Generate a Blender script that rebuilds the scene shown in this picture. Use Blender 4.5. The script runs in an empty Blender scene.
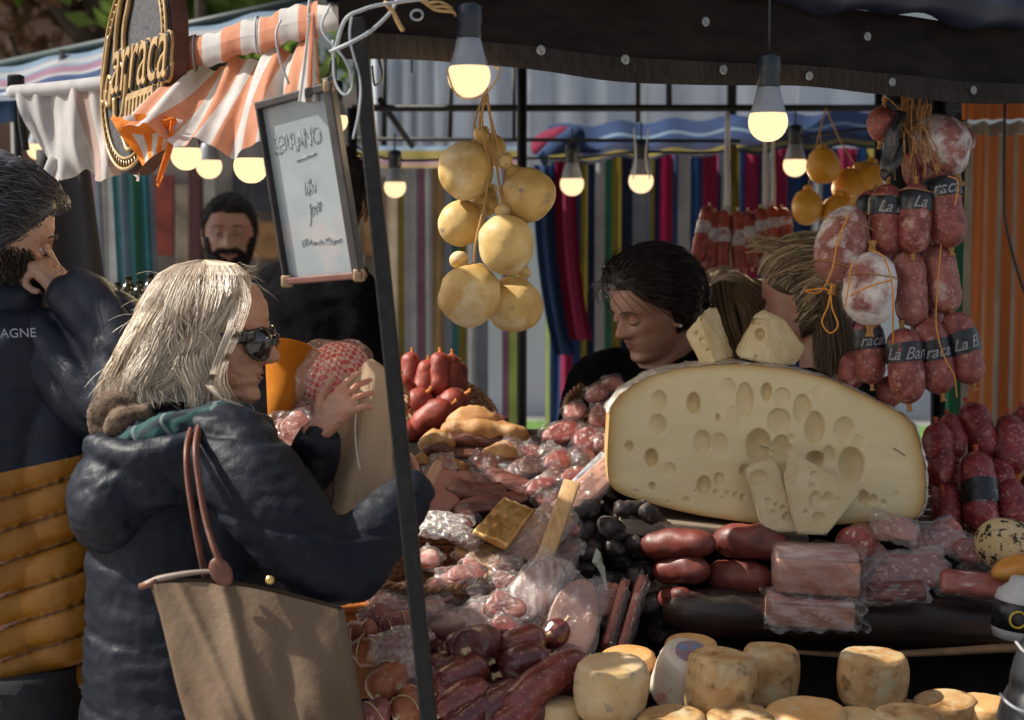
import bpy, bmesh, math, random
import numpy as np
from mathutils import Vector, Matrix, Euler
random.seed(7); np.random.seed(7)
SC = bpy.context.scene
COL = SC.collection
PI = math.pi
# ---------------------------------------------------------------- camera maths
LENS = 58.0
F = LENS / 36.0 * 1024
PITCH = math.atan(120 / F)
CAMZ = 1.6
def P(px, py, d):
    x = (px - 512) / F * d
    y = -(py - 360) / F * d
    return np.array([x, d * math.cos(PITCH) + y * math.sin(PITCH), CAMZ + y * math.cos(PITCH) - d * math.sin(PITCH)])
def S(px, d): return px * d / F
def W(*a): return np.array(a, float)
def nrm(v):
    v = np.asarray(v, float); l = np.linalg.norm(v)
    return v / l if l > 1e-9 else v
# ---------------------------------------------------------------- numpy value noise
def _h(ix, iy, iz, seed):
    n = (ix * 374761393 + iy * 668265263 + iz * 2147483647 + seed * 144665) & 0xFFFFFFFF
    n = ((n ^ (n >> 13)) * 1274126177) & 0xFFFFFFFF
    n = (n ^ (n >> 16)) & 0xFFFF
    return n / 32767.5 - 1.0
def vnoise(p, scale=10.0, seed=0, oct=2):
    p = np.atleast_2d(p) * scale
    out = np.zeros(len(p)); a = 1.0
    for o in range(oct):
        i = np.floor(p).astype(np.int64); f = p - i; f = f * f * (3 - 2 * f)
        r = 0
        for dx in (0, 1):
            for dy in (0, 1):
                for dz in (0, 1):
                    w = (f[:, 0] if dx else 1 - f[:, 0]) * (f[:, 1] if dy else 1 - f[:, 1]) * (f[:, 2] if dz else 1 - f[:, 2])
                    r = r + w * _h(i[:, 0] + dx, i[:, 1] + dy, i[:, 2] + dz, seed + o * 17)
        out += r * a; a *= 0.5; p = p * 2.03
    return out
# ---------------------------------------------------------------- geometry: each returns (verts, faces)
def frame_of(t, up=None):
    t = nrm(t); u = np.array([0, 0, 1.0]) if up is None else np.asarray(up, float)
    if abs(np.dot(t, nrm(u))) > 0.97: u = np.array([1.0, 0, 0])
    a = nrm(np.cross(u, t)); b = np.cross(t, a)
    return a, b
def catmull(pts, n):
    pts = [np.asarray(p, float) for p in pts]
    if len(pts) == 2:
        return [pts[0] + (pts[1] - pts[0]) * i / n for i in range(n + 1)]
    q = [2 * pts[0] - pts[1]] + pts + [2 * pts[-1] - pts[-2]]
    out = []
    for k in range(1, len(q) - 2):
        for i in range(n):
            t = i / n; p0, p1, p2, p3 = q[k - 1], q[k], q[k + 1], q[k + 2]
            out.append(0.5 * ((2 * p1) + (-p0 + p2) * t + (2 * p0 - 5 * p1 + 4 * p2 - p3) * t * t + (-p0 + 3 * p1 - 3 * p2 + p3) * t ** 3))
    out.append(pts[-1]); return out
def rings_to_mesh(rings, closed=True, caps=True):
    n = len(rings[0]); v = np.concatenate(rings); f = []
    m = n if closed else n - 1
    for i in range(len(rings) - 1):
        for j in range(m):
            k = (j + 1) % n
            f.append((i * n + j, i * n + k, (i + 1) * n + k, (i + 1) * n + j))
    if caps and closed:
        c0 = len(v); v = np.vstack([v, rings[0].mean(0)[None], rings[-1].mean(0)[None]])
        L = (len(rings) - 1) * n
        for j in range(n):
            k = (j + 1) % n
            f.append((c0, k, j)); f.append((c0 + 1, L + j, L + k))
    return v, f
def tube(pts, rad, n=10, seg=6, sq=(1, 1), up=None, caps=True, roundend=False):
    """tube through pts (spline), radii interpolated; sq = squash of the two cross axes"""
    P_ = catmull(pts, seg if len(pts) > 2 else max(2, seg))
    m = len(P_)
    r = np.interp(np.linspace(0, 1, m), np.linspace(0, 1, len(rad)), rad) if hasattr(rad, '__len__') else np.full(m, rad)
    rings = []; pa = None
    ang = np.linspace(0, 2 * PI, n, endpoint=False)
    P_ = [np.asarray(p) for p in P_]
    if roundend:
        t0 = nrm(P_[0] - P_[1]); t1 = nrm(P_[-1] - P_[-2]); r0, r1 = r[0], r[-1]
        pre = []; prr = []
        for a in (82, 60, 40, 20):
            pre.append(P_[0] + t0 * r0 * math.sin(math.radians(a))); prr.append(r0 * math.cos(math.radians(a)))
        post = []; por = []
        for a in (20, 40, 60, 82):
            post.append(P_[-1] + t1 * r1 * math.sin(math.radians(a))); por.append(r1 * math.cos(math.radians(a)))
        P_ = pre + P_ + post; r = np.array(prr + list(r) + por); m = len(P_)
    for i in range(m):
        t = P_[min(i + 1, m - 1)] - P_[max(i - 1, 0)]
        if pa is None: a, b = frame_of(t, up)
        else:
            t = nrm(t); a = nrm(pa - np.dot(pa, t) * t); b = np.cross(t, a)
        pa = a
        rings.append(P_[i] + r[i] * (np.outer(np.cos(ang) * sq[0], a) + np.outer(np.sin(ang) * sq[1], b)))
    return rings_to_mesh(rings, True, caps)
def lathe(prof, o, axis, n=24, up=None, sq=(1, 1), lump=0, seed=0, lscale=20):
    """prof: list of (radius, dist along axis)"""
    a, b = frame_of(axis, up); t = nrm(axis); o = np.asarray(o, float)
    ang = np.linspace(0, 2 * PI, n, endpoint=False); rings = []
    for r, h in prof:
        rings.append(o + t * h + r * (np.outer(np.cos(ang) * sq[0], a) + np.outer(np.sin(ang) * sq[1], b)))
    v, f = rings_to_mesh(rings)
    if lump:
        c = v.mean(0); d = v - c
        v = v + d / (np.linalg.norm(d, axis=1)[:, None] + 1e-9) * (vnoise(v + seed * 3.1, lscale, seed)[:, None] * lump)
    return v, f
def ell(c, r, rot=None, n=20, m=12, lump=0, seed=0, lscale=20):
    if not hasattr(r, '__len__'): r = (r, r, r)
    rings = []; ang = np.linspace(0, 2 * PI, n, endpoint=False)
    for i in range(m + 1):
        th = PI * (0.02 + 0.96 * i / m)
        rings.append(np.stack([np.sin(th) * np.cos(ang) * r[0], np.sin(th) * np.sin(ang) * r[1], np.full(n, -np.cos(th) * r[2])], 1))
    v, f = rings_to_mesh(rings)
    if lump: v = v * (1 + vnoise(v + seed * 3.3, lscale, seed)[:, None] * lump)
    if rot is not None: v = v @ np.array(Euler(rot).to_matrix()).T
    return v + np.asarray(c, float), f
def box(c, s, rot=None, bev=0.0):
    x, y, z = np.array(s) / 2.0
    b = min(bev, x * .9, y * .9, z * .9)
    if b <= 0:
        v = np.array([[i, j, k] for i in (-x, x) for j in (-y, y) for k in (-z, z)])
        f = [(0, 1, 3, 2), (4, 6, 7, 5), (0, 4, 5, 1), (2, 3, 7, 6), (0, 2, 6, 4), (1, 5, 7, 3)]
    else:
        bm = bmesh.new(); bmesh.ops.create_cube(bm, size=1)
        bmesh.ops.scale(bm, vec=(2 * x, 2 * y, 2 * z), verts=bm.verts)
        bmesh.ops.bevel(bm, geom=list(bm.edges), offset=b, segments=2, affect='EDGES', profile=.5)
        bm.verts.ensure_lookup_table(); v = np.array([q.co[:] for q in bm.verts]); f = [tuple(w.index for w in q.verts) for q in bm.faces]; bm.free()
    if rot is not None: v = v @ np.array(Euler(rot).to_matrix()).T
    return v + np.asarray(c, float), f
def obox(a, b, w, h, up=None, bev=0):
    """box beam from a to b with section w x h"""
    a = np.asarray(a, float); b = np.asarray(b, float); t = b - a; L = np.linalg.norm(t)
    x, y = frame_of(t, up); v, f = box((0, 0, 0), (w, h, L), None, bev)
    return (a + b) / 2 + np.outer(v[:, 0], x) + np.outer(v[:, 1], y) + np.outer(v[:, 2], nrm(t)), f
def grid(fn, nu, nv):
    """fn(u,v)->xyz, u,v in 0..1"""
    v = np.array([fn(i / nu, j / nv) for j in range(nv + 1) for i in range(nu + 1)], float)
    f = [(j * (nu + 1) + i, j * (nu + 1) + i + 1, (j + 1) * (nu + 1) + i + 1, (j + 1) * (nu + 1) + i) for j in range(nv) for i in range(nu)]
    return v, f
def quad(a, b, c, d, nu=1, nv=1, fn=None):
    a, b, c, d = [np.asarray(q, float) for q in (a, b, c, d)]
    n = nrm(np.cross(b - a, d - a))
    def g(u, v):
        p = a * (1 - u) * (1 - v) + b * u * (1 - v) + c * u * v + d * (1 - u) * v
        return p + n * fn(u, v) if fn else p
    return grid(g, nu, nv)
def slab(a, b, c, d, th, nu=1, nv=1, fn=None):
    """thick quad (thickness th backwards along normal)"""
    v, f = quad(a, b, c, d, nu, nv, fn); n = len(v)
    nn = nrm(np.cross(np.asarray(b, float) - a, np.asarray(d, float) - a))
    v2 = v - nn * th
    f2 = [tuple(n + k for k in q[::-1]) for q in f]
    e = []
    for i in range(nu): e.append((i + 1, i, n + i, n + i + 1)); o = nv * (nu + 1); e.append((o + i, o + i + 1, n + o + i + 1, n + o + i))
    for j in range(nv):
        p, q = j * (nu + 1), (j + 1) * (nu + 1); e.append((p, q, n + q, n + p)); p += nu; q += nu; e.append((q, p, n + p, n + q))
    return np.vstack([v, v2]), f + f2 + e
def prism(pts, n, th):
    """pts: planar outline (3D, ordered), extruded by th along n"""
    pts = np.array(pts, float); k = len(pts); n = nrm(n) * th
    v = np.vstack([pts, pts + n])
    f = [tuple(range(k))[::-1], tuple(range(k, 2 * k))] + [(i, (i + 1) % k, k + (i + 1) % k, k + i) for i in range(k)]
    return v, f
def xf(g, M=None, loc=(0, 0, 0), s=1.0):
    v, f = g; v = v * s
    if M is not None: v = v @ np.array(M).T
    return v + np.asarray(loc, float), f
def join(gs):
    V = []; Fc = []; o = 0
    for v, f in gs:
        V.append(v); Fc += [tuple(o + k for k in q) for q in f]; o += len(v)
    return np.vstack(V), Fc
# ---------------------------------------------------------------- objects
def mk_mesh(name, geos, mis=None):
    V = []; Fc = []; MI = []; o = 0
    for i, (v, f) in enumerate(geos):
        V.append(v); Fc += [tuple(int(o + k) for k in q) for q in f]; MI += [(mis[i] if mis else 0)] * len(f) if not (mis and hasattr(mis[i], '__len__')) else list(mis[i]); o += len(v)
    me = bpy.data.meshes.new(name); me.from_pydata(np.vstack(V).tolist(), [], Fc); me.update()
    me.polygons.foreach_set('material_index', MI)
    return me
def recalc(me):
    bm = bmesh.new(); bm.from_mesh(me); bmesh.ops.recalc_face_normals(bm, faces=bm.faces); bm.to_mesh(me); bm.free()
def remesh(me, voxel, smooth=2):
    o = bpy.data.objects.new('tmp', me); COL.objects.link(o)
    m = o.modifiers.new('r', 'REMESH'); m.mode = 'VOXEL'; m.voxel_size = voxel; m.use_smooth_shade = True
    if smooth:
        s = o.modifiers.new('s', 'SMOOTH'); s.factor = .5; s.iterations = smooth
    dg = bpy.context.evaluated_depsgraph_get(); dg.update()
    out = bpy.data.meshes.new_from_object(o.evaluated_get(dg))
    bpy.data.objects.remove(o); bpy.data.meshes.remove(me); return out
def obj(name, geos, mats, parent=None, mis=None, smooth=True, fix=True, rm=None, rsm=2, disp=None, mfn=None, loc=None, angle=None, snap=None):
    """geos: list of (v,f) in WORLD space (or one)"""
    if isinstance(geos, tuple): geos = [geos]
    if not isinstance(mats, (list, tuple)): mats = [mats]
    me = mk_mesh(name, geos, mis)
    if fix: recalc(me)
    if rm: me = remesh(me, rm, rsm)
    me.name = name
    n = len(me.vertices); co = np.empty(n * 3); me.vertices.foreach_get('co', co); co = co.reshape(-1, 3)
    if disp:
        no = np.empty(n * 3); me.vertex_normals.foreach_get('vector', no); no = no.reshape(-1, 3)
        co = co + no * np.asarray(disp(co, no))[:, None]
    if snap:
        co = snap(co)
        me.vertices.foreach_set('co', co.ravel()); me.update()
    while rm and len(me.materials): me.materials.pop()
    for m in mats: me.materials.append(m)
    if mfn:
        k = len(me.polygons); c = np.empty(k * 3); me.polygons.foreach_get('center', c); c = c.reshape(-1, 3)
        if disp or True:
            pass
        me.polygons.foreach_set('material_index', np.asarray(mfn(c)).astype(np.int32))
    if parent is not None:
        p = parent; L = np.zeros(3)
        while p is not None: L += np.array(p.location[:]); p = p.parent
        base = L
    elif loc is not None: base = np.asarray(loc, float)
    else: base = np.array([(co[:, 0].min() + co[:, 0].max()) / 2, (co[:, 1].min() + co[:, 1].max()) / 2, co[:, 2].min()])
    me.vertices.foreach_set('co', (co - base).ravel())
    me.polygons.foreach_set('use_smooth', [bool(smooth)] * len(me.polygons)); me.update()
    if angle and smooth:
        try: me.set_sharp_from_angle(angle=math.radians(angle))
        except Exception: pass
    o = bpy.data.objects.new(name, me); COL.objects.link(o)
    if parent is not None: o.parent = parent
    else: o.location = base
    return o
def thing(name, label, cat, loc, group=None):
    o = bpy.data.objects.new(name, None); o.empty_display_size = .05; COL.objects.link(o)
    o.location = [float(q) for q in loc]; o['label'] = label; o['category'] = cat
    if group: o['group'] = group
    return o
def tag(o, label, cat, group=None, kind=None):
    o['label'] = label; o['category'] = cat
    if group: o['group'] = group
    if kind: o['kind'] = kind
    return o
def struct(o):
    o['kind'] = 'structure'; return o
def text_geo(body, size, extrude=0.001, bevel=0, shear=0.0, o=(0, 0, 0), ux=(1, 0, 0), uy=(0, 0, 1), align='CENTER', xscale=1.0, bold=0.0):
    cu = bpy.data.curves.new('t', 'FONT'); cu.body = body; cu.size = size; cu.extrude = extrude; cu.bevel_depth = bevel
    cu.shear = shear; cu.align_x = align; cu.align_y = 'CENTER'; cu.offset = bold; cu.resolution_u = 4
    ob = bpy.data.objects.new('t', cu); COL.objects.link(ob)
    dg = bpy.context.evaluated_depsgraph_get(); dg.update()
    me = bpy.data.meshes.new_from_object(ob.evaluated_get(dg))
    v = np.array([q.co[:] for q in me.vertices]); f = [tuple(p.vertices) for p in me.polygons]
    bpy.data.objects.remove(ob); bpy.data.meshes.remove(me)
    ux = nrm(ux); uy = nrm(uy); n = np.cross(ux, uy)
    return np.asarray(o, float) + np.outer(v[:, 0] * xscale, ux) + np.outer(v[:, 1], uy) + np.outer(v[:, 2], n), f
EXPOSURE = 0.55
SUN_FROM = (-math.sin(math.radians(84)) * math.cos(math.radians(45)), math.cos(math.radians(84)) * math.cos(math.radians(45)), math.sin(math.radians(45)))
SUN = 5.0
SKY = .108
BULB = 1.0
BULBW = .8
# ---------------------------------------------------------------- materials
def _ramp(nt, stops, interp='LINEAR'):
    r = nt.nodes.new('ShaderNodeValToRGB'); r.color_ramp.interpolation = interp
    el = r.color_ramp.elements
    while len(el) > 1: el.remove(el[-1])
    el[0].position = stops[0][0]; el[0].color = (*stops[0][1], 1)
    for p, c in stops[1:]:
        e = el.new(p); e.color = (*c, 1)
    return r
def _noise(nt, vec, scale, det=4, rough=.55, dist=0):
    n = nt.nodes.new('ShaderNodeTexNoise'); n.inputs['Scale'].default_value = scale; n.inputs['Detail'].default_value = det
    n.inputs['Roughness'].default_value = rough; n.inputs['Distortion'].default_value = dist
    nt.links.new(vec, n.inputs['Vector']); return n.outputs['Fac']
def _mix(nt, fac, a, b, mode='MIX'):
    m = nt.nodes.new('ShaderNodeMix'); m.data_type = 'RGBA'; m.blend_type = mode
    for s, x in (('Factor', fac), ('A', a), ('B', b)):
        sock = [i for i in m.inputs if i.name == s and (i.type == 'RGBA' if s != 'Factor' else i.type == 'VALUE')][0]
        if isinstance(x, (int, float)): sock.default_value = x
        elif isinstance(x, tuple): sock.default_value = (*x, 1)
        else: nt.links.new(x, sock)
    return [o for o in m.outputs if o.type == 'RGBA'][0]
MATS = {}
def M(name, c1, c2=None, scale=25, rough=.5, bump=0.0, bscale=80, spots=None, spec=.5, sheen=0, coat=0, sss=0, stretch=None,
      trans=0, metal=0, hairv=None, det=4, contrast=(.35, .65), vor=None, coatr=.15, bdist=.002, spots2=None):
    if name in MATS: return MATS[name]
    m = bpy.data.materials.new(name); m.use_nodes = True; nt = m.node_tree; nt.nodes.clear(); L = nt.links.new
    out = nt.nodes.new('ShaderNodeOutputMaterial'); b = nt.nodes.new('ShaderNodeBsdfPrincipled')
    tc = nt.nodes.new('ShaderNodeTexCoord'); oi = nt.nodes.new('ShaderNodeObjectInfo')
    va = nt.nodes.new('ShaderNodeVectorMath'); va.operation = 'ADD'
    mu = nt.nodes.new('ShaderNodeMath'); mu.operation = 'MULTIPLY'; mu.inputs[1].default_value = 17.3; L(oi.outputs['Random'], mu.inputs[0])
    L(tc.outputs['Object'], va.inputs[0]); L(mu.outputs[0], va.inputs[1]); vec = va.outputs[0]
    if stretch:
        mp = nt.nodes.new('ShaderNodeMapping'); mp.inputs['Scale'].default_value = stretch; L(vec, mp.inputs['Vector']); vec = mp.outputs[0]
    if c2 is not None:
        n = _noise(nt, vec, scale, det); r = _ramp(nt, [(contrast[0], c1), (contrast[1], c2)]); L(n, r.inputs[0]); col = r.outputs[0]
    else:
        rg = nt.nodes.new('ShaderNodeRGB'); rg.outputs[0].default_value = (*c1, 1); col = rg.outputs[0]
    for sp, off in ((spots, 0), (spots2, 1)):
        if sp:      # (colour, scale, lo, hi)
            n = _noise(nt, vec, sp[1], 5 if off == 0 else 3, .6); r = _ramp(nt, [(sp[2], (0, 0, 0)), (sp[3], (1, 1, 1))]); L(n, r.inputs[0]); col = _mix(nt, r.outputs[0], col, sp[0])
    if vor:        # fat flecks
        v = nt.nodes.new('ShaderNodeTexVoronoi'); v.inputs['Scale'].default_value = vor[1]; L(vec, v.inputs['Vector'])
        dn = _noise(nt, vec, vor[1] * 1.7, 3); ad = nt.nodes.new('ShaderNodeMath'); ad.operation = 'MULTIPLY_ADD'; ad.inputs[1].default_value = .9; L(dn, ad.inputs[0]); L(v.outputs['Distance'], ad.inputs[2])
        r = _ramp(nt, [(vor[2], (1, 1, 1)), (vor[3], (0, 0, 0))]); L(ad.outputs[0], r.inputs[0]); col = _mix(nt, r.outputs[0], col, vor[0])
    if hairv:
        g = nt.nodes.new('ShaderNodeNewGeometry'); r = _ramp(nt, [(i / (len(hairv) - 1), c) for i, c in enumerate(hairv)]); L(g.outputs['Random Per Island'], r.inputs[0]); col = r.outputs[0]
    L(col, b.inputs['Base Color'])
    b.inputs['Roughness'].default_value = rough; b.inputs['Specular IOR Level'].default_value = spec; b.inputs['Metallic'].default_value = metal
    if sheen: b.inputs['Sheen Weight'].default_value = sheen; b.inputs['Sheen Roughness'].default_value = .5
    if coat: b.inputs['Coat Weight'].default_value = coat; b.inputs['Coat Roughness'].default_value = coatr
    if sss: b.inputs['Subsurface Weight'].default_value = sss; b.inputs['Subsurface Radius'].default_value = (1, .4, .2); b.inputs['Subsurface Scale'].default_value = .008
    if bump:
        bn = _noise(nt, vec, bscale, 5, .6); bp = nt.nodes.new('ShaderNodeBump'); bp.inputs['Strength'].default_value = bump; bp.inputs['Distance'].default_value = bdist
        L(bn, bp.inputs['Height']); L(bp.outputs[0], b.inputs['Normal'])
        if coat: L(bp.outputs[0], b.inputs['Coat Normal'])
    if trans:
        t = nt.nodes.new('ShaderNodeBsdfTranslucent'); L(col, t.inputs['Color']); x = nt.nodes.new('ShaderNodeMixShader'); x.inputs[0].default_value = trans
        L(b.outputs[0], x.inputs[1]); L(t.outputs[0], x.inputs[2]); L(x.outputs[0], out.inputs[0])
    else: L(b.outputs[0], out.inputs[0])
    MATS[name] = m; return m
def emis(name, c, s):
    m = bpy.data.materials.new(name); m.use_nodes = True; nt = m.node_tree; nt.nodes.clear()
    out = nt.nodes.new('ShaderNodeOutputMaterial'); e = nt.nodes.new('ShaderNodeEmission'); e.inputs[0].default_value = (*c, 1); e.inputs[1].default_value = s
    nt.links.new(e.outputs[0], out.inputs[0]); return m
def film(name='clear_film', tint=(.93, .94, .97), amt=.05, bump=.9, milky=.035):
    m = bpy.data.materials.new(name); m.use_nodes = True; nt = m.node_tree; nt.nodes.clear(); L = nt.links.new
    out = nt.nodes.new('ShaderNodeOutputMaterial'); tr = nt.nodes.new('ShaderNodeBsdfTransparent'); tr.inputs[0].default_value = (*tint, 1)
    g = nt.nodes.new('ShaderNodeBsdfGlossy'); g.inputs['Roughness'].default_value = .09; g.inputs['Color'].default_value = (1, .96, .92, 1)
    df = nt.nodes.new('ShaderNodeBsdfDiffuse'); df.inputs['Color'].default_value = (.8, .77, .75, 1)
    tc = nt.nodes.new('ShaderNodeTexCoord'); n = _noise(nt, tc.outputs['Object'], 30, 3, .55, 2.2)
    bp = nt.nodes.new('ShaderNodeBump'); bp.inputs['Strength'].default_value = bump; bp.inputs['Distance'].default_value = .012; L(n, bp.inputs['Height']); L(bp.outputs[0], g.inputs['Normal'])
    lw = nt.nodes.new('ShaderNodeLayerWeight'); lw.inputs['Blend'].default_value = .35; L(bp.outputs[0], lw.inputs['Normal'])
    ad = nt.nodes.new('ShaderNodeMath'); ad.operation = 'MULTIPLY_ADD'; ad.inputs[1].default_value = .38; ad.inputs[2].default_value = amt; L(lw.outputs['Fresnel'], ad.inputs[0])
    x = nt.nodes.new('ShaderNodeMixShader'); x.inputs[0].default_value = milky; L(tr.outputs[0], x.inputs[1]); L(df.outputs[0], x.inputs[2])
    y = nt.nodes.new('ShaderNodeMixShader'); L(ad.outputs[0], y.inputs[0]); L(x.outputs[0], y.inputs[1]); L(g.outputs[0], y.inputs[2]); L(y.outputs[0], out.inputs[0])
    return m
def plaid(name):
    m = bpy.data.materials.new(name); m.use_nodes = True; nt = m.node_tree; nt.nodes.clear(); L = nt.links.new
    out = nt.nodes.new('ShaderNodeOutputMaterial'); b = nt.nodes.new('ShaderNodeBsdfPrincipled'); b.inputs['Roughness'].default_value = .9
    tc = nt.nodes.new('ShaderNodeTexCoord'); mp = nt.nodes.new('ShaderNodeMapping'); mp.inputs['Rotation'].default_value = (.3, .5, .6); L(tc.outputs['Object'], mp.inputs[0])
    sx = nt.nodes.new('ShaderNodeSeparateXYZ'); L(mp.outputs[0], sx.inputs[0])
    def band(o, fr, th):
        a = nt.nodes.new('ShaderNodeMath'); a.operation = 'MULTIPLY'; a.inputs[1].default_value = fr; L(o, a.inputs[0])
        c = nt.nodes.new('ShaderNodeMath'); c.operation = 'SINE'; L(a.outputs[0], c.inputs[0])
        g = nt.nodes.new('ShaderNodeMath'); g.operation = 'GREATER_THAN'; g.inputs[1].default_value = th; L(c.outputs[0], g.inputs[0]); return g.outputs[0]
    c = _mix(nt, band(sx.outputs[0], 260, .1), (.005, .03, .032), (.007, .012, .024)); c = _mix(nt, band(sx.outputs[2], 260, .1), c, (.009, .055, .05))
    c = _mix(nt, band(sx.outputs[0], 130, .97), c, (.12, .15, .15)); L(c, b.inputs['Base Color']); L(b.outputs[0], out.inputs[0]); return m
def checker(name, a, c, fr=520):
    m = bpy.data.materials.new(name); m.use_nodes = True; nt = m.node_tree; L = nt.links.new; b = nt.nodes['Principled BSDF']; b.inputs['Roughness'].default_value = .7
    tc = nt.nodes.new('ShaderNodeTexCoord'); mp = nt.nodes.new('ShaderNodeMapping'); mp.inputs['Rotation'].default_value = (.4, .3, .7); k = nt.nodes.new('ShaderNodeTexChecker'); k.inputs['Scale'].default_value = fr
    k.inputs['Color1'].default_value = (*a, 1); k.inputs['Color2'].default_value = (*c, 1); L(tc.outputs['Object'], mp.inputs[0]); L(mp.outputs[0], k.inputs[0]); L(k.outputs[0], b.inputs['Base Color']); return m

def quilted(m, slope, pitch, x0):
    # quilt seams: shade of the grooves painted into the colour as dark lines
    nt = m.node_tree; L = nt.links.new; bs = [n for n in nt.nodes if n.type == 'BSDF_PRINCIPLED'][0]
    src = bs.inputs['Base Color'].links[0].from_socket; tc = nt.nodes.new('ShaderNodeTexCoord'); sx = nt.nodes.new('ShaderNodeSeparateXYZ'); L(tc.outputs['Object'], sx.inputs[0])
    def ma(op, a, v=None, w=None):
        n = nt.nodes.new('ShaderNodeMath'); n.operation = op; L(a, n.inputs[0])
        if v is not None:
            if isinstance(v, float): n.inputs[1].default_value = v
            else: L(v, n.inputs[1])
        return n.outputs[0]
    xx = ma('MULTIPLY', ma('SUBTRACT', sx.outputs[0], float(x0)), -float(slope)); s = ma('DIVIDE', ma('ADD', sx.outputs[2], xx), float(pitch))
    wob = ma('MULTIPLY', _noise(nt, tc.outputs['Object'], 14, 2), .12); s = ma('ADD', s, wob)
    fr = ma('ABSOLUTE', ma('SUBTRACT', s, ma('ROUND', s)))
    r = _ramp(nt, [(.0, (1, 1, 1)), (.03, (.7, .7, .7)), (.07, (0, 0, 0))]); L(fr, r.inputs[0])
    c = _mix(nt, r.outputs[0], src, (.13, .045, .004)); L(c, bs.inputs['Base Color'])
# ---------------------------------------------------------------- camera, light, world
cam_d = bpy.data.cameras.new('camera'); cam = bpy.data.objects.new('camera', cam_d); COL.objects.link(cam); SC.camera = cam
cam.location = (0, 0, CAMZ); cam.rotation_euler = (PI / 2 - PITCH, 0, 0)
cam_d.lens = LENS; cam_d.sensor_width = 36; cam_d.clip_start = .05; cam_d.clip_end = 300
cam_d.dof.use_dof = True; cam_d.dof.focus_distance = 2.85; cam_d.dof.aperture_fstop = 4.4
SC.view_settings.view_transform = 'Standard'; SC.view_settings.look = 'None'; SC.view_settings.exposure = EXPOSURE; SC.view_settings.gamma = 1
SUNDIR = nrm(SUN_FROM)           # towards the sun
wd = bpy.data.worlds.new('World'); SC.world = wd; wd.use_nodes = True; nt = wd.node_tree
sky = nt.nodes.new('ShaderNodeTexSky'); sky.sky_type = 'NISHITA'; sky.sun_disc = False
sky.sun_elevation = math.asin(SUNDIR[2]); sky.sun_rotation = math.atan2(SUNDIR[0], SUNDIR[1]); sky.dust_density = 2.5
hs_n = nt.nodes.new('ShaderNodeHueSaturation'); hs_n.inputs['Saturation'].default_value = .5; nt.links.new(sky.outputs[0], hs_n.inputs['Color']); nt.links.new(hs_n.outputs[0], nt.nodes['Background'].inputs[0]); nt.nodes['Background'].inputs[1].default_value = SKY
sl = bpy.data.lights.new('sun', 'SUN'); sl.energy = SUN; sl.angle = math.radians(.6); sl.color = (1, .93, .82)
so = bpy.data.objects.new('sun', sl); COL.objects.link(so); so.rotation_euler = Vector(SUNDIR).to_track_quat('Z', 'Y').to_euler(); so.location = (-4, 3, 6)
SC.cycles.max_bounces = 8; SC.cycles.transparent_max_bounces = 14

# ---------------------------------------------------------------- shared materials
black_metal = M('black_painted_steel', (.006, .006, .006), (.014, .013, .012), 60, .5, .25, 120, spec=.25)
cord_black = M('black_cable', (.012, .012, .012), None, rough=.5)
cord_grey = M('grey_wire', (.32, .34, .37), None, rough=.45)
twine = M('jute_twine', (.35, .2, .07), (.5, .32, .13), 300, .9, .4, 500)
twine_or = M('orange_twine', (.5, .17, .02), (.65, .3, .05), 300, .8, .4, 500)
wood_dark = M('dark_wood', (.03, .017, .01), (.09, .05, .03), 14, .7, .5, 60, stretch=(1, 6, 6))
wood_tan = M('tan_wood', (.42, .25, .11), (.6, .4, .2), 20, .6, .3, 90, stretch=(8, 2, 2))
FILM = film()
FILM2 = film('cloudy_film', (.95, .93, .93), .10, 1.0, .09)
FILM3 = film('thin_film', (.98, .98, .97), .015, .6, .01)
def fab(name, c, tr=.3): return M('cloth_' + name, tuple(q * (.8 if name == 'o' else .58) for q in c), tuple(q * .82 for q in c), 9, .9, .6, 120, trans=tr)
# ---------------------------------------------------------------- ground and street
g = obj('ground', quad((-60, -20, 0), (60, -20, 0), (60, 120, 0), (-60, 120, 0)), M('paving', (.22, .21, .2), (.33, .31, .29), 3, .9, .4, 40), loc=(0, 0, 0)); struct(g)
g = obj('road', quad((-50, 8.2, .004), (50, 8.2, .004), (50, 10.5, .004), (-50, 10.5, .004)), M('asphalt', (.045, .045, .047), (.07, .07, .07), 8, .9, .5, 200), loc=(0, 8, .004)); struct(g)
g = obj('kerb', box((0, 8.13, .06), (100, .14, .12), None, .01), M('kerb_stone', (.4, .39, .37), (.5, .48, .45), 9, .9)); struct(g)
g = obj('grass_verge', quad((-50, 10.6, .03), (50, 10.6, .03), (50, 13.5, .1), (-50, 13.5, .1), 60, 8, lambda u, v: .03 * math.sin(u * 90) * math.sin(v * 20)), M('lawn', (.05, .12, .02), (.1, .2, .03), 12, .95, .8, 120)); g['kind'] = 'structure'
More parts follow.
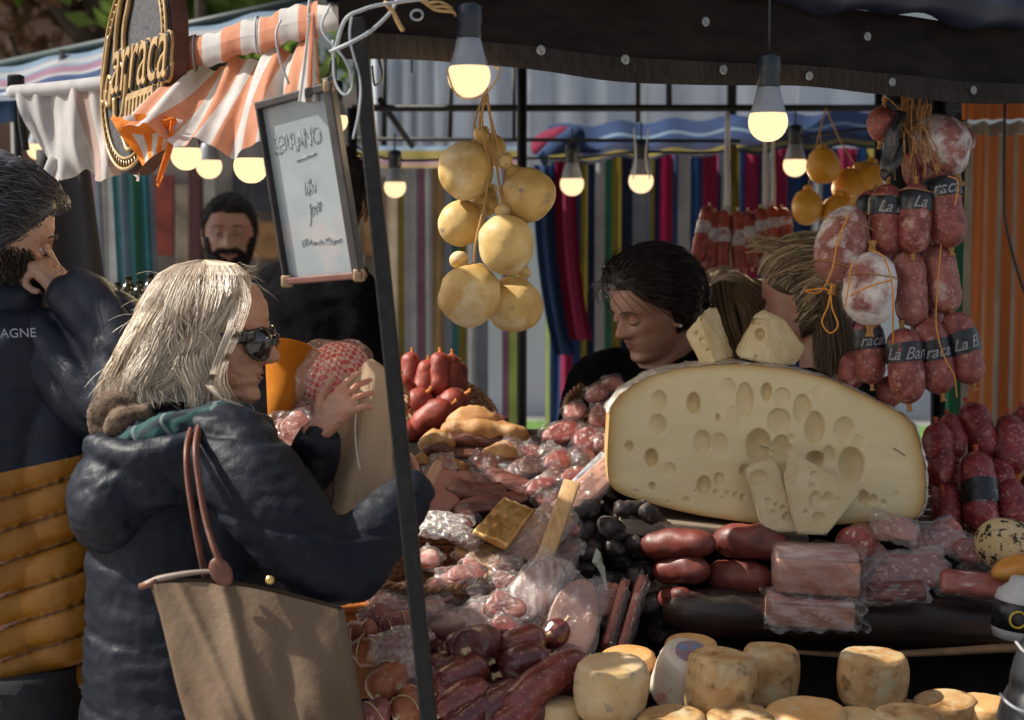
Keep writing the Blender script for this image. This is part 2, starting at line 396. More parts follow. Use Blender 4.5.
# far facades
def facade(name, x0, x1, y, h, mat, label, wins, cat='building'):
    t = thing(name, label, cat, ((x0 + x1) / 2, y, 0))
    obj('wall', box(((x0 + x1) / 2, y + .15, h / 2), (x1 - x0, .3, h)), mat, t, smooth=False)
    for (a, z, w, hh) in wins:
        f = obj('window', box((a, y - .03, z), (w, .08, hh), None, .01), M('window_frame_paint', (.12, .1, .09), None), t, smooth=False)
        obj('pane', box((a, y - .075, z), (w - .12, .012, hh - .12)), M('dark_glass', (.02, .025, .03), None, rough=.08, spec=1), f, smooth=False)
    return t
facade('brown_building', -14, -1.8, 17, 9, M('brown_render', (.11, .06, .045), (.17, .095, .07), 1.2, .9, .5, 20), 'dark reddish brown building far off behind the trees at the upper left', [(-9, 4.2, 1.2, 1.6), (-6.2, 4.2, 1.2, 1.6), (-3.6, 4.2, 1.2, 1.6), (-6.2, 6.9, 1.2, 1.6), (-3.6, 6.9, 1.2, 1.6)])
facade('pale_building', -1.8, 16, 15, 10, M('grey_render', (.38, .4, .43), (.5, .52, .55), .9, .9, .3, 20), 'pale grey building across the street behind the striped stalls', [(0.5, 5, 1.3, 1.8), (4, 5, 1.3, 1.8), (7.5, 5, 1.3, 1.8)])
# pale tarpaulin back wall of the stall opposite (seen above the striped curtain)
t = thing('tarpaulin_wall', 'pale blue grey tarpaulin sheets hung behind the black frame above the striped curtains', 'tarpaulin', P(690, 150, 7.2) * W(1, 1, 0))
tm = M('pale_tarpaulin', (.55, .60, .66), (.72, .75, .8), 1.6, .6, .5, 5, trans=.25, bdist=.02)
for i, (a, b, d) in enumerate([(372, 448, 7.2), (452, 640, 7.0), (644, 905, 7.25)]):
    obj('sheet', slab(P(a, 175, d), P(b, 175, d), P(b, 20, d), P(a, 20, d), .01, 24, 6, lambda u, v: .035 * math.sin(u * 31 + i) + .015 * math.sin(u * 77 + v * 3)), tm, t)
# ---------------------------------------------------------------- trees at the upper left
bark = M('bark', (.05, .035, .025), (.1, .075, .055), 9, .95, .8, 60)
def leaf_cloud(c, r, n, size, seed):
    rg = np.random.RandomState(seed); V = []; Fc = []
    cl = [np.array(c) + rg.normal(size=3) * np.array(r) * .55 for _ in range(26)]
    for i in range(n):
        k = cl[rg.randint(len(cl))]; p = k + rg.normal(size=3) * np.array(r) * .2
        a = nrm(rg.normal(size=3)); b = nrm(np.cross(a, rg.normal(size=3))); s = size * rg.uniform(.6, 1.3); o = len(V)
        V += [p - a * s, p + b * s * .5, p + a * s, p - b * s * .5]; Fc.append((o, o + 1, o + 2, o + 3))
    return np.array(V), Fc
def tree(label, x, y, h, cr, mat, seed, n=2600):
    t = thing('street_tree', label, 'tree', (x, y, 0), 'trees behind the stalls at the upper left')
    rg = random.Random(seed); tr = [tube([(x, y, 0), (x + .1, y, h * .4), (x - .05, y + .1, h * .8)], [.2, .15, .07], 10)]
    for i in range(9):
        a = rg.uniform(0, 6.28); z = h * rg.uniform(.35, .7); L = cr * rg.uniform(.7, 1.1)
        tr.append(tube([(x, y, z), (x + math.cos(a) * L * .5, y + math.sin(a) * L * .5, z + .5), (x + math.cos(a) * L, y + math.sin(a) * L, z + 1.1)], [.07, .045, .015], 6))
    obj('trunk', tr, bark, t)
    obj('crown', leaf_cloud((x, y, h * .82), (cr, cr * .8, cr * .7), n, .085, seed), mat, t, fix=False, smooth=False)
leafb = M('brown_leaves', (.10, .045, .03), (.17, .09, .05), 3, .8, trans=.3)
leafg = M('green_leaves', (.08, .14, .02), (.2, .28, .05), 3, .7, trans=.4)
tree('brown leafed tree nearest the left edge behind the striped awning roof', -3.9, 10.2, 4.6, 1.3, leafb, 3)
tree('brown leafed tree behind the round gold lettered sign', -2.75, 11.3, 4.6, 1.0, leafb, 5)
tree('bright green tree above the rolled orange and white awning', -1.75, 9.5, 4.1, .75, leafg, 9, 2200)
# ---------------------------------------------------------------- black frame of the stall opposite
t = thing('scaffold', 'thin black steel scaffold of the stall opposite standing above the striped curtains', 'scaffold', P(522, 400, 4.6) * W(1, 1, 0))
def pipe(a, b, r): obj('pole', tube([a, b], r, 8, 2), black_metal, t)
d_ = 4.6
pipe(P(352, 108, d_), P(1010, 108, d_ + .2), .010)
pipe(P(352, 139, d_ + .5), P(740, 141, d_ + .5), .006)
pipe(P(522, 40, d_), P(522, 40, d_) * W(1, 1, 0), .014)
pipe(P(452, 60, d_ + .6), P(450, 139, d_ + .6), .007)
pipe(P(514, 60, d_ + .5), P(514, 139, d_ + .5), .006)
pipe(P(638, 60, d_ + .2), P(638, 122, d_ + .2), .007)
pipe(P(669, 60, d_ + .2), P(669, 108, d_ + .2), .009)
pipe(P(380, 100, d_), P(412, 146, d_ + .5), .009)
pipe(P(384, 50, d_ + 1), P(384, 160, d_ + 1), .010)
pipe(P(880, 60, d_ + .2), P(880, 60, d_ + .2) * W(1, 1, 0), .014)
pipe(P(352, 108, d_), P(352, 108, d_) * W(1, 1, 0), .014)
# ---------------------------------------------------------------- striped curtains
cc = {'w': (.42, .43, .45), 'k': (.01, .012, .03), 'b': (.018, .055, .17), 'n': (.012, .022, .07), 'm': (.30, .012, .07), 'y': (.23, .18, .03), 'g': (.03, .16, .11), 't': (.05, .2, .24),
      'c': (.5, .42, .32), 'r': (.22, .05, .07), 'e': (.22, .25, .31), 'o': (.66, .20, .06), 's': (.2, .3, .42), 'v': (.3, .16, .24), 'l': (.25, .32, .08), 'd': (.3, .2, .1)}
fm = {k: fab(k, v) for k, v in cc.items()}; keys = list(cc); fmats = [fm[k] for k in keys]
def curtain(name, label, stripes, d, ytop, ybot_z, fold=.03, seed=0, xs=1.0, tilt=0):
    """stripes: [(px0, px1, key)] at depth d; hangs from pixel row ytop down to world height ybot_z; one cloth"""
    geos = []; mi = []
    for (a, b, k) in stripes:
        n = max(3, int((b - a) / 2.5))
        def fn(u, v, a=a, b=b):
            px = a + (b - a) * u; p = P(px, ytop, d); z = p[2] * (1 - v) + ybot_z * v
            q = math.sin(px * .16 + seed) * fold * (.35 + .65 * v) + math.sin(px * .41 + seed * 2 + v * 2) * fold * .3
            return (p[0] + tilt * v, p[1] + q, z + 0)
        geos.append(grid(fn, n, 14)); mi.append(keys.index(k))
    o = obj(name, geos, fmats, mis=mi, fix=False); return tag(o, label, 'curtain')
sA = [(386, 397, 'c'), (397, 404, 'y'), (404, 416, 'w'), (416, 425, 'v'), (425, 432, 'w'), (432, 444, 'd'), (444, 452, 'e'), (452, 458, 't'), (458, 466, 'y'), (466, 476, 'w'), (476, 488, 'e'), (502, 509, 'v'), (509, 517, 'l')]
curtain('striped_curtain', 'faded ribbon curtain in cream, grey and tan behind the hanging pear shaped cheeses', sA, 5.6, 158, .25, .02, 1)
sB = [(546, 550, 'l'), (550, 561, 'b'), (561, 573, 'm'), (573, 581, 'b'), (581, 588, 'y'), (588, 595, 'n'), (595, 605, 'w'), (605, 612, 'g'), (612, 622, 'y'), (622, 633, 'n'), (633, 651, 'e'), (651, 655, 'y'), (655, 660, 'n'), (660, 673, 'm'), (673, 678, 'b'), (678, 690, 'w'), (690, 703, 'b'), (703, 718, 'm'), (718, 721, 'n'), (721, 731, 'w'), (731, 740, 'y'), (740, 746, 'b'), (746, 759, 'm'), (759, 762, 'n'), (762, 775, 'w'), (775, 788, 'm'), (788, 800, 'b'), (800, 812, 'n'), (812, 824, 'w'), (824, 838, 'b'), (838, 857, 'm'), (857, 868, 'b'), (868, 880, 'y')]
curtain('striped_curtain', 'bright curtain striped blue, magenta, yellow and white behind the stall sellers', sB, 5.5, 148, .25, .035, 2)
o = obj('striped_curtain', [grid(lambda u, v: P(556 + 22 * u + 26 * v * (1 - v) * (-1) + 14 * v, 150 + 190 * v, 5.35 + .04 * math.sin(u * 9)), 8, 16), grid(lambda u, v: P(534 + 22 * u + 26 * v * (1 - v) * (-1) + 20 * v, 165 + 190 * v, 5.37 + .03 * math.sin(u * 9)), 8, 16)], fmats, mis=[keys.index('m'), keys.index('b')], fix=False)
tag(o, 'magenta and blue curtain end gathered aside at the left of the bright striped curtain', 'curtain')
# sloping striped awning above the bright curtain
t = thing('striped_awning', 'blue, black and yellow striped awning edge above the bright striped curtain', 'awning', P(700, 150, 5.3) * W(1, 1, 0))
bands = [('b', 0, .34), ('s', .34, .42), ('b', .42, .62), ('n', .62, .8), ('y', .8, .9), ('k', .9, 1.0)]
ge = []; mi = []
for k, v0, v1 in bands:
    ge.append(grid(lambda u, v, v0=v0, v1=v1: P(548 + 330 * u, (126 - 16 * u) + (38 - 2 * u) * (v0 + (v1 - v0) * v), 5.45 - .35 * (v0 + (v1 - v0) * v)) + W(0, .012 * math.sin(u * 50), .008 * math.sin(u * 37)), 60, 3)); mi.append(keys.index(k))
obj('awning_cloth', ge, fmats, t, mi, fix=False)
ge = [ell(P(553, 142, 5.3), (.075, .07, .045), (0, -.4, .2), lump=.1), tube([P(578, 132, 5.25), P(556, 150, 5.22), P(540, 160, 5.22)], [.04, .05, .03], 12, sq=(1, .7))]
obj('rolled_end', ge, fmats, t, [keys.index('m'), keys.index('b')])
t = thing('striped_awning', 'faded yellow and pink awning edge above the ribbon curtain behind the round cheeses', 'awning', P(440, 150, 5.4) * W(1, 1, 0))
ge = []; mi = []
for k, v0, v1 in [('s', 0, .2), ('y', .2, .6), ('v', .6, .8), ('d', .8, 1)]:
    ge.append(grid(lambda u, v, v0=v0, v1=v1: P(330 + 190 * u, 146 + 22 * (v0 + (v1 - v0) * v), 5.5 - .2 * (v0 + (v1 - v0) * v)) + W(0, .01 * math.sin(u * 40), 0), 40, 2)); mi.append(keys.index(k))
obj('awning_cloth', ge, fmats, t, mi, fix=False)
# orange and white curtain at the right edge
sC = [(966, 974, 'c'), (974, 985, 'o'), (985, 988, 'c'), (988, 999, 'o'), (999, 1005, 'c'), (1005, 1013, 'o'), (1013, 1017, 'c'), (1017, 1030, 'o'), (1030, 1036, 'c'), (1036, 1050, 'o'), (1050, 1056, 'c'), (1056, 1070, 'o')]
curtain('orange_curtain', 'orange and cream vertically striped curtain hanging at the right edge', sC, 4.3, 134, .2, .02, 5)
o = obj('orange_valance', [quad(P(962, 120, 4.27), P(1075, 118, 4.27), P(1075, 96, 4.27), P(962, 98, 4.27), 30, 2, lambda u, v: .012 * math.sin(u * 40)), quad(P(960, 136, 4.25), P(1075, 134, 4.25), P(1075, 121, 4.26), P(960, 123, 4.26), 30, 2, lambda u, v: .012 * math.sin(u * 40))], fmats, mis=[keys.index('o'), keys.index('c')], fix=False)
tag(o, 'orange and cream scalloped valance over the striped curtain at the right edge', 'valance')
tag(obj('cable', tube([P(1005, 100, 4.2), P(1004, 190, 4.18), P(1007, 230, 4.18), P(1024, 290, 4.18), P(1050, 340, 4.2)], .004, 6), cord_black), 'thin black cable hanging across the orange striped curtain', 'cable')
o = obj('green_banner', slab(P(944, 470, 4.7), P(969, 470, 4.7), P(972, 215, 4.7), P(950, 215, 4.7), .02, 4, 8, lambda u, v: .01 * math.sin(u * 8)), M('green_plastic', (.0, .14, .055), (.0, .18, .08), 10, .5))
tag(o, 'narrow green banner between the hanging salamis and the orange curtain', 'banner')
o = obj('white_post', obox(P(972, 480, 4.66), P(975, 205, 4.66), .018, .03), M('white_paint', (.6, .62, .62), None)); tag(o, 'slim white post along the edge of the green banner', 'post')
o = obj('dark_post', obox(P(938, 480, 4.1), P(938, 90, 4.1), .03, .03), black_metal); tag(o, 'black post standing behind the hanging salamis next to the green banner', 'post')
# dark side tarp at far right behind hanging salamis
o = obj('black_tarp', slab(P(885, 300, 4.9), P(968, 300, 4.9), P(968, 85, 4.9), P(885, 85, 4.9), .01, 20, 10, lambda u, v: .02 * math.sin(u * 17 + v * 2)), M('black_canvas', (.012, .011, .013), (.02, .018, .02), 8, .8))
tag(o, 'black tarpaulin hanging behind the upper salamis beside the orange curtain', 'tarpaulin')
# ---------------------------------------------------------------- left background
o = obj('black_tarp', slab(P(38, 300, 3.9), P(106, 300, 3.9), P(86, 150, 3.9), P(36, 150, 3.9), .02, 10, 10, lambda u, v: .012 * math.sin(u * 9)), M('black_canvas', (.012, .011, .013)))
tag(o, 'black tarpaulin hanging under the pale awning behind the bearded man', 'tarpaulin')
curtain('striped_curtain', 'teal and white curtain hanging beside the black tarpaulin on the left', [(88, 93, 'v'), (93, 99, 'e'), (99, 109, 'w'), (109, 118, 't'), (118, 125, 's'), (125, 131, 't'), (131, 138, 'g'), (138, 146, 't'), (146, 152, 'e')], 4.5, 150, .3, .03, 3, tilt=.05)
t = thing('shop_front', 'blurry shop front hung with red, brown and cream boards behind the bearded man in black', 'shop front', P(260, 300, 7.5) * W(1, 1, 0))
obj('wall', slab(P(100, 420, 7.6), P(420, 420, 7.6), P(420, 90, 7.6), P(100, 90, 7.6), .1), M('shop_wall', (.16, .13, .11), (.3, .25, .2), 3, .9), t, smooth=False)
rg = random.Random(4)
pc = [(.3, .06, .04), (.32, .25, .17), (.16, .10, .06), (.42, .38, .32), (.35, .18, .06), (.05, .05, .06), (.13, .16, .15), (.4, .3, .12), (.2, .05, .05)]
for i, (x, y, w, h) in enumerate([(162, 215, 22, 80), (188, 230, 26, 90), (150, 300, 30, 60), (205, 200, 20, 50), (268, 240, 30, 36), (262, 190, 22, 40), (292, 200, 30, 60), (300, 262, 26, 40), (278, 290, 30, 40), (325, 230, 30, 70), (350, 260, 28, 80), (345, 190, 26, 50), (180, 290, 30, 30), (372, 220, 26, 70), (240, 190, 16, 40)]):
    obj('board', slab(P(x - w / 2, y + h / 2, 7.5), P(x + w / 2, y + h / 2, 7.5), P(x + w / 2, y - h / 2, 7.5), P(x - w / 2, y - h / 2, 7.5), .03), M('board_%d' % (i % 9), pc[i % 9], tuple(q * .5 for q in pc[i % 9]), 9, .8), t, smooth=False)
obj('post', obox(P(196, 420, 7.3), P(196, 100, 7.3), .09, .05), M('shop_red_wood', (.07, .015, .012)), t, smooth=False)
# bottles on a ledge
t = thing('back_table', 'dark cloth covered table behind the blonde woman carrying a row of bottles', 'table', P(150, 330, 4.05) * W(1, 1, 0))
zt = P(150, 306, 4.05)[2]; q = P(165, 300, 4.05)
obj('tabletop', box((q[0], q[1] + .1, zt - .02), (.55, .4, .04), None, .005), M('dark_cloth', (.02, .02, .025)), t)
for sx in (-.22, .22):
    for sy in (-.06, .26): obj('leg', box((q[0] + sx, q[1] + sy, (zt - .04) / 2), (.04, .04, zt - .04)), wood_dark, t)
bg_ = M('bottle_glass', (.015, .02, .01), (.03, .02, .01), 10, .12, spec=.8)
for i, (x, hh) in enumerate([(118, 24), (129, 30), (140, 26), (151, 32), (162, 28), (174, 30)]):
    b0 = P(x, 306, 4.05); b0[2] = zt; H = S(hh, 4.05)
    o = obj('bottle', lathe([(.02, 0), (.022, .005), (.022, H * .55), (.015, H * .7), (.008, H * .8), (.008, H * .97), (.01, H * .97), (.01, H)], b0, (0, 0, 1), 14), bg_)
    tag(o, 'dark glass bottle in a row on the table behind the blonde woman', 'bottle', 'row of dark bottles on the back table')
# striped roof of the neighbouring stall (upper left)
t = thing('neighbour_awning', 'pale blue, white and lilac striped awning roof of the neighbouring stall at the upper left', 'awning', P(100, 200, 5.2) * W(1, 1, 0))
ge = []; mi = []
yl = lambda u: 72 - 78 * u
sk = [('s', .0, .22), ('w', .22, .36), ('s', .36, .42), ('v', .42, .6), ('w', .6, .68), ('b', .68, .86), ('e', .86, 1)]
for k, v0, v1 in sk:
    ge.append(grid(lambda u, v, v0=v0, v1=v1: P(-30 + 370 * u, yl(u) + (36 - 4 * u) * (v0 + (v1 - v0) * v), 5.4 - .5 * (v0 + (v1 - v0) * v) - .9 * u) + W(0, 0, .006 * math.sin(u * 35)), 50, 2)); mi.append(keys.index(k))
obj('awning_cloth', ge, fmats, t, mi, fix=False)
obj('rail', tube([P(-30, 71, 5.4), P(340, -7, 4.5)], .014, 8, 2), M('dark_green_metal', (.012, .03, .03)), t)
for x, y in ((62, 52), (300, 2)): obj('bracket', obox(P(x, y, 5.1), P(x, y + 24, 5.0), .02, .02), black_metal, t)
for x, d in ((-20, 5.35), (15, 5.3)): obj('post', tube([P(x, 90, d), P(x, 90, d) * W(1, 1, 0)], .018, 8, 2), black_metal, t)
o = obj('blue_tarp', slab(P(-40, 125, 4.9), P(16, 122, 4.9), P(14, 92, 4.9), P(-40, 95, 4.9), .01, 10, 4, lambda u, v: .015 * math.sin(u * 8)), M('blue_tarp_plastic', (.01, .05, .13))); tag(o, 'folded dark blue tarpaulin at the left edge below the striped roof', 'tarpaulin')
# ---------------------------------------------------------------- our stall canopy
C0 = P(338, 58, 2.35); C1 = P(1024, 106, 3.13); C1[2] = C0[2] = (C0[2] + C1[2]) / 2
rd = nrm((C1 - C0) * W(1, 1, 0)); C1x = C0 + rd * 2.6
L0 = P(0, 92, 3.75); ld = nrm((L0 - C0) * W(1, 1, 0)); zb = C0[2]
stall = thing('stall_canopy', 'dark navy and brown tarpaulin canopy over the cheese and salami stall with a grommeted hem', 'canopy', C0 * W(1, 1, 0))
tarp = M('brown_tarp', (.007, .0045, .0035), (.017, .011, .008), 12, .7, .5, 60, stretch=(1, 1, 3), spec=.12)
tarpn = M('navy_tarp', (.008, .011, .026), (.018, .024, .045), 9, .4, .4, 40, spec=.35)
hem = M('tarp_hem', (.018, .013, .010), (.034, .026, .021), 40, .7, .6, 160, stretch=(4, 4, .4), spec=.15)
up = W(0, 0, 1); outn = W(rd[1], -rd[0], 0)
LR = 2.6
def val(u, v0, v1, off):
    def fn(uu, v):
        h = v0 + (v1 - v0) * v
        return C0 + rd * LR * uu + up * h + outn * (off - h * .12 + .006 * math.sin(uu * 60) + .01 * math.sin(uu * 17 + h * 20)) + up * .006 * math.sin(uu * 23) * (1 if v0 == 0 and v == 0 else .5)
    return fn
obj('valance', grid(val(0, .034, .15, 0), 110, 8), tarp, stall, fix=False)
obj('hem', grid(val(0, 0, .038, .006), 110, 3), hem, stall, fix=False)
def roofroll(u, a):
    r = .034 + .008 * math.sin(u * 40) + .006 * math.sin(u * 93)
    return C0 + rd * LR * u + up * (.175 + r * math.sin(a * 2 * PI)) + outn * (.0 + r * math.cos(a * 2 * PI))
obj('rolled_edge', grid(roofroll, 110, 14), tarpn, stall, fix=False)
B0 = C0 + ld * 2.2; B1 = C1x + ld * 2.2
def roof(u, v):
    p = C0 + rd * LR * u + ld * 2.2 * v
    return p + up * (.19 + .42 * math.sin(min(1, v * 1.0) * PI * .5) + .012 * math.sin(u * 22) * math.sin(v * 9))
obj('roof', grid(roof, 50, 30), tarpn, stall, fix=False)
for px, py in [(535, 53), (716, 72), (883, 84), (860, 47), (700, 33), (618, 62), (800, 78), (962, 92)]:
    # solve u for the pixel column on the valance plane
    best = min(((abs(((q := C0 + rd * LR * u)[0]) / (q[1]) - (px - 512) / F / math.cos(PITCH)), u) for u in np.linspace(0, 1, 700)))[1]
    q = C0 + rd * LR * best; dd = q[1]; z = P(px, py, dd)[2] - zb
    if py in (47, 33): z = .10
    c = q + up * z + outn * (.012 if z < .04 else .006)
    obj('grommet', lathe([(.0055, 0), (.008, .001), (.008, .003), (.005, .004), (.003, .002)], c - outn * .001, outn, 14), M('grommet_metal', (.22, .23, .23), None, rough=.45, metal=.5), stall)
# inner posts and beams
q0 = C0 + up * .05
obj('beam', obox(C0 + up * .1 - outn * .05, C0 + rd * LR + up * .1 - outn * .05, .03, .03), black_metal, stall, smooth=False)
# leaning front pole, in two flanges
pt, pb = P(357, 20, 2.31), P(429, 722, 2.2); low = pb + (pb - pt) * ((pb[2]) / (pt[2] - pb[2]))
obj('corner_pole', [obox(pt, low, S(19, 2.27), .022, None, .002), obox(pt + W(.006, .012, 0), low + W(.006, .012, 0), S(30, 2.27) * .5, .006)], black_metal, stall, smooth=False)
for bx in (LR,):
    q = C0 + rd * bx - outn * .05; obj('post', obox(q + up * .1, q * W(1, 1, 0), .03, .03), black_metal, stall, smooth=False)
for vv, uu in ((2.2, .02), (2.2, LR)):
    q = C0 + rd * uu + ld * vv; obj('post', obox(q + up * .6, q * W(1, 1, 0), .03, .03), black_metal, stall, smooth=False)
# rope and wire tangle at the corner
rg = random.Random(11)
def wire(lab, pts, r, m, n='tie_wire', cat='wire'): return tag(obj(n, tube(pts, r, 6, 8), m), lab, cat)
wire('looped pale grey wire hanging left of the corner pole', [P(330, 5, 2.28), P(322, 30, 2.27), P(345, 60, 2.26), P(352, 84, 2.27), P(345, 95, 2.27), P(335, 80, 2.28), P(333, 40, 2.28)], .0018, cord_grey)
wire('straight pale cord dangling in front of the corner pole', [P(352, 14, 2.26), P(350, 40, 2.26), P(360, 80, 2.26), P(359, 110, 2.25), P(353, 139, 2.25)], .0016, cord_grey, 'cord', 'cord')
wire('grey cable sweeping up from the canopy corner to the rolled awning', [P(330, 52, 2.24), P(352, 42, 2.23), P(372, 30, 2.24), P(392, 10, 2.28), P(400, -10, 2.3)], .0026, cord_grey, 'cable', 'cable')
wire('grey cable arching around the canopy corner', [P(335, 50, 2.25), P(345, 20, 2.24), P(362, 10, 2.24), P(385, 4, 2.25), P(430, -2, 2.3)], .0024, cord_grey, 'cable', 'cable')
wire('dark wire loop behind the corner pole under the canopy', [P(378, 56, 2.42), P(382, 75, 2.42), P(375, 85, 2.42), P(372, 66, 2.4)], .002, cord_black)
wire('short dark tie end under the canopy hem right of the pole', [P(412, 55, 2.35), P(412, 73, 2.35)], .0016, cord_black)
wire('frayed pale rope end tied on the brown valance', [P(385, 2, 2.26), P(393, 12, 2.25), P(398, 22, 2.25), P(403, 31, 2.25)], .003, twine, 'rope_end', 'rope')
for i in range(3): wire('frayed twine bunched on the valance left of the largest bulb', [P(415 + 4 * i, -5, 2.3), P(425 + 4 * i, 3 + 3 * i, 2.3), P(440 + 6 * i, 2 + 5 * i, 2.32), P(452 + 2 * i, 8 + 4 * i, 2.36)], .002, twine, 'twine', 'twine')['group'] = 'frayed twine on the valance'
wire('coiled wire ring on the valance left of the largest bulb', [P(417 + 6 * math.cos(a), 15 + 5 * math.sin(a), 2.33) for a in np.linspace(0, 6.2, 9)], .0018, cord_grey)
wire('curved black tie securing the whiteboard corner', [P(332, 60, 2.3), P(328, 75, 2.35), P(322, 88, 2.38), P(318, 96, 2.4)], .0025, cord_black)
wire('pale wire hoop holding the largest bulb', [P(447, 70, 2.36), P(455, 92, 2.35), P(470, 99, 2.34), P(487, 92, 2.35), P(500, 72, 2.36), P(494, 66, 2.38)], .0015, twine)
# ---------------------------------------------------------------- light bulbs
glow = emis('bulb_glow', (1.0, .68, .38), BULB)
colm = M('bulb_collar', (.2, .22, .25), (.28, .3, .33), 20, .4); sockm = M('bulb_socket', (.015, .02, .03), None, rough=.4)
bulbd = M('bulb_cord', (.02, .02, .02))
def bulb(px, py, wpx, d, label, sock=True, hang=None):
    """px,py centre of the glowing globe"""
    c = P(px, py, d); r = S(wpx, d) / 2
    t = thing('light_bulb', label, 'light bulb', c + up * r * 2.2, 'lit bulbs strung along the stalls')
    prof = [(r * .05, -r * .98)] + [(r * math.cos(a), r * math.sin(a)) for a in np.radians([-75, -60, -45, -30, -15, 0, 15, 28])]
    obj('globe', lathe(prof, c, (0, 0, 1), 24), glow, t)
    obj('collar', lathe([(r * .9, r * .42), (r * .88, r * .5), (r * .68, r * 1.2), (r * .55, r * 1.75), (r * .5, r * 1.8)], c, (0, 0, 1), 24), colm, t)
    obj('socket', lathe([(r * .55, r * 1.7), (r * .6, r * 1.85), (r * .56, r * 2.4), (r * .62, r * 2.5), (r * .6, r * 3.2), (r * .3, r * 3.35)], c, (0, 0, 1), 20), sockm, t)
    top = c + up * r * 3.2; hz = hang if hang is not None else top[2] + .05
    obj('cord', tube([top, (top[0], top[1], max(hz, top[2] + .02))], .0025, 6, 2), bulbd, t)
    l = bpy.data.lights.new('bulb_light', 'POINT'); l.energy = BULBW * (wpx / 40.0) ** 2 * (d / 2.5) ** 2; l.color = (1, .74, .42); l.shadow_soft_size = .03
    lo = bpy.data.objects.new('bulb_light', l); COL.objects.link(lo); lo.parent = t; lo.location = Vector(c - up * r * 1.3 - np.array(t.location))
bulb(469, 76, 43, 2.37, 'largest lit bulb hanging from the canopy edge above the round cheeses', hang=zb + .2)
bulb(768, 122, 40, 2.72, 'large lit bulb hanging below the canopy hem near the middle right', hang=zb + .2)
bulb(251, 166, 35, 3.0, 'largest lit bulb under the orange striped awning')
bulb(186, 155, 31, 3.3, 'lit bulb under the awning just right of the round gold sign')
bulb(209, 166, 26, 3.9, 'smallest of the three lit bulbs under the orange striped awning')
bulb(38, 149, 22, 4.4, 'lit bulb partly hidden by the pale awning above the left man')
bulb(336, 121, 24, 3.4, 'lit bulb peeking out right of the whiteboard top')
bulb(395, 187, 22, 4.6, 'lit bulb just right of the corner pole')
bulb(572, 184, 24, 4.6, 'lit bulb in front of the gathered magenta curtain end')
bulb(641, 181, 25, 4.5, 'lit bulb above the dark haired seller')
bulb(795, 165, 24, 4.3, 'lit bulb beside the orange hanging cheeses')
tag(obj('cable', [tube([P(352, 145, 4.62), P(395, 160, 4.6), P(480, 158, 4.62), P(572, 158, 4.6), P(641, 152, 4.5), P(720, 152, 4.45), P(795, 138, 4.3), P(870, 128, 4.25)], .004, 6)], cord_black), 'black cable carrying the small bulbs across the back of the stall', 'cable')
tag(obj('ribbon_loop', [tube([P(634, 128, 4.45), P(636, 160, 4.45), P(633, 180, 4.45)], .004, 6, sq=(2, .5)), tube([P(648, 128, 4.45), P(646, 160, 4.45), P(650, 180, 4.45)], .004, 6, sq=(2, .5))], M('white_ribbon', (.6, .6, .6), None)), 'white ribbon loop hanging round the bulb above the dark haired seller', 'ribbon')
# ---------------------------------------------------------------- orange-white rolled awning at the left
ow = [M('awning_white', (.52, .51, .5), (.62, .61, .6), 30, .9, .3, 300, trans=.45), M('awning_orange', (.52, .22, .13), (.6, .27, .16), 30, .9, .3, 300, trans=.4), M('awning_bright_orange', (.72, .2, .02), None, rough=.9, trans=.3)]
aw = thing('orange_awning', 'orange and white striped awning rolled on a rail and flapping beside the whiteboard', 'awning', P(250, 100, 2.6) * W(1, 1, 0))
def stripe_idx(n_u, n_v, per, off=0, bright=1): return [((int((i + off) / per)) % 2) * bright for j in range(n_v) for i in range(n_u)]
def railpt(u): return P(338 - 230 * u, 12 + 66 * u, 2.42 + .62 * u)
def roll(u, a):
    r = .027 + .003 * math.sin(u * 30 + a * 6) + .002 * math.sin(u * 81)
    c = railpt(u); return c + W(0, -1, 0) * r * math.cos(a * 2 * PI) * .8 + up * r * math.sin(a * 2 * PI) + W(0, 0, -.0)
nu, nv = 60, 12
obj('roll', grid(roll, nu, nv), ow, aw, [[(i // 5) % 2 for j in range(nv) for i in range(nu)]], fix=False)
def flap(u, v):
    # main drape: top along the rail, lower edge scalloped, blown outwards
    tx = 318 - 128 * u; ty = 40 + 32 * u
    bx = 300 - 185 * u; by = [150, 152, 128, 140, 146, 150, 148, 128, 122, 118][min(9, int(u * 9.99))]
    by = 152 - 8 * abs(math.sin(u * 9)) - 34 * max(0, (u - .45)) ** 1.0 * 1.8 + 8 * u
    s = v ** .9; bul = math.sin(v * PI) * .0
    p = P(tx + (bx - tx) * s, ty + (by - ty) * v, 2.5 + .42 * u - .28 * v * u - .05 * v)
    return p + W(0, -1, .3) * (.018 * math.sin(u * 22 + v * 2.5) + .008 * math.sin(u * 51 + v * 4) + .03 * math.sin(v * PI) * math.sin(u * 7))
nu, nv = 96, 34
obj('drape', grid(flap, nu, nv), ow, aw, [stripe_idx(nu, nv, 8, 2)], fix=False)
def under(u, v):
    a = P(112 + 70 * u, 120 + 6 * math.sin(u * 3.1) * -1, 2.62); b = P(142 + 24 * u, 166 - 18 * u, 2.60)
    return a * (1 - v) + b * v + W(0, -1, 0) * .012 * math.sin(v * 6 + u * 4)
nu, nv = 24, 12
obj('turned_corner', grid(under, nu, nv), ow, aw, [[2 if (i // 4) % 2 == 0 else 0 for j in range(nv) for i in range(nu)]], fix=False)
obj('turned_corner', tube([P(172, 122, 2.6), P(170, 145, 2.59), P(163, 168, 2.58), P(158, 184, 2.58), P(163, 176, 2.57)], [.006, .012, .010, .007, .003], 10, sq=(.35, 1)), ow[2], aw)
obj('turned_corner', tube([P(112, 118, 2.62), P(135, 128, 2.6), P(160, 126, 2.6), P(176, 120, 2.61)], [.004, .01, .01, .006], 10, sq=(.5, 1)), ow[2], aw)
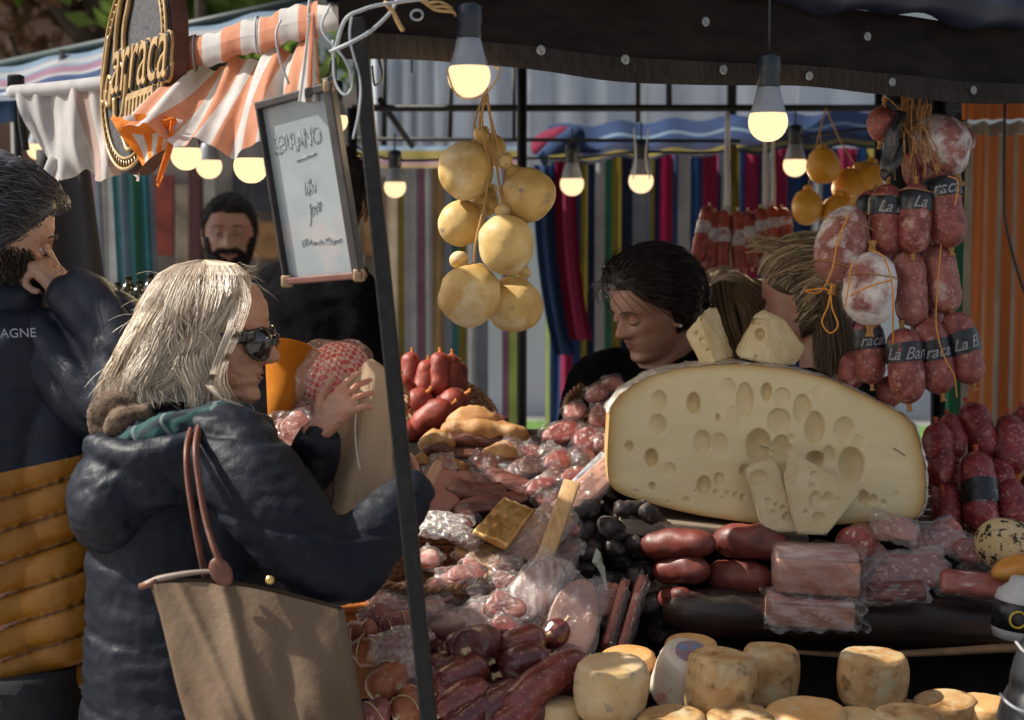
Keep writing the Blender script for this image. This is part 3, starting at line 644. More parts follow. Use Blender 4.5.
def tail(u, v):
    w = 6 + 16 * v; return P(312 - 2 * v - w / 2 + w * u, 14 + 88 * v, 2.36) + W(0, -1, 0) * .012 * math.sin(u * 9 + v)
nu = 20
obj('hanging_tail', grid(tail, nu, 16), ow, aw, [stripe_idx(nu, 16, 6)], fix=False)
for k in (0.12, .35, .62): obj('tie', tube([railpt(k) + W(0, -.025 * math.cos(a), .03 * math.sin(a)) for a in np.linspace(0, 6.28, 9)], .0018, 5), cord_grey, aw)
obj('tie', tube([P(281, 20, 2.44), P(276, 34, 2.42), P(280, 60, 2.42), P(289, 84, 2.42)], .0018, 5), cord_grey, aw)
# pale end of the awning
aw2 = thing('pale_awning', 'pale white and faded tan awning cloth sagging from the rail above the left man', 'awning', P(70, 130, 3.2) * W(1, 1, 0))
def pale(u, v):
    top = P(14 + 122 * u, 90 - 10 * u, 3.45 - .4 * u); yb = 168 + 14 * abs(math.sin(u * 7.5 + .4)) - 20 * max(0, .12 - u)
    xb = 48 + 96 * u; bot = P(xb, yb, 3.35 - .45 * u)
    return top * (1 - v) + bot * v + W(0, -1, 0) * (.03 * math.sin(u * 15 + v * 5) * (.3 + v) + .012 * math.sin(u * 41 + v * 6)) + up * -.02 * math.sin(v * PI) * math.sin(u * PI)
nu, nv = 70, 30
ow2 = [M('pale_cloth_white', (.42, .41, .41), (.52, .5, .5), 20, .9, .3, 300, trans=.4), M('pale_cloth_tan', (.33, .25, .22), (.4, .3, .27), 20, .9, .3, 300, trans=.4)]
obj('drape', grid(pale, nu, nv), ow2, aw2, [[1 if (i // 7) % 2 and i > 28 else 0 for j in range(nv) for i in range(nu)]], fix=False)
obj('top_roll', tube([P(12, 92, 3.46), P(60, 88, 3.3), P(140, 79, 3.03)], .014, 10, 10), ow2, aw2)
obj('knotted_end', tube([P(58, 160, 3.33), P(50, 172, 3.33), P(46, 182, 3.32), P(42, 183, 3.32)], [.02, .014, .01, .006], 10, sq=(.6, 1)), ow2, aw2)
tag(obj('metal_clamp', [box(P(16, 82, 3.47), (.03, .03, .03), None, .004), tube([P(16, 82, 3.47), P(20, 100, 3.45), P(22, 126, 3.45), P(26, 150, 3.45)], .008, 8)], black_metal), 'black clamp and post end holding the pale awning at the left', 'clamp')
# ---------------------------------------------------------------- whiteboard
wb = thing('whiteboard', 'hanging whiteboard in a dark wooden frame with scribbled marker prices', 'sign board', P(310, 283, 2.42))
a, b, c, d = P(289, 281, 2.45), P(361, 275, 2.36), P(331, 86, 2.34), P(261, 106, 2.43)
wn = nrm(np.cross(b - a, d - a))
if wn[1] > 0: wn = -wn
obj('board', slab(a, b, c, d, .006), M('whiteboard_surface', (.24, .28, .29), (.34, .38, .38), 7, .22, .15, 8, spots=((.42, .33, .33), 8, .55, .8), spec=.6), wb, smooth=False)
fr = M('whiteboard_frame', (.018, .016, .018), (.04, .03, .028), 30, .5, .3, 90)
tr_ = M('frame_tray_wood', (.12, .04, .03), (.16, .06, .04), 30, .5)
def fbar(p, q, w, m): obj('frame', obox(p + wn * .004, q + wn * .004, w, .014, wn, .002), m, wb, smooth=False)
ux_ = nrm(b - a); uy_ = nrm(d - a)
fbar(a - uy_ * .004, d + uy_ * .006, .005, fr); fbar(b - uy_ * .002, c + uy_ * .012, .016, fr); fbar(d - ux_ * .003, c + ux_ * .01, .012, fr); fbar(a - ux_ * .004, b + ux_ * .010, .010, tr_)
for q in (c, b, a): obj('corner_cap', box(q + wn * .004, (.016, .018, .018), None, .003), M('brass_corner', (.3, .2, .1), None, rough=.4), wb)
mk = M('marker_ink', (.10, .12, .14), (.38, .42, .44), 160, .6, contrast=(.45, .6))
def wob(g, k=.0022, sd=0):
    v, f = g; return v + np.outer(vnoise(v + sd, 60, 3, 2) * k, ux_) + np.outer(vnoise(v + sd, 70, 5, 2) * k * 1.6, uy_), f
cc_ = lambda u, v: a + (b - a) * u + (d - a) * v + ((c - b) - (d - a)) * u * v + wn * .0005
obj('writing', wob(text_geo('SERRANO', .036, .0003, 0, .1, cc_(.42, .76), ux_ + uy_ * .06, uy_, xscale=.62)), mk, wb, smooth=False)
obj('writing', wob(text_geo('2575 el medio 3650 jamon', .0125, .0003, 0, .1, cc_(.54, .2), ux_, uy_, xscale=.62)), mk, wb, smooth=False)
obj('writing', wob(text_geo('kilo', .03, .0003, 0, .3, cc_(.5, .5), ux_ + uy_ * .3, uy_, xscale=.6)), mk, wb, smooth=False)
obj('writing', wob(text_geo('Jote', .03, .0003, 0, .3, cc_(.52, .38), ux_ + uy_ * .3, uy_, xscale=.6)), mk, wb, smooth=False)
obj('underline', tube([cc_(.38, .655), cc_(.5, .665), cc_(.66, .675)], .0011, 5), mk, wb)
# ---------------------------------------------------------------- round carved sign
rs = thing('round_sign', 'black oval wooden sign with raised gold script lettering facing left', 'shop sign', P(140, 170, 2.9))
sc_ = P(137, 66, 2.9); yaw = math.radians(56)
sx_ = nrm(W(math.cos(yaw), -math.sin(yaw), 0) * 1.0 + W(0, 0, -.05)); sy_ = nrm(W(.10, 0, 1)); sn = nrm(np.cross(sx_, sy_))
if sn[1] > 0: sn = -sn
RX = S(40, 2.9) / math.cos(yaw) * 1.22; RY = S(108, 2.9)
disc = [sc_ + sx_ * RX * math.cos(t) + sy_ * RY * math.sin(t) for t in np.linspace(0, 2 * PI, 64, endpoint=False)]
blk = M('sign_black', (.018, .018, .02), (.05, .05, .055), 90, .6, .8, 160); gold = M('sign_gold', (.30, .17, .05), (.42, .27, .10), 60, .4, .4, 120, spec=.7); edge = M('sign_edge_wood', (.09, .035, .022), (.14, .055, .03), 20, .7)
obj('back_board', prism(disc, -sn, .03), edge, rs, smooth=False)
obj('face', prism([sc_ + (p - sc_) * .99 + sn * .001 for p in disc], sn, .004), blk, rs, smooth=False)
for k, r in ((.96, .0035), (.86, .0028)):
    obj('rim', tube([sc_ + (p - sc_) * k + sn * .008 for p in disc] + [sc_ + (disc[0] - sc_) * k + sn * .008], r, 6, 2), gold, rs)
bead = []
for t in np.linspace(0, 2 * PI, 70, endpoint=False):
    p0 = sc_ + (sx_ * RX * math.cos(t) + sy_ * RY * math.sin(t)) * .88 + sn * .007; p1 = sc_ + (sx_ * RX * math.cos(t + .03) + sy_ * RY * math.sin(t + .03)) * .945 + sn * .007
    bead.append(tube([p0, p1], .002, 5, 2))
obj('rim', bead, gold, rs)
sw = lambda x, y: sc_ + sx_ * RX * x + sy_ * RY * y + sn * .010
obj('letter', tube([sw(-.80, .30), sw(-.84, .0), sw(-.86, -.30), sw(-.74, -.32), sw(-.70, -.22)], .0045, 6, 8), gold, rs)
obj('letter', tube([sw(-.60, -.12), sw(-.70, -.1), sw(-.72, -.3), sw(-.62, -.36), sw(-.58, -.14), sw(-.56, -.38)], .0045, 6, 8), gold, rs)
bd_ = nrm(sx_ + sy_ * .10)
for (bo, ex, of, mt_) in ((.006, .002, -.004, gold), (.0025, .0035, -.001, blk), (-.0012, .005, .001, gold)):
    obj('letter', text_geo('arraca', .165, ex, .0006, .0, sw(.30, .06) + sn * of, bd_, sy_, xscale=.62, bold=bo), mt_, rs, smooth=False)
obj('letter', tube([sw(-.25, .05), sw(-.32, .35), sw(-.22, .68), sw(-.42, .74), sw(-.56, .4), sw(-.5, .0), sw(-.3, .02), sw(-.12, -.15), sw(-.15, -.45), sw(-.35, -.5), sw(-.45, -.3)], .005, 6, 8), gold, rs)
obj('bar', prism([sw(.0, -.27), sw(.75, -.2), sw(.75, -.26), sw(.0, -.33)], sn, .004), gold, rs, smooth=False)
obj('letter', text_geo('IIIIIIII', .055, .003, .001, 0, sw(.36, -.38), sx_ + sy_ * .08, sy_, xscale=1.2), gold, rs, smooth=False)
obj('letter', tube([sw(-.1, -.66), sw(.1, -.78), sw(.25, -.72), sw(.12, -.62), sw(.3, -.58)], .004, 6, 8), gold, rs)
obj('arm', obox(P(152, -20, 2.93), P(166, 78, 2.93), .025, .03), edge, rs, smooth=False)
obj('arm', obox(P(158, 24, 2.94), P(170, 26, 2.94), .03, .03), edge, rs, smooth=False)
# ================================================================ people
def rotm(yaw=0, pitch=0, roll=0):
    """yaw about z (0 = faces +X, + turns to +Y), pitch + = looks down, roll about the facing axis"""
    return np.array(Matrix.Rotation(yaw, 3, 'Z') @ Matrix.Rotation(pitch, 3, 'Y') @ Matrix.Rotation(roll, 3, 'X'))
_Z = np.array([0, .03, .08, .15, .2, .235, .27, .32, .4, .5, .57, .65, .75, .85, .93, .98, 1.0])
_FX = np.array([.20, .33, .385, .355, .372, .366, .382, .372, .385, .375, .405, .41, .39, .325, .21, .09, .01])
_BX = np.array([.12, .05, -.0, -.12, -.22, -.30, -.34, -.38, -.43, -.47, -.485, -.48, -.44, -.35, -.235, -.11, -.01])
_HW = np.array([.07, .14, .185, .225, .25, .262, .272, .285, .305, .318, .325, .328, .31, .255, .17, .08, .01])
_NZ = np.array([0, .3, .325, .345, .37, .4, .45, .5, .54, .58, 1]); _NV = np.array([0, 0, .07, .125, .135, .115, .085, .045, .02, 0, 0])
def skull(th, z, off=0.0):
    """th 0=front, local coords in head heights; x forward, y left, z up (0 chin .. 1 crown)"""
    fx = np.interp(z, _Z, _FX); bx = np.interp(z, _Z, _BX); hw = np.interp(z, _Z, _HW)
    cx = 0.04; c = np.cos(th); s = np.sin(th)
    front = c > 0
    L = np.where(front, fx - cx, cx - bx)
    p = np.where(front, .86, .92)
    x = cx + np.sign(c) * np.abs(c) ** p * L; y = np.sign(s) * np.abs(s) ** .92 * hw
    g = lambda a, b, w: np.exp(-((a - b) / w) ** 2)
    fr = front.astype(float)
    x = x + fr * np.interp(z, _NZ, _NV) * np.exp(-(y / (.045 + .03 * g(z, .36, .04))) ** 2)
    ay = np.abs(y)
    x = x - fr * .040 * g(z, .50, .045) * g(ay, .13, .065)          # sockets
    x = x + fr * .018 * g(z, .575, .025) * g(ay, .12, .09)          # brow
    x = x + fr * .018 * g(z, .40, .06) * g(ay, .19, .07)            # cheekbone
    x = x + fr * (.012 * g(z, .262, .016) + .010 * g(z, .215, .018) - .012 * g(z, .238, .008)) * np.exp(-(y / .085) ** 2)   # lips
    x = x - fr * .012 * g(z, .165, .02) * np.exp(-(y / .09) ** 2)
    if np.any(off):
        r = np.sqrt(x * x + y * y) + 1e-6
        nz = np.clip((z - .45) * 1.6, -.2, .9); k = np.sqrt(1 - nz ** 2)
        x = x + off * k * x / r; y = y + off * k * y / r; z = z + off * nz
    return np.stack([x, y, np.broadcast_to(z, x.shape)], -1)
def head_geo(n=84, m=72):
    rings = []
    zz = np.concatenate([np.linspace(.0, .62, int(m * .7)), np.linspace(.62, 1, m - int(m * .7) + 1)[1:]])
    th = np.linspace(0, 2 * PI, n, endpoint=False); th = th - .45 * np.sin(th) * (1) * .9
    for z in zz: rings.append(skull(th, np.full(n, z)))
    return rings_to_mesh(rings)
def ear_geo(s):
    y = .315 * s; c = W(-.02, y, .44)
    o = [tube([c + W(.035, 0, -.09), c + W(.02, .012 * s, -.11), c + W(-.03, .03 * s, -.06), c + W(-.075, .05 * s, .02), c + W(-.06, .05 * s, .09), c + W(-.005, .035 * s, .105), c + W(.035, .01 * s, .06), c + W(.03, 0, .02)], [.022, .024, .018, .017, .018, .018, .016, .012], 8, 5)]
    o.append(ell(c + W(-.025, .005 * s, .0), (.05, .022, .095), (0, 0, -.35 * s), 12, 8))
    return join(o)
class Head:
    def __init__(s, c, R, H): s.c = np.asarray(c, float); s.R = R; s.H = H
    def w(s, p): return (np.atleast_2d(p) - W(0, 0, .5)) @ s.R.T * s.H + s.c
    def g(s, geo): return s.w(geo[0]), geo[1]
    def pt(s, x, y, z): return s.w(W(x, y, z))[0]
def skinmat(n, a, b): return M('skin_' + n, a, b, 14, .46, .6, 260, sss=.10, spots=((a[0] * 1.12, a[1] * .66, a[2] * .62), 18, .5, .72), spots2=((a[0] * .72, a[1] * .62, a[2] * .6), 90, .62, .72), bdist=.0015)
eye_w = M('eye_white', (.6, .57, .54), None, rough=.2); eye_d = M('eye_iris', (.035, .018, .01), None, rough=.1)
def eyes(hd, par, skin, closed=0.0, brow=None):
    for s in (1, -1):
        c = W(.325, .128 * s, .495)
        e = obj('eyeball', hd.g(ell(c, (.052, .052, .052), None, 16, 12)), [eye_w, eye_d], par, mfn=None)
        me = e.data; me.polygons.foreach_set('material_index', [0] * len(me.polygons))
        obj('iris', hd.g(ell(c + W(.036, -.0 * s, -.012 * (1 + closed)), (.018, .022, .022), None, 12, 8)), eye_d, e)
        lid = []
        lid.append(tube([c + W(.012, .062 * s, -.002), c + W(.045, .03 * s, .022 - .04 * closed), c + W(.052, 0, .028 - .045 * closed), c + W(.045, -.03 * s, .02 - .04 * closed), c + W(.02, -.058 * s, -.004)], [.006, .011, .013, .011, .006], 8, 5, sq=(1, 1.1 + closed)))
        lid.append(tube([c + W(.012, .062 * s, -.004), c + W(.042, .03 * s, -.024), c + W(.048, 0, -.028), c + W(.04, -.03 * s, -.024), c + W(.02, -.058 * s, -.006)], [.005, .009, .01, .009, .005], 8, 5))
        if closed > .5: lid.append(ell(c + W(.006, 0, .012), (.052, .054, .046), None, 14, 10))
        obj('eyelid', hd.g(join(lid)), skin, par)
        obj('lashes', hd.g(tube([c + W(.03, .06 * s, -.002 - .02 * closed), c + W(.058, .03 * s, .014 - .045 * closed), c + W(.066, 0, .018 - .05 * closed), c + W(.052, -.035 * s, .012 - .04 * closed)], [.002, .005, .005, .002], 6, 5)), eye_d, par)
        if brow: obj('eyebrow', hd.g(tube([W(.36, .22 * s, .575), W(.405, .16 * s, .605), W(.425, .09 * s, .595), W(.43, .045 * s, .58)], [.006, .013, .015, .008], 8, 6, sq=(1, .5))), brow, par)
def lips(hd, par, m):
    o = [tube([W(.33, .10, .238), W(.378, .05, .254), W(.389, .018, .262), W(.387, 0, .259), W(.389, -.018, .262), W(.378, -.05, .254), W(.33, -.10, .238)], [.003, .009, .011, .010, .011, .009, .003], 8, 5, sq=(.8, .8)),
         tube([W(.33, .10, .236), W(.370, .05, .224), W(.381, 0, .218), W(.370, -.05, .224), W(.33, -.10, .236)], [.003, .010, .0125, .010, .003], 8, 5, sq=(.8, .8))]
    obj('lips', hd.g(join(o)), m, par)
# hair from many strands -------------------------------------------------
def strands(paths, r, n=3):
    """paths: list of (k,3); r radius; fast triangular tubes, each an island"""
    V = []; Fc = []; o = 0; ang = np.linspace(0, 2 * PI, n, endpoint=False)
    for p in paths:
        p = np.asarray(p); k = len(p); t = np.gradient(p, axis=0); t /= np.linalg.norm(t, axis=1)[:, None] + 1e-9
        a = np.cross(t, W(.31, .22, .92)); a /= np.linalg.norm(a, axis=1)[:, None] + 1e-9; b = np.cross(t, a)
        rr = r * np.concatenate([np.linspace(1, 1, k - k // 3), np.linspace(1, .2, k // 3)]) if k > 3 else np.full(k, r)
        v = p[:, None, :] + rr[:, None, None] * (np.cos(ang)[None, :, None] * a[:, None, :] + np.sin(ang)[None, :, None] * b[:, None, :])
        V.append(v.reshape(-1, 3))
        for i in range(k - 1):
            for j in range(n):
                q = (j + 1) % n; Fc.append((o + i * n + j, o + i * n + q, o + (i + 1) * n + q, o + (i + 1) * n + j))
        o += k * n
    return np.vstack(V), Fc
def cap(hd, hl, off=.05, n=60, m=36, lump=.01, seed=0):
    """hair shell over the skull above hairline hl(th) (z in head heights)"""
    th = np.linspace(0, 2 * PI, n, endpoint=False); rings = []
    lo = np.array([hl(t if t <= PI else t - 2 * PI) for t in th])
    for i in range(m + 1):
        v = i / m; z = lo + (1.0 - lo) * v
        o = off * min(1, .25 + v * 6)
        rings.append(skull(th, z, o * (1 + 0 * th)))
    g = rings_to_mesh(rings, True, True); v = hd.w(g[0])
    if lump: v = v + (v - hd.c) / np.linalg.norm(v - hd.c, axis=1)[:, None] * vnoise(v, 30, seed)[:, None] * lump
    return v, g[1]
def scalp_strands(hd, hl, n, L, off0, dirfn, seed, steps=6, lift=.3, wave=.0):
    rg = np.random.RandomState(seed); out = []
    while len(out) < n:
        th = rg.uniform(-PI, PI); z = rg.uniform(.2, 1) ** .8
        if z < hl(th): continue
        p = skull(np.array([th]), np.array([z]), off0)[0]; nn = nrm(p - W(-.02, 0, .5)); d = nrm(dirfn(p, th, z) + rg.normal(size=3) * .18)
        l = L * rg.uniform(.6, 1.2); pts = []; ph = rg.uniform(0, 6)
        for i in range(steps):
            t = i / (steps - 1)
            tan = nrm(d - np.dot(d, nn) * nn * 1.0 + nn * (lift * (1 - t) - .10 * t))
            pts.append(p.copy()); p = p + tan * l / (steps - 1) + np.cross(nn, d) * math.sin(ph + t * 6) * wave; nn = nrm(p - W(-.02, 0, .5))
        out.append(hd.w(np.array(pts)))
    return out
# hand -------------------------------------------------------------------
def hand(wrist, d, n, side, curl=(.3, .35, .4, .45), spread=.12, thumb=(.6, .7, .3), s=1.0, tcurl=.3):
    """d: fingers direction, n: palm normal (the way the palm faces), side: +1/-1 thumb side = side * cross(d,n)"""
    d = nrm(d); n = nrm(np.asarray(n, float) - np.dot(n, d) * d); c = nrm(np.cross(d, n)) * side; wrist = np.asarray(wrist, float)
    G = []
    G.append(tube([wrist - d * .03 * s, wrist + d * .02 * s, wrist + d * .06 * s, wrist + d * .088 * s], [.030 * s, .032 * s, .040 * s, .037 * s], 14, 4, sq=(1, .42), up=n, roundend=True) if False else None)
    G = []
    for k in (-1.5, -.75, 0, .75, 1.5):
        G.append(tube([wrist - d * .035 * s + c * k * .010 * s, wrist + d * .03 * s + c * k * .016 * s, wrist + d * .088 * s + c * k * .0185 * s], [.0165 * s, .0155 * s, .012 * s], 10, 3, roundend=True))
    G.append(ell(wrist + d * .035 * s + c * .022 * s + n * .008 * s, (.022 * s, .018 * s, .022 * s)))
    lens = [.082, .088, .080, .064]
    for i in range(4):
        k = 1.5 - i
        b = wrist + d * (.086 - .004 * abs(k - .5)) * s + c * k * .0195 * s; fd = nrm(d + c * k * spread * .5); a = 0; pts = [b - fd * .02 * s, b]
        for j, q in enumerate((.46, .30, .24)):
            a += curl[i] * (1.0, 1.15, .7)[j]
            dd = fd * math.cos(a) + n * math.sin(a); b = b + dd * lens[i] * q * s; pts.append(b)
        G.append(tube(pts, [.0095 * s, .0098 * s, .0088 * s, .0082 * s, .0065 * s], 9, 4, roundend=True))
    b = wrist + d * .018 * s + c * .024 * s; td = nrm(d * thumb[0] + c * thumb[1] + n * thumb[2]); t2 = nrm(d * (thumb[0] + tcurl) + c * (thumb[1] - tcurl) + n * thumb[2])
    G.append(tube([b - td * .012 * s, b + td * .02 * s, b + td * .046 * s, b + td * .046 * s + t2 * .032 * s, b + td * .046 * s + t2 * .055 * s], [.014 * s, .0145 * s, .0115 * s, .0108 * s, .0085 * s], 10, 4, roundend=True))
    return G
def wrinkle(amp=.004, sc=(9, 9, 22), seed=0, amp2=.0012):
    def f(co, no): return amp * (np.abs(vnoise(co * np.array(sc), 1.0, seed, 3)) * -1.6 + .3) + amp2 * vnoise(co, 90, seed + 3, 2)
    return f
def legs_and_shoes(t, c, hipz, mat, shoe, w=.1, yaw=0, r=.085):
    f = W(math.cos(yaw), math.sin(yaw), 0); s = W(-f[1], f[0], 0)
    for q in (-1, 1):
        b = W(c[0], c[1], 0) + s * q * w
        obj('trouser_leg', tube([b + W(0, 0, hipz), b + f * .02 + W(0, 0, hipz * .52), b + W(0, 0, .06)], [r * 1.15, r * .85, r * .68], 14, 6), mat, t)
        obj('shoe', [ell(b + f * .05 + W(0, 0, .04), (.13, .048, .045), (0, 0, yaw), 16, 10), box(b + f * .05 + W(0, 0, .012), (.26, .09, .024), (0, 0, yaw), .01)], shoe, t)
trou = M('black_trousers', (.012, .012, .014), (.02, .02, .024), 40, .9, .3, 200); shoe = M('dark_shoe', (.02, .018, .016), None, rough=.5)
navy = M('navy_nylon', (.0035, .0055, .011), (.006, .009, .018), 6, .55, .35, 24, spec=.22, bdist=.01)
# ---------------------------------------------------------------- WOMAN with pale hair and tote bag
wm = thing('person', 'woman with long pale blonde hair, sunglasses and navy hooded coat holding a paper bag', 'person', (P(190, 600, 2.62) * W(1, 1, 0)))
D = 2.62
hc = P(209, 335, D)
hd = Head(hc, rotm(math.radians(-4), math.radians(3), 0), .228)
sk = skinmat('woman', (.40, .205, .13), (.47, .255, .165))
def w_(px, py, dd=0): return P(px, py, D + dd)
nearh = hand(P(398, 506, D - .06), W(.05, 1, .15), W(-.3, .1, 1), 1, (.8, .85, .9, 1.0), s=.85); 
farw = P(320, 428, D - .055)
farh = hand(farw, W(.55, -.10, .60), W(.45, .80, -.2), 1, (.3, .34, .4, .5), .3, (.55, .7, .2), .66)
neck = tube([hd.pt(-.06, 0, .42), hd.pt(-.10, 0, .1), hd.pt(-.14, 0, -.15), hd.pt(-.2, 0, -.45)], [.055, .052, .055, .075], 16, 5)
core = [neck, tube([w_(190, 440), w_(192, 520), w_(195, 620), w_(195, 760)], [.10, .12, .13, .13], 16, 5),
        tube([w_(215, 450, -.14), w_(330, 555, -.20), P(400, 503, D - .13)], [.05, .04, .026], 12, 5), tube([w_(215, 450, .12), w_(290, 520, .14), P(320, 436, D - .05)], [.05, .04, .026], 12, 5)]
obj('body', [hd.g(head_geo()), hd.g(ear_geo(1)), hd.g(ear_geo(-1))] + core + nearh + farh, sk, wm, rm=.0026, rsm=2, disp=lambda c, n: .0007 * vnoise(c, 160, 2, 2) + .0010 * vnoise(c * W(1, 1, 2), 60, 5, 2) - .0005 * np.exp(-(vnoise(c * W(1, 1, 1.6), 45, 8, 2) / .12) ** 2))
lips(hd, wm, M('lips_rose', (.30, .10, .08), None, rough=.4))
# sunglasses
gls = M('black_acetate', (.012, .01, .01), None, rough=.15, spec=.7); lens = M('dark_lens', (.012, .009, .012), None, rough=.05, spec=.9)
sg = obj('sunglasses', hd.g(tube([W(.47, .05, .51), W(.485, 0, .525), W(.47, -.05, .51)], .012, 8)), gls, wm)
for s in (-1, 1): obj('temple', hd.g(tube([W(.375, s * .235, .535), W(.30, s * .325, .52), W(.1, s * .35, .495), W(-.03, s * .335, .475)], [.040, .046, .030, .018], 10, 5, sq=(.28, 1))), gls, sg)
for s in (-1, 1):
    def lf(u, v, s=s):
        a = 2 * PI * u; r = v; y = .14 + .125 * r * math.cos(a); z = .475 + .100 * r * math.sin(a) * (1 if math.sin(a) > 0 else 1.15)
        return W(.492 - 1.9 * max(0, y - .02) ** 2 - .05 * r * r, y * s, z)
    L_ = obj('lens', hd.g(grid(lf, 28, 6)), lens, sg)
    obj('rim', hd.g(tube([lf(k / 20, 1.03) for k in range(21)], .0105, 8, 2)), gls, sg)
obj('emblem', hd.g(box(W(.155, -.357, .508), (.036, .004, .034), (0, 0, 0), .001)), M('pale_gold', (.5, .42, .3), None, rough=.35, metal=.6), sg)
obj('earring', hd.g(ell(W(-.0, -.335, .31), .016)), M('pearl', (.6, .6, .58), None, rough=.2), wm)
# hair
_hy = np.array([260, 264, 275, 290, 305, 330, 360, 385, 412]); _xl = np.array([198, 176, 158, 147, 140, 128, 113, 101, 94]); _xr = np.array([214, 236, 248, 251, 247, 233, 226, 224, 230]); _hh = np.array([.01, .045, .075, .09, .1, .106, .11, .115, .125])
def hairp(a, t, u=1.0):
    y = 260 + (412 - 260) * t
    if t < .3: y = 260 + (412 - 260) * (t / .3) ** 2 * .3
    xl, xr, hh = np.interp(y, _hy, _xl), np.interp(y, _hy, _xr), np.interp(y, _hy, _hh)
    mx, hw = (xl + xr) / 2, (xr - xl) / 2
    ca, sa = math.cos(a), math.sin(a); return P(mx + hw * u * math.copysign(abs(ca) ** .55, ca), y, D + .01 + hh * u * math.copysign(abs(sa) ** .7, sa))
rg = np.random.RandomState(5); pth = []
for k in range(6200):
    a = rg.uniform(-PI, PI) if rg.rand() < .3 else rg.uniform(-2.7, -.15)
    u = rg.uniform(.90, 1.03); t1 = rg.uniform(.8, 1.0) if math.cos(a) < .75 else rg.uniform(.7, .98); ph = round(a * 3.2) * 1.7 + rg.normal() * .28; am = rg.uniform(.7, 1.3); a0 = a + rg.normal() * .15
    pp = []
    for i in range(18):
        t = t1 * i / 17; w = t ** 2 * am
        aa = a0 + (a - a0) * t + .20 * w * math.sin(ph + t * 7.5)
        q = hairp(aa, max(t, .004), u + .07 * w * math.sin(ph * 1.7 + t * 9.0))
        pp.append(q + W(.013, 0, .004) * w * math.sin(ph + t * 10.5) + W(.004, 0, 0) * t * math.sin(ph * 2.3 + t * 21))
    pth.append(pp)
hm = M('pale_blonde_hair', (.5, .45, .38), rough=.38, spec=.6, hairv=[(.38, .27, .16), (.62, .49, .34), (.80, .69, .55), (.46, .36, .26), (.80, .73, .64), (.24, .17, .11), (.68, .59, .48)])
hb = M('hair_under', (.20, .165, .13), (.28, .24, .19), 40, .6)
hr = obj('hair', [grid(lambda u, v: hairp(-PI + 2 * PI * u, .004 + .93 * v, .89), 48, 30)], hb, wm)
obj('strands', strands(pth, .00062), hm, hr, fix=False)
fly = []
for k in range(70):
    a = rg.uniform(-PI, PI); t0 = rg.uniform(.02, .8); p = hairp(a, t0, 1.0); dd = nrm(W(rg.normal() * .5 + .3 * math.copysign(1, math.cos(a)), rg.normal() * .4, rg.uniform(-.5, .3))); q = [p + dd * L * s - W(0, 0, 1) * s * s * .02 for L, s in ((.045, x) for x in np.linspace(0, 1, 6))]
    fly.append(q)
for k in range(5): fly.append([P(228 + 4 * k, 268 + k, D - .05), P(240 + 4 * k, 262 + k * 2, D - .06), P(252 + 2 * k, 272 - k * 3, D - .06), P(258 - k, 268 - k * 4, D - .06)])
for k in range(26):
    j = rg.normal() * 4; z_ = rg.normal() * .006; e_ = rg.uniform(-6, 14); q = [P(236 + j, 272 + abs(j), D - .05 + z_), P(243 + j, 300, D - .08 + z_), P(234 + j, 330, D - .10 + z_), P(222 + j * .8, 362, D - .108 + z_), P(217 + j + e_ * .3, 384, D - .118 + z_), P(222 + j + e_, 400 + j * .5, D - .12 + z_)]; fly.append(catmull(q, 3))
    j = rg.normal() * 2.2; fly.append([P(236 + j, 300, D - .075), P(229 + j, 330, D - .102), P(215 + j * .8, 365, D - .115), P(208 + j, 385, D - .12), P(219 + j, 398 + j * .5, D - .125), P(240 + j * 2, 404 + j, D - .12)])
obj('strands', strands(fly, .00035), hm, hr, fix=False)
# coat
torso = [tube([w_(186, 432), w_(183, 470), w_(182, 530), w_(185, 600), w_(188, 680), w_(190, 790), w_(190, 860)], [.085, .135, .15, .155, .165, .18, .185], 24, 5, sq=(1, 1.0)),
         ell(w_(205, 455, -.06), (.13, .14, .075), (0, .25, 0)), ell(w_(240, 520, 0), (.10, .15, .16)), ell(w_(245, 620, 0), (.09, .16, .22)), tube([w_(190, 436), w_(228, 438)], [.070, .055], 14, 4, roundend=True)]
arm1 = tube([w_(226, 452, -.13), w_(262, 492, -.185), w_(305, 545, -.205), w_(342, 567, -.20), w_(370, 540, -.17), w_(395, 512, -.145), P(412, 492, D - .135)], [.078, .075, .066, .062, .056, .047, .036], 18, 6, roundend=True)
arm2 = tube([w_(215, 455, .10), w_(260, 500, .15), w_(300, 520, .14), w_(306, 480, .04), P(318, 446, D - .045)], [.07, .062, .055, .048, .038], 16, 6, roundend=True)
def coatd(c, n):
    seam = np.abs(((c[:, 2] * 1.0 + .12 * c[:, 0]) % .115) / .115 - .5) * 2
    return wrinkle(.0030, (9, 9, 34), 4)(c, n) - .005 * np.exp(-((1 - seam) / .09) ** 2)
obj('coat', torso + [arm1, arm2], navy, wm, rm=.0065, rsm=3, disp=coatd)
# cuffs
obj('cuff', tube([P(315, 450, D - .03), P(320, 438, D - .05)], [.038, .034], 16, 3), navy, wm)
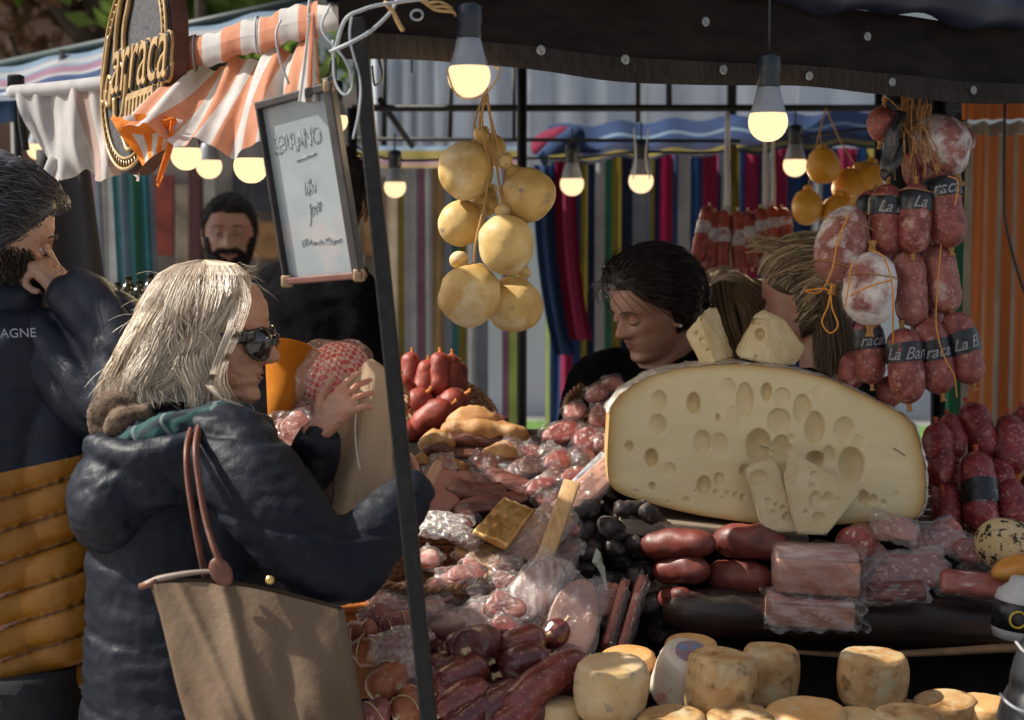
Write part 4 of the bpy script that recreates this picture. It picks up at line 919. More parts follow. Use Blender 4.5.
# hood lying on her back
hoodm = M('navy_hood', (.0045, .0075, .015), (.0075, .012, .023), 5, .52, .4, 26, spec=.25, bdist=.01)
hd_g = [ell(w_(128, 492, -.04), (.088, .14, .105), (0, .35, 0), 28, 20), ell(w_(170, 470, -.04), (.11, .15, .075), (0, .25, 0), 24, 16), tube([w_(95, 447, -.10), w_(140, 455, -.17), w_(200, 442, -.16), w_(248, 424, -.10), w_(264, 434, -.04)], [.024, .03, .03, .026, .024], 12, 6, roundend=True), tube([w_(98, 445, .08), w_(150, 440, .13), w_(215, 430, .1), w_(256, 430, .03)], [.024, .03, .03, .02], 12, 5)]
obj('hood', hd_g, hoodm, wm, rm=.0055, rsm=4, disp=wrinkle(.0035, (14, 14, 26), 9))
obj('hood_lining', [ell(w_(165, 432, -.05), (.095, .115, .042), (0, .16, 0), 24, 14, lump=.06), tube([w_(120, 440, -.13), w_(170, 432, -.155), w_(222, 416, -.12), w_(250, 412, -.06)], [.018, .030, .024, .012], 12, 6)], plaid('teal_plaid_lining'), wm, rm=.005, rsm=2, disp=wrinkle(.006, (22, 22, 22), 3))
knit = M('brown_knit', (.055, .032, .02), (.15, .10, .065), 90, .95, .9, 220, spots=((.02, .02, .028), 14, .55, .62))
obj('scarf', [tube([w_(140, 402, -.10), w_(112, 408, -.1), w_(105, 425, -.09), w_(125, 440, -.1), w_(142, 434, -.12)], [.018, .026, .028, .024, .018], 12, 6), tube([w_(150, 412, -.12), w_(125, 420, -.13), w_(112, 434, -.12)], [.014, .02, .016], 10, 5), ell(w_(165, 412, 0), (.08, .08, .03))], knit, wm, rm=.004, rsm=2, disp=lambda c, n: .0028 * np.abs(np.sin((c[:, 0] * .8 + c[:, 2] * .6) * 420)) ** .5 + .004 * vnoise(c, 28, 4, 2))
legs_and_shoes(wm, P(190, 600, D), P(190, 800, D)[2] + .02, trou, shoe, yaw=0)
# tote bag on her arm
tb = thing('tote_bag', 'taupe nylon tote bag with brown leather straps hanging from the blonde woman\'s shoulder', 'tote bag', P(260, 735, 2.33))
db = 2.36
tm_ = M('taupe_nylon', (.125, .08, .048), (.155, .104, .065), 5, .5, .5, 26, spec=.3, bdist=.006)
def bagf(sgn):
    def fn(u, v):
        top = P(152 + 192 * u, 583 + 26 * u * u + 8 * math.sin(u * PI) * -1 * (1 - u), db); bot = P(196 + 178 * u, 760 + 5 * u, db - .02)
        p = top * (1 - v) + bot * v
        bulge = .012 + .055 * math.sin(min(1, v * 1.15) * PI * .55) * math.sin(u * PI) ** .6
        fold = .014 * math.exp(-((u - .38 - .12 * v) / .05) ** 2) - .010 * math.exp(-((u - .7 + .1 * v) / .05) ** 2) * v + .008 * math.sin(u * 14 + v * 5) * v + .007 * math.sin(u * 31 - v * 9) * v * v + .006 * math.exp(-((u - .15 - .3 * v) / .03) ** 2)
        return p + W(0, -1, 0) * sgn * (bulge * (0 if u in (0, 1) else 1) + (fold if sgn > 0 else 0))
    return fn
obj('bag_body', [grid(bagf(1), 60, 44), grid(bagf(-1), 60, 44), grid(lambda u, v: np.array(bagf(1)(u, 1)) * (1 - v) + np.array(bagf(-1)(u, 1)) * v, 60, 4)], tm_, tb)
lea = M('brown_leather', (.12, .042, .025), (.17, .063, .038), 40, .5, .4, 160)
obj('strap', tube([P(226, 572, db - .03), P(216, 552, db - .035), P(206, 520, db - .015), P(199, 480, db + .0), P(196, 448, db + .02), P(200, 425, db + .10)], [.0095, .0085, .008, .008, .008, .008], 10, 6, sq=(.55, 1), up=(0, 1, 0)), lea, tb)
obj('strap', tube([P(205, 574, db + .03), P(200, 552, db + .01), P(194, 520, db + .0), P(188, 480, db + .01), P(187, 450, db + .03), P(192, 428, db + .10)], [.0095, .0085, .008, .008, .008, .008], 10, 6, sq=(.55, 1), up=(0, 1, 0)), lea, tb)
obj('leather_tab', [ell(P(221, 572, db - .035), (.0155, .006, .022), (0, -.5, 0), 18, 10)], lea, tb)
obj('zip_piping', tube([P(141, 586, db + .0), P(160, 579, db - .005), P(190, 573, db - .01), P(215, 571, db - .012)], [.004, .0055, .004, .003], 8, 5), M('taupe_piping', (.2, .15, .12), None, rough=.5), tb)
obj('zip_end', tube([P(140, 587, db), P(158, 581, db - .006)], [.005, .006], 8, 2), lea, tb)
obj('seam', tube([P(152, 585, db - .005), P(172, 650, db - .012), P(190, 720, db - .02), P(196, 760, db - .02)], .0022, 6, 6), tm_, tb)
obj('snap_button', lathe([(.001, .004), (.006, .003), (.0065, 0)], P(270, 580, db - .052), W(0, -1, 0.1), 14), M('brass', (.6, .42, .15), None, rough=.3, metal=.9), tb)
# paper bag in her hands
pb_ = thing('paper_bag', 'tall brown kraft paper bag held upright by the blonde woman', 'paper bag', P(370, 512, D - .02))
kr = M('kraft_paper', (.38, .265, .165), (.46, .33, .215), 7, .85, .35, 60, bdist=.004, trans=.12)
def pbf(u, v, s):
    t = P(343 + 50 * u, 372 - 12 * u + 6 * math.sin(u * 9), D + .03); b = P(330 + 66 * u, 514 + 8 * u, D + .0)
    p = t * (1 - v) + b * v
    k = .008 + .022 * math.sin(min(1, v + .1) * PI * .6) * math.sin(u * PI)
    cr = .006 * abs(math.sin(u * 5 + v * 1.5)) + (.005 * math.sin(u * 11 + 6 * v) if s > 0 else 0)
    return p + W(0, -1, 0) * s * (k + cr) * (0 if u in (0, 1) else 1)
obj('bag', [grid(lambda u, v: pbf(u, v, 1), 24, 30), grid(lambda u, v: pbf(u, v, -1), 24, 30), grid(lambda u, v: np.array(pbf(u, 1, 1)) * (1 - v) + np.array(pbf(u, 1, -1)) * v, 24, 3)], kr, pb_, fix=False, smooth=False)
obj('string_handle', tube([P(357, 398, D - .012), P(355, 430, D - .022), P(357, 455, D - .03), P(360, 470, D - .035)], .0014, 6), M('white_string', (.6, .58, .52), None), pb_)
# ---------------------------------------------------------------- bearded man at the left edge
D2 = 2.8
mn = thing('person', 'bearded man in a navy and mustard puffer jacket resting a hand on his mouth', 'person', P(20, 600, D2) * W(1, 1, 0))
def m_(px, py, dd=0): return P(px, py, D2 + dd)
hd2 = Head(m_(-8, 240), rotm(math.radians(22), math.radians(10), 0), .24)
sk2 = skinmat('left_man', (.34, .19, .135), (.40, .24, .175))
wr2 = m_(76, 300, -.02)
hand2 = hand(wr2, W(-.62, .05, .62), W(-.75, .25, -.6), -1, (1.05, 1.15, 1.25, 1.3), .05, (.8, .25, .5), .95)
nk2 = tube([hd2.pt(-.04, 0, .4), hd2.pt(-.12, 0, .1), hd2.pt(-.18, 0, -.2), hd2.pt(-.22, 0, -.5)], [.06, .062, .066, .08], 16, 5)
body2 = [hd2.g(head_geo()), hd2.g(ear_geo(1)), hd2.g(ear_geo(-1)), nk2, tube([m_(-20, 330), m_(-15, 440), m_(-10, 560), m_(-5, 700)], [.12, .15, .15, .15], 16, 4), tube([m_(70, 345), m_(125, 365, -.05), wr2], [.05, .04, .028], 12, 5)]
obj('body', body2 + hand2, sk2, mn, rm=.003, rsm=2, disp=lambda c, n: .0007 * vnoise(c, 150, 2, 2))
hair2m = M('dark_wavy_hair', (.03, .03, .032), rough=.42, spec=.6, hairv=[(.012, .012, .014), (.03, .03, .034), (.06, .062, .07), (.10, .10, .115), (.02, .02, .022)])
beardm = M('dark_beard', (.02, .015, .012), rough=.55, hairv=[(.012, .009, .008), (.03, .022, .016), (.05, .035, .025)])
hl2 = lambda th: .74 if abs(th) < .75 else (.74 - (abs(th) - .75) * .35 if abs(th) < 1.75 else .30)
eyes(hd2, mn, sk2, 1.0, beardm)
h2 = obj('hair', cap(hd2, hl2, .11, lump=.012, seed=4), hair2m, mn)
obj('strands', strands(scalp_strands(hd2, hl2, 3000, .26, .11, lambda p, th, z: W(-.6, .35 * math.sin(p[2] * 17 + p[0] * 9), .25 - (1 - z) * .9), 8, 9, .16, .012), .0009), hair2m, h2, fix=False)
bl2 = lambda th: 0
bpts = []
rg = np.random.RandomState(21)
while len(bpts) < 2600:
    th = rg.uniform(-1.9, 1.9); z = rg.uniform(0.0, .5)
    if z > .10 + .16 * min(1, abs(th) / .5) + (.22 if abs(th) > .95 else 0): continue
    if abs(th) > 1.5 and z < .16: continue
    p = skull(np.array([th]), np.array([z]), .0)[0]; nn = nrm(p - W(0, 0, .35)); q = nrm(nn * .6 + W(.1, 0, -.8) + rg.normal(size=3) * .2)
    bpts.append(hd2.w(np.array([p, p + q * .035, p + (q + W(0, 0, -.3)) * .07])))
for k in range(260):
    y = rg.uniform(-.12, .12); p = W(.385 - y * y * 2, y, .295 + rg.normal() * .008); bpts.append(hd2.w(np.array([p, p + W(.02, y * .3, -.015), p + W(.025, y * .7, -.035)])))
obj('beard', strands(bpts, .0009), beardm, mn, fix=False)
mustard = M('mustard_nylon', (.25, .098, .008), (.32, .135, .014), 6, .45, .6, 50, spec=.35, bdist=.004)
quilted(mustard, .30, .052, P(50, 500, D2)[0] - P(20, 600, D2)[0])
puf = M('navy_puffer', (.006, .009, .017), (.010, .014, .026), 6, .5, .3, 22, spec=.28, bdist=.008)
jk = [tube([m_(-30, 318), m_(-25, 345), m_(-20, 400), m_(-18, 480), m_(-14, 560), m_(-10, 640), m_(-8, 664)], [.10, .17, .195, .195, .19, .188, .18], 30, 6, sq=(1.0, .78), up=(0, 1, 0)), ell(m_(40, 370, 0), (.10, .10, .085), (0, .5, 0)), tube([m_(-45, 300), m_(10, 306)], [.07, .065], 14, 4, roundend=True)]
sleeve = tube([m_(45, 358, -.01), m_(85, 385, -.05), m_(120, 398, -.08), m_(128, 372, -.08), m_(116, 335, -.06), m_(92, 310, -.05), m_(76, 298, -.045)], [.088, .082, .074, .07, .066, .056, .046], 18, 6, roundend=True)
seam_z = lambda c: c[:, 2] - .23 * (c[:, 0] - m_(0, 0)[0])
zseam = P(20, 462, D2)[2]
def puff(c, n):
    s = (c[:, 2] - .28 * np.abs(c[:, 0] - P(104, 500, D2)[0]) * -1) / .052
    s = (c[:, 2] - .30 * (c[:, 0] - P(50, 500, D2)[0])) / .052; low = (c[:, 2] < zseam + .20 * (c[:, 0] - P(20, 462, D2)[0])).astype(float)
    q = np.abs(np.sin(s * PI)) ** .35
    s2 = c[:, 2] / .085; q2 = np.abs(np.sin(s2 * PI)) ** .4
    return low * (.026 * q - .014) + (1 - low) * (.007 * q2 - .003) + .0035 * vnoise(c * W(14, 14, 30), 1, 3, 2)
_jm = lambda c: ((c[:, 2] < zseam + .20 * (c[:, 0] - P(20, 462, D2)[0])) & (c[:, 0] < P(118, 500, D2)[0])).astype(int)
def jmf(c):
    m = _jm(c); s = (c[:, 2] - .30 * (c[:, 0] - P(50, 500, D2)[0])) / .052; fr2 = np.abs(s - np.round(s)); return m
def jsnap(co):
    zz = zseam + .20 * (co[:, 0] - P(20, 462, D2)[0]); k = (np.abs(co[:, 2] - zz) < .0045) & (co[:, 0] < P(118, 500, D2)[0]); co = co.copy(); co[k, 2] = zz[k]; return co
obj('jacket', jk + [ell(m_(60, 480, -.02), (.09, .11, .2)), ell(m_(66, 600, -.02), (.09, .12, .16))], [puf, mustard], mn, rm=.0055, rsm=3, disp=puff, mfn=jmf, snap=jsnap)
obj('sleeve', sleeve, puf, mn, rm=.006, rsm=2, disp=lambda c, n: .009 * np.abs(np.sin((c[:, 2] * .8 + c[:, 0]) / .07 * PI)) ** .5 - .004 + .003 * vnoise(c * 22, 1, 5, 2))
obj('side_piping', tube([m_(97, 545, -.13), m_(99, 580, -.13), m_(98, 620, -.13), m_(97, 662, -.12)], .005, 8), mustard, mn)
obj('lettering', text_geo('MONTAGNE', .021, .0004, 0, 0, m_(-2, 334, -.165), W(1, .12, .02), W(0, -.15, 1)), M('print_grey', (.22, .25, .3), None), mn, smooth=False)
legs_and_shoes(mn, P(5, 600, D2), P(5, 655, D2)[2], trou, shoe, w=.09, yaw=.4, r=.1)
# ---------------------------------------------------------------- generic torso for the far people
def figure(name_label, hc, yaw, pitch, H, skin, coat_m, shoulder_w=.21, lower=True, arms=((-.25, .1), (.25, .1)), coatname='jacket', roll=0, bodyyaw=None, neckopen=.0, armpose=None, shup=0.0):
    hd = Head(hc, rotm(yaw, pitch, roll), H); by = yaw if bodyyaw is None else bodyyaw
    f = W(math.cos(by), math.sin(by), 0); s = W(-f[1], f[0], 0)
    base = W(hc[0], hc[1], 0) - f * .04
    t = thing('person', name_label, 'person', base)
    zc = hc[2] - H * .5; sh = zc - .075 + shup; c = base
    nk = tube([hd.pt(-.05, 0, .4), hd.pt(-.1, 0, .08), c + W(0, 0, sh + .02), c + W(0, 0, sh - .08)], [.05, .052, .055, .08], 14, 5)
    hz = sh - .52
    core = [nk, tube([c + W(0, 0, sh - .05), c + W(0, 0, sh - .3), c + W(0, 0, hz)], [.1, .11, .11], 16, 4, sq=(1.2, .8), up=f)]
    ct = [tube([c + W(0, 0, sh + .015), c + W(0, 0, sh - .05), c + W(0, 0, sh - .18), c + W(0, 0, sh - .38), c + W(0, 0, hz - .02)], [.075 + neckopen, .135, .155, .145, .155], 22, 5, sq=(1.22, .8), up=f)]
    for q in (-1, 1):
        a0 = c + s * q * (shoulder_w - .05) + W(0, 0, sh - .035)
        if armpose and armpose.get(q): el_, wr = [c + f * k[0] + s * k[1] + W(0, 0, sh + k[2]) for k in armpose[q]]
        else: el_ = a0 + s * q * .06 + W(0, 0, -.27) - f * .02; wr = el_ + f * .14 + W(0, 0, -.17)
        ct.append(tube([c + s * q * .06 + W(0, 0, sh - .01), a0, el_, wr], [.06, .068, .055, .042], 14, 6, roundend=True))
        core.append(tube([a0, el_, wr], [.04, .035, .026], 10, 5)); dd = nrm(wr - el_)
        core += hand(wr + dd * .03, dd, -s * q, 1 if q < 0 else -1, (.35, .4, .45, .5))
    obj('body', [hd.g(head_geo(60, 52)), hd.g(ear_geo(1)), hd.g(ear_geo(-1))] + core, skin, t, rm=.004, rsm=1)
    obj(coatname, ct, coat_m, t, rm=.009, rsm=3, disp=wrinkle(.005, (12, 12, 20), 6))
    if lower: legs_and_shoes(t, base, hz + .04, trou, shoe, .09, by)
    return t, hd
blk_c = M('black_cotton', (.0035, .0035, .0045), (.006, .006, .0075), 20, 1.0, .3, 200, spec=.03)
dkn = M('dark_navy_jacket', (.004, .005, .009), (.008, .009, .014), 10, .8, .3, 90, spec=.1)
skA = skinmat('bearded', (.30, .165, .12), (.36, .21, .155)); skB = skinmat('seller', (.36, .2, .145), (.42, .25, .18)); skC = skinmat('helper', (.42, .25, .19), (.48, .3, .23))
blackhair = M('black_hair', (.01, .008, .008), rough=.65, spec=.2, hairv=[(.006, .005, .005), (.014, .01, .009), (.024, .016, .014), (.009, .007, .007)])
brownhair = M('dark_brown_hair', (.012, .006, .004), rough=.33, spec=.55, hairv=[(.008, .004, .003), (.018, .008, .006), (.032, .014, .010), (.012, .006, .005)])
# bearded man facing us
pc1, h1 = figure('dark haired bearded man in a black jacket facing the camera behind the blonde woman', P(230, 233, 5.0), math.radians(-84), .03, .235, skA, dkn)
eyes(h1, pc1, skA, .3, blackhair); lips(h1, pc1, M('lips_brown', (.2, .08, .06), None))
hlm = lambda th: .76 if abs(th) < .7 else (.76 - (abs(th) - .7) * .45 if abs(th) < 1.6 else .36)
hh1 = obj('hair', cap(h1, hlm, .022, lump=.004), blackhair, pc1)
obj('strands', strands(scalp_strands(h1, hlm, 900, .05, .022, lambda p, th, z: W(-.3, 0, .2 - (1 - z)), 3, 5, .25), .0013), blackhair, hh1, fix=False)
bp = []; rg = np.random.RandomState(2)
while len(bp) < 1500:
    th = rg.uniform(-1.7, 1.7); z = rg.uniform(0, .46)
    if z > .17 + (.22 if abs(th) > .9 else 0) + .1 * min(1, abs(th) / .6): continue
    p = skull(np.array([th]), np.array([z]))[0]; nn = nrm(p - W(0, 0, .35)); bp.append(h1.w(np.array([p, p + nn * .015 + W(0, 0, -.02), p + nn * .02 + W(0, 0, -.05)])))
for k in range(250):
    y = rg.uniform(-.13, .13); p = W(.39 - y * y * 2, y, .3 + rg.normal() * .01); bp.append(h1.w(np.array([p, p + W(.015, y * .2, -.02), p + W(.015, y * .5, -.04)])))
obj('beard', strands(bp, .0016), blackhair, pc1, fix=False)
# figure in black behind the whiteboard
pc2, h2_ = figure('person dressed all in black standing behind the lower end of the whiteboard', P(322, 200, 3.9), math.radians(60), .1, .24, skA, blk_c, .17, neckopen=.02)
hl0 = lambda th: .72 if abs(th) < .8 else (.5 if abs(th) < 1.3 else .15)
hh = obj('hair', cap(h2_, hl0, .07), blackhair, pc2)
obj('strands', strands(scalp_strands(h2_, hl0, 700, .2, .07, lambda p, th, z: W(-.3, 0, -.8), 6, 5, .2), .0014), blackhair, hh, fix=False)
# dark haired seller looking down
DS = 3.62
sc1, hs = figure('seller with dark pulled back hair and a black top looking down behind the giant cheese', P(654, 306, DS), math.radians(180 + 30), .34, .228, skB, blk_c, .19, coatname='black_top', bodyyaw=math.radians(255), roll=-.05, shup=.04)
eyes(hs, sc1, skB, .95, brownhair); lips(hs, sc1, M('lips_muted', (.25, .085, .07), None, rough=.45))
hls = lambda th: .80 if abs(th) < .55 else (.80 - (abs(th) - .55) * .30 if abs(th) < 1.65 else .24)
hh = obj('hair', [cap(hs, hls, .085, lump=.006, seed=2), hs.g(ell(W(-.50, 0, .42), (.17, .17, .17), None, 20, 14, lump=.05))], brownhair, sc1)
obj('strands', strands(scalp_strands(hs, hls, 2600, .50, .085, lambda p, th, z: nrm(W(-.52, 0, .42) - p) * 1.4 + W(0, 0, -.25), 4, 8, .06, .004), .0009), brownhair, hh, fix=False)
obj('earring', hs.g(ell(W(.0, .36, .33), .018)), M('pearl', (.6, .6, .58), None), sc1)
# seller with light hair seen from behind, right
DB = 3.55
sc2, hb2 = figure('seller with messy pinned up blonde hair and black top facing away beside the hanging salamis', P(808, 300, DB), math.radians(146), .12, .235, skC, blk_c, .19, coatname='black_top', neckopen=.0)
blond2 = M('streaked_blonde_hair', (.3, .22, .12), rough=.35, hairv=[(.10, .06, .035), (.75, .57, .34), (.25, .165, .09), (.85, .70, .46), (.06, .04, .025), (.6, .43, .24)])
hlb = lambda th: .78 if abs(th) < .6 else (.78 - (abs(th) - .6) * .22 if abs(th) < 1.68 else .16)
hh = obj('hair', [cap(hb2, hlb, .07, lump=.008, seed=7), hb2.g(ell(W(-.40, -.05, .80), (.2, .2, .17), None, 18, 12, lump=.12))], M('hair_root', (.07, .05, .035), (.12, .09, .06), 60, .6), sc2)
obj('strands', strands(scalp_strands(hb2, hlb, 2400, .55, .075, lambda p, th, z: nrm(W(-.45, -.05, .8) - p) * 1.3, 14, 8, .12, .012), .001), blond2, hh, fix=False)
fl = []; rg = np.random.RandomState(8)
for k in range(60):
    a = P(775 + rg.uniform(-4, 10), 245 + rg.uniform(-8, 10), DB - .05); fl.append([a, a + W(-.03, 0, .004) + rg.normal(size=3) * .004, a + W(-.055, 0, .006) + rg.normal(size=3) * .01])
nape = []
for k in range(900):
    u = rg.uniform(0, 1); v_ = rg.normal() * .01; nape.append(catmull([P(806 + 40 * u, 296 - 8 * u, DB - .02 - .09 * math.sin(u * 3) + v_), P(812 + 40 * u, 330, DB - .05 - .07 * math.sin(u * 3) + v_), P(818 + 34 * u + rg.normal() * 3, 366 + rg.uniform(0, 14), DB - .06 - .05 * math.sin(u * 3) + v_)], 4))
obj('strands', strands(nape, .00055), M('nape_hair', (.06, .04, .025), rough=.4, hairv=[(.05, .032, .02), (.14, .09, .05), (.03, .02, .013), (.3, .2, .11), (.08, .05, .03)]), hh, fix=False)
obj('strands', strands(fl, .0007), blond2, hh, fix=False)
# third seller, only her long light brown hair shows between the two
sc3, h3 = figure('stall helper bending away, only smooth light brown hair showing between the two sellers', P(722, 322, 3.95), math.radians(95), .75, .235, skC, blk_c, .18, coatname='black_top')
lb = M('light_brown_hair', (.25, .15, .08), rough=.32, hairv=[(.10, .055, .03), (.26, .16, .085), (.36, .24, .13), (.17, .1, .05), (.42, .3, .18)])
c3 = P(730, 320, 3.86); pt3 = []
rg = np.random.RandomState(9)
for k in range(1800):
    u = rg.uniform(0, 1); dpt = rg.uniform(-.05, .03)
    pt3.append([P(704 + 10 * u, 298 - 16 * u + rg.normal() * 2, 3.86 + dpt * .3), P(722 + 12 * u, 292 - 18 * u + rg.normal(), 3.8 + dpt * .6), P(738 + 22 * u, 312 - 26 * u, 3.78 + dpt), P(744 + 32 * u, 350 - 40 * u, 3.79 + dpt), P(748 + 36 * u, 392 - 30 * u, 3.82 + dpt)])
for k in range(900):
    u = rg.uniform(0, 1); v_ = rg.normal() * .008; pt3.append([P(700 + 30 * u, 296 - 16 * math.sin(u * 2), 3.77 + v_), P(706 + 30 * u, 318, 3.745 + v_), P(716 + 28 * u, 345, 3.745 + v_), P(724 + 26 * u, 380, 3.76 + v_)])
hh = obj('hair', [cap(h3, lambda th: .7 if abs(th) < 1.0 else .1, .06), ell(P(738, 330, 3.86), (.075, .05, .13), (0, .45, 0), 24, 16), ell(P(724, 322, 3.84), (.085, .06, .10), (0, .3, 0), 24, 16)], lb, sc3)
obj('strands', strands([catmull(q, 5) for q in pt3], .0011), lb, hh, fix=False)
# sleeve at the lower right corner
DR = 2.3
pr = thing('person', 'customer in a black puffer sleeve with pale stripes at the lower right corner', 'person', P(1120, 600, DR) * W(1, 1, 0))
q_ = lambda x, y, dd=0: P(x, y, DR + dd)
hz_ = P(0, 240, DR)[2]
hdR = Head(q_(1190, 300, -.05), rotm(math.radians(140), .1), .24)
hndR = hand(q_(1080, 620, .12), W(-.3, .9, -.1), W(0, .1, -1), 1, (.4, .4, .45, .5))
obj('body', [hdR.g(head_geo(60, 50)), hdR.g(ear_geo(1)), hdR.g(ear_geo(-1)), tube([hdR.pt(-.05, 0, .4), hdR.pt(-.1, 0, -.1), hdR.pt(-.15, 0, -.5)], [.055, .06, .08], 14), tube([q_(1190, 430, -.05), q_(1190, 760, -.05)], [.12, .12], 14)] + [tube([q_(1150, 470), q_(1060, 700), q_(1080, 620, .12)], .03, 10)], skA, pr, rm=.005)
obj('hair', cap(hdR, hl0, .07), blackhair, pr)
obj('jacket', [tube([q_(1200, 385, -.05), q_(1200, 420, -.05), q_(1200, 520, -.05), q_(1200, 800, -.05), q_(1200, 880, -.05)], [.08, .15, .17, .17, .17], 20, 6), tube([q_(1140, 470), q_(1098, 590), q_(1058, 680, .0), q_(1040, 750, .0), q_(1062, 810, .02)], [.075, .07, .062, .060, .05], 18, 6, roundend=True)], M('black_puffer', (.012, .013, .017), (.02, .021, .026), 10, .4, .3, 80), pr, rm=.006, rsm=2, disp=lambda c, n: .006 * np.abs(np.sin(c[:, 2] / .07 * PI)) ** .5 - .003)
for y0, x0 in ((648, 1019), (700, 1003)):
    obj('stripe', tube([q_(x0 - 3, y0 - 6, -.01), q_(x0 + 6, y0 + 4, -.05), q_(x0 + 22, y0 + 12, -.064), q_(x0 + 50, y0 + 16, -.066)], .002, 6, 6), M('reflective_grey', (.35, .36, .38), None, rough=.4), pr)
legs_and_shoes(pr, P(1200, 600, DR), .75, trou, shoe, .09, 2.4)
# ================================================================ stall counter
cloth_d = M('dark_counter_cloth', (.010, .008, .007), (.018, .014, .012), 12, 1.0, .5, 120, spec=.05)
_py = np.array([350, 430, 500, 560, 640, 740]); _dd = np.array([3.85, 3.45, 3.15, 2.98, 2.78, 2.62])
def DL(py): return float(np.interp(py, _py, _dd))
ct = thing('display_counter', 'sloping display counter under dark cloth carrying all the cheeses and cured meats', 'counter', P(760, 700, 3.0) * W(1, 1, 0))
rowsL = [(752, 2.58), (742, 2.64), (650, 2.84), (572, 3.04), (512, 3.21), (442, 3.51), (425, 3.7), (425, 3.95)]
rowsR = [(752, 2.58), (742, 2.66), (720, 3.02), (652, 3.06), (614, 3.12), (536, 3.26), (536, 3.60), (536, 3.66)]
def csurf(u, v):
    px = 372 + 860 * u; k = min(1, max(0, (px - 590) / 50)); i = v * 7; j = min(6, int(i)); f = i - j
    a = [rowsL[j][q] * (1 - f) + rowsL[j + 1][q] * f for q in (0, 1)]; b = [rowsR[j][q] * (1 - f) + rowsR[j + 1][q] * f for q in (0, 1)]
    return P(px, a[0] * (1 - k) + b[0] * k + 4, a[1] * (1 - k) + b[1] * k)
top = grid(csurf, 60, 35); nb = 61
obj('cloth_top', top, cloth_d, ct, fix=False)
def skirt(idx, out):
    v = top[0][idx]; return grid(lambda u, w: (lambda p: np.array([p[0] + out[0] * w * .02, p[1] + out[1] * w * .02, p[2] * (1 - w)]))(v[min(len(v) - 1, int(round(u * (len(v) - 1))))]), len(v) - 1, 6)
obj('cloth_skirt', [skirt(list(range(61)), (0, -1)), skirt([j * 61 for j in range(36)], (-1, 0)), skirt([35 * 61 + i for i in range(61)], (0, 1)), skirt([j * 61 + 60 for j in range(36)], (1, 0))], cloth_d, ct, fix=False)
# ---------------------------------------------------------------- food materials
SAL = M('salami_red', (.10, .015, .012), (.22, .038, .030), 34, .30, 1.0, 70, spots=((.40, .17, .14), 22, .62, .8), vor=((.32, .12, .09), 120, .60, .74), coat=.45, coatr=.16)
SALD = M('salami_dark', (.055, .010, .012), (.13, .026, .026), 30, .28, 1.0, 60, spots=((.28, .13, .13), 20, .62, .8), vor=((.22, .08, .07), 110, .58, .70), coat=.45, coatr=.15)
SALP = M('salami_pink_mould', (.20, .055, .045), (.32, .11, .09), 45, .6, .5, 120, spots=((.50, .42, .40), 17, .54, .66), vor=((0.36, 0.20, 0.17), 93, 0.62, 0.76))
SALW = M('salami_white_mould', (.17, .055, .045), (.30, .12, .10), 30, .75, .5, 120, spots=((.62, .58, .57), 11, .47, .58), spots2=((.45, .38, .36), 50, .55, .7))
SALH = M('hanging_salami', (.13, .024, .022), (.29, .075, .06), 60, .5, .9, 110, spots=((.42, .24, .21), 40, .57, .70), vor=((.34, .15, .12), 110, .58, .74))
SMOK = M('smoked_sausage', (.10, .018, .013), (.19, .04, .028), 20, .5, .9, 30, spots=((.05, .012, .01), 12, .55, .7), coat=.12, coatr=.35)
CHOR = M('chorizo', (.20, .026, .018), (.34, .06, .036), 40, .5, 1.0, 70, spots=((.12, .02, .015), 30, .55, .7))
BLAK = M('black_salami', (.012, .009, .009), (.04, .028, .026), 40, .55, 1.0, 60, spots=((.10, .08, .075), 46, .54, .66))
ORSAL = M('rust_salami', (.26, .07, .03), (.36, .12, .06), 30, .4, .4, 80, spots=((.55, .42, .30), 22, .56, .66))
CUT = M('salami_cut', (.24, .035, .03), (.36, .08, .06), 50, .32, .4, 90, vor=((.62, .40, .34), 75, .60, .76))
CUTP = M('pink_cold_cut', (.40, .10, .08), (.54, .22, .17), 30, .35, .4, 90, vor=((.66, .45, .38), 60, .62, .74), spots=((.28, .06, .05), 26, .52, .68))
HAM = M('cured_ham', (.26, .055, .04), (.42, .15, .11), 18, .36, .6, 60, stretch=(1, 4, 1), spots=((.62, .46, .38), 16, .58, .7), coat=.3)
JERK = M('dried_meat', (.08, .022, .018), (.22, .08, .06), 30, .45, 1.0, 60, stretch=(1, 3, 3), spots=((.4, .24, .18), 18, .62, .72), coat=.2)
PORK = M('cured_pork_slab', (.30, .12, .095), (.40, .19, .15), 14, .5, .4, 60, spots=((.18, .08, .06), 60, .62, .7))
BAC = M('bacon_skin', (.42, .15, .09), (.60, .34, .24), 16, .42, .5, 50, stretch=(.5, 1, 3), coat=.3, spots=((.34, .09, .05), 12, .6, .75))
BACF = M('bacon_fat', (.42, .14, .12), (.72, .58, .53), 26, .4, .3, 60, stretch=(.35, 2, 3), coat=.3)
BREAD = M('bread_crust', (.32, .12, .03), (.55, .31, .12), 20, .6, .9, 40, spots=((.62, .46, .28), 24, .55, .7))
CRM = M('pecorino_rind', (.36, .18, .055), (.54, .36, .17), 22, .6, 1.0, 60, spots=((.18, .09, .03), 34, .53, .66), spots2=((.46, .37, .22), 24, .52, .66))
CRMP = M('pale_pecorino_rind', (.52, .34, .15), (.64, .50, .31), 14, .55, .9, 50, spots=((.46, .24, .08), 16, .53, .68), spots2=((.34, .27, .17), 60, .6, .7))
CRMO = M('orange_rind', (.50, .24, .07), (.60, .36, .15), 12, .5, .4, 50, spots=((.6, .47, .3), 20, .55, .7))
CACIO = M('caciocavallo_skin', (.47, .29, .085), (.62, .45, .18), 16, .52, .7, 40, spots=((.66, .56, .36), 12, .52, .68), spots2=((.24, .19, .12), 26, .63, .73))
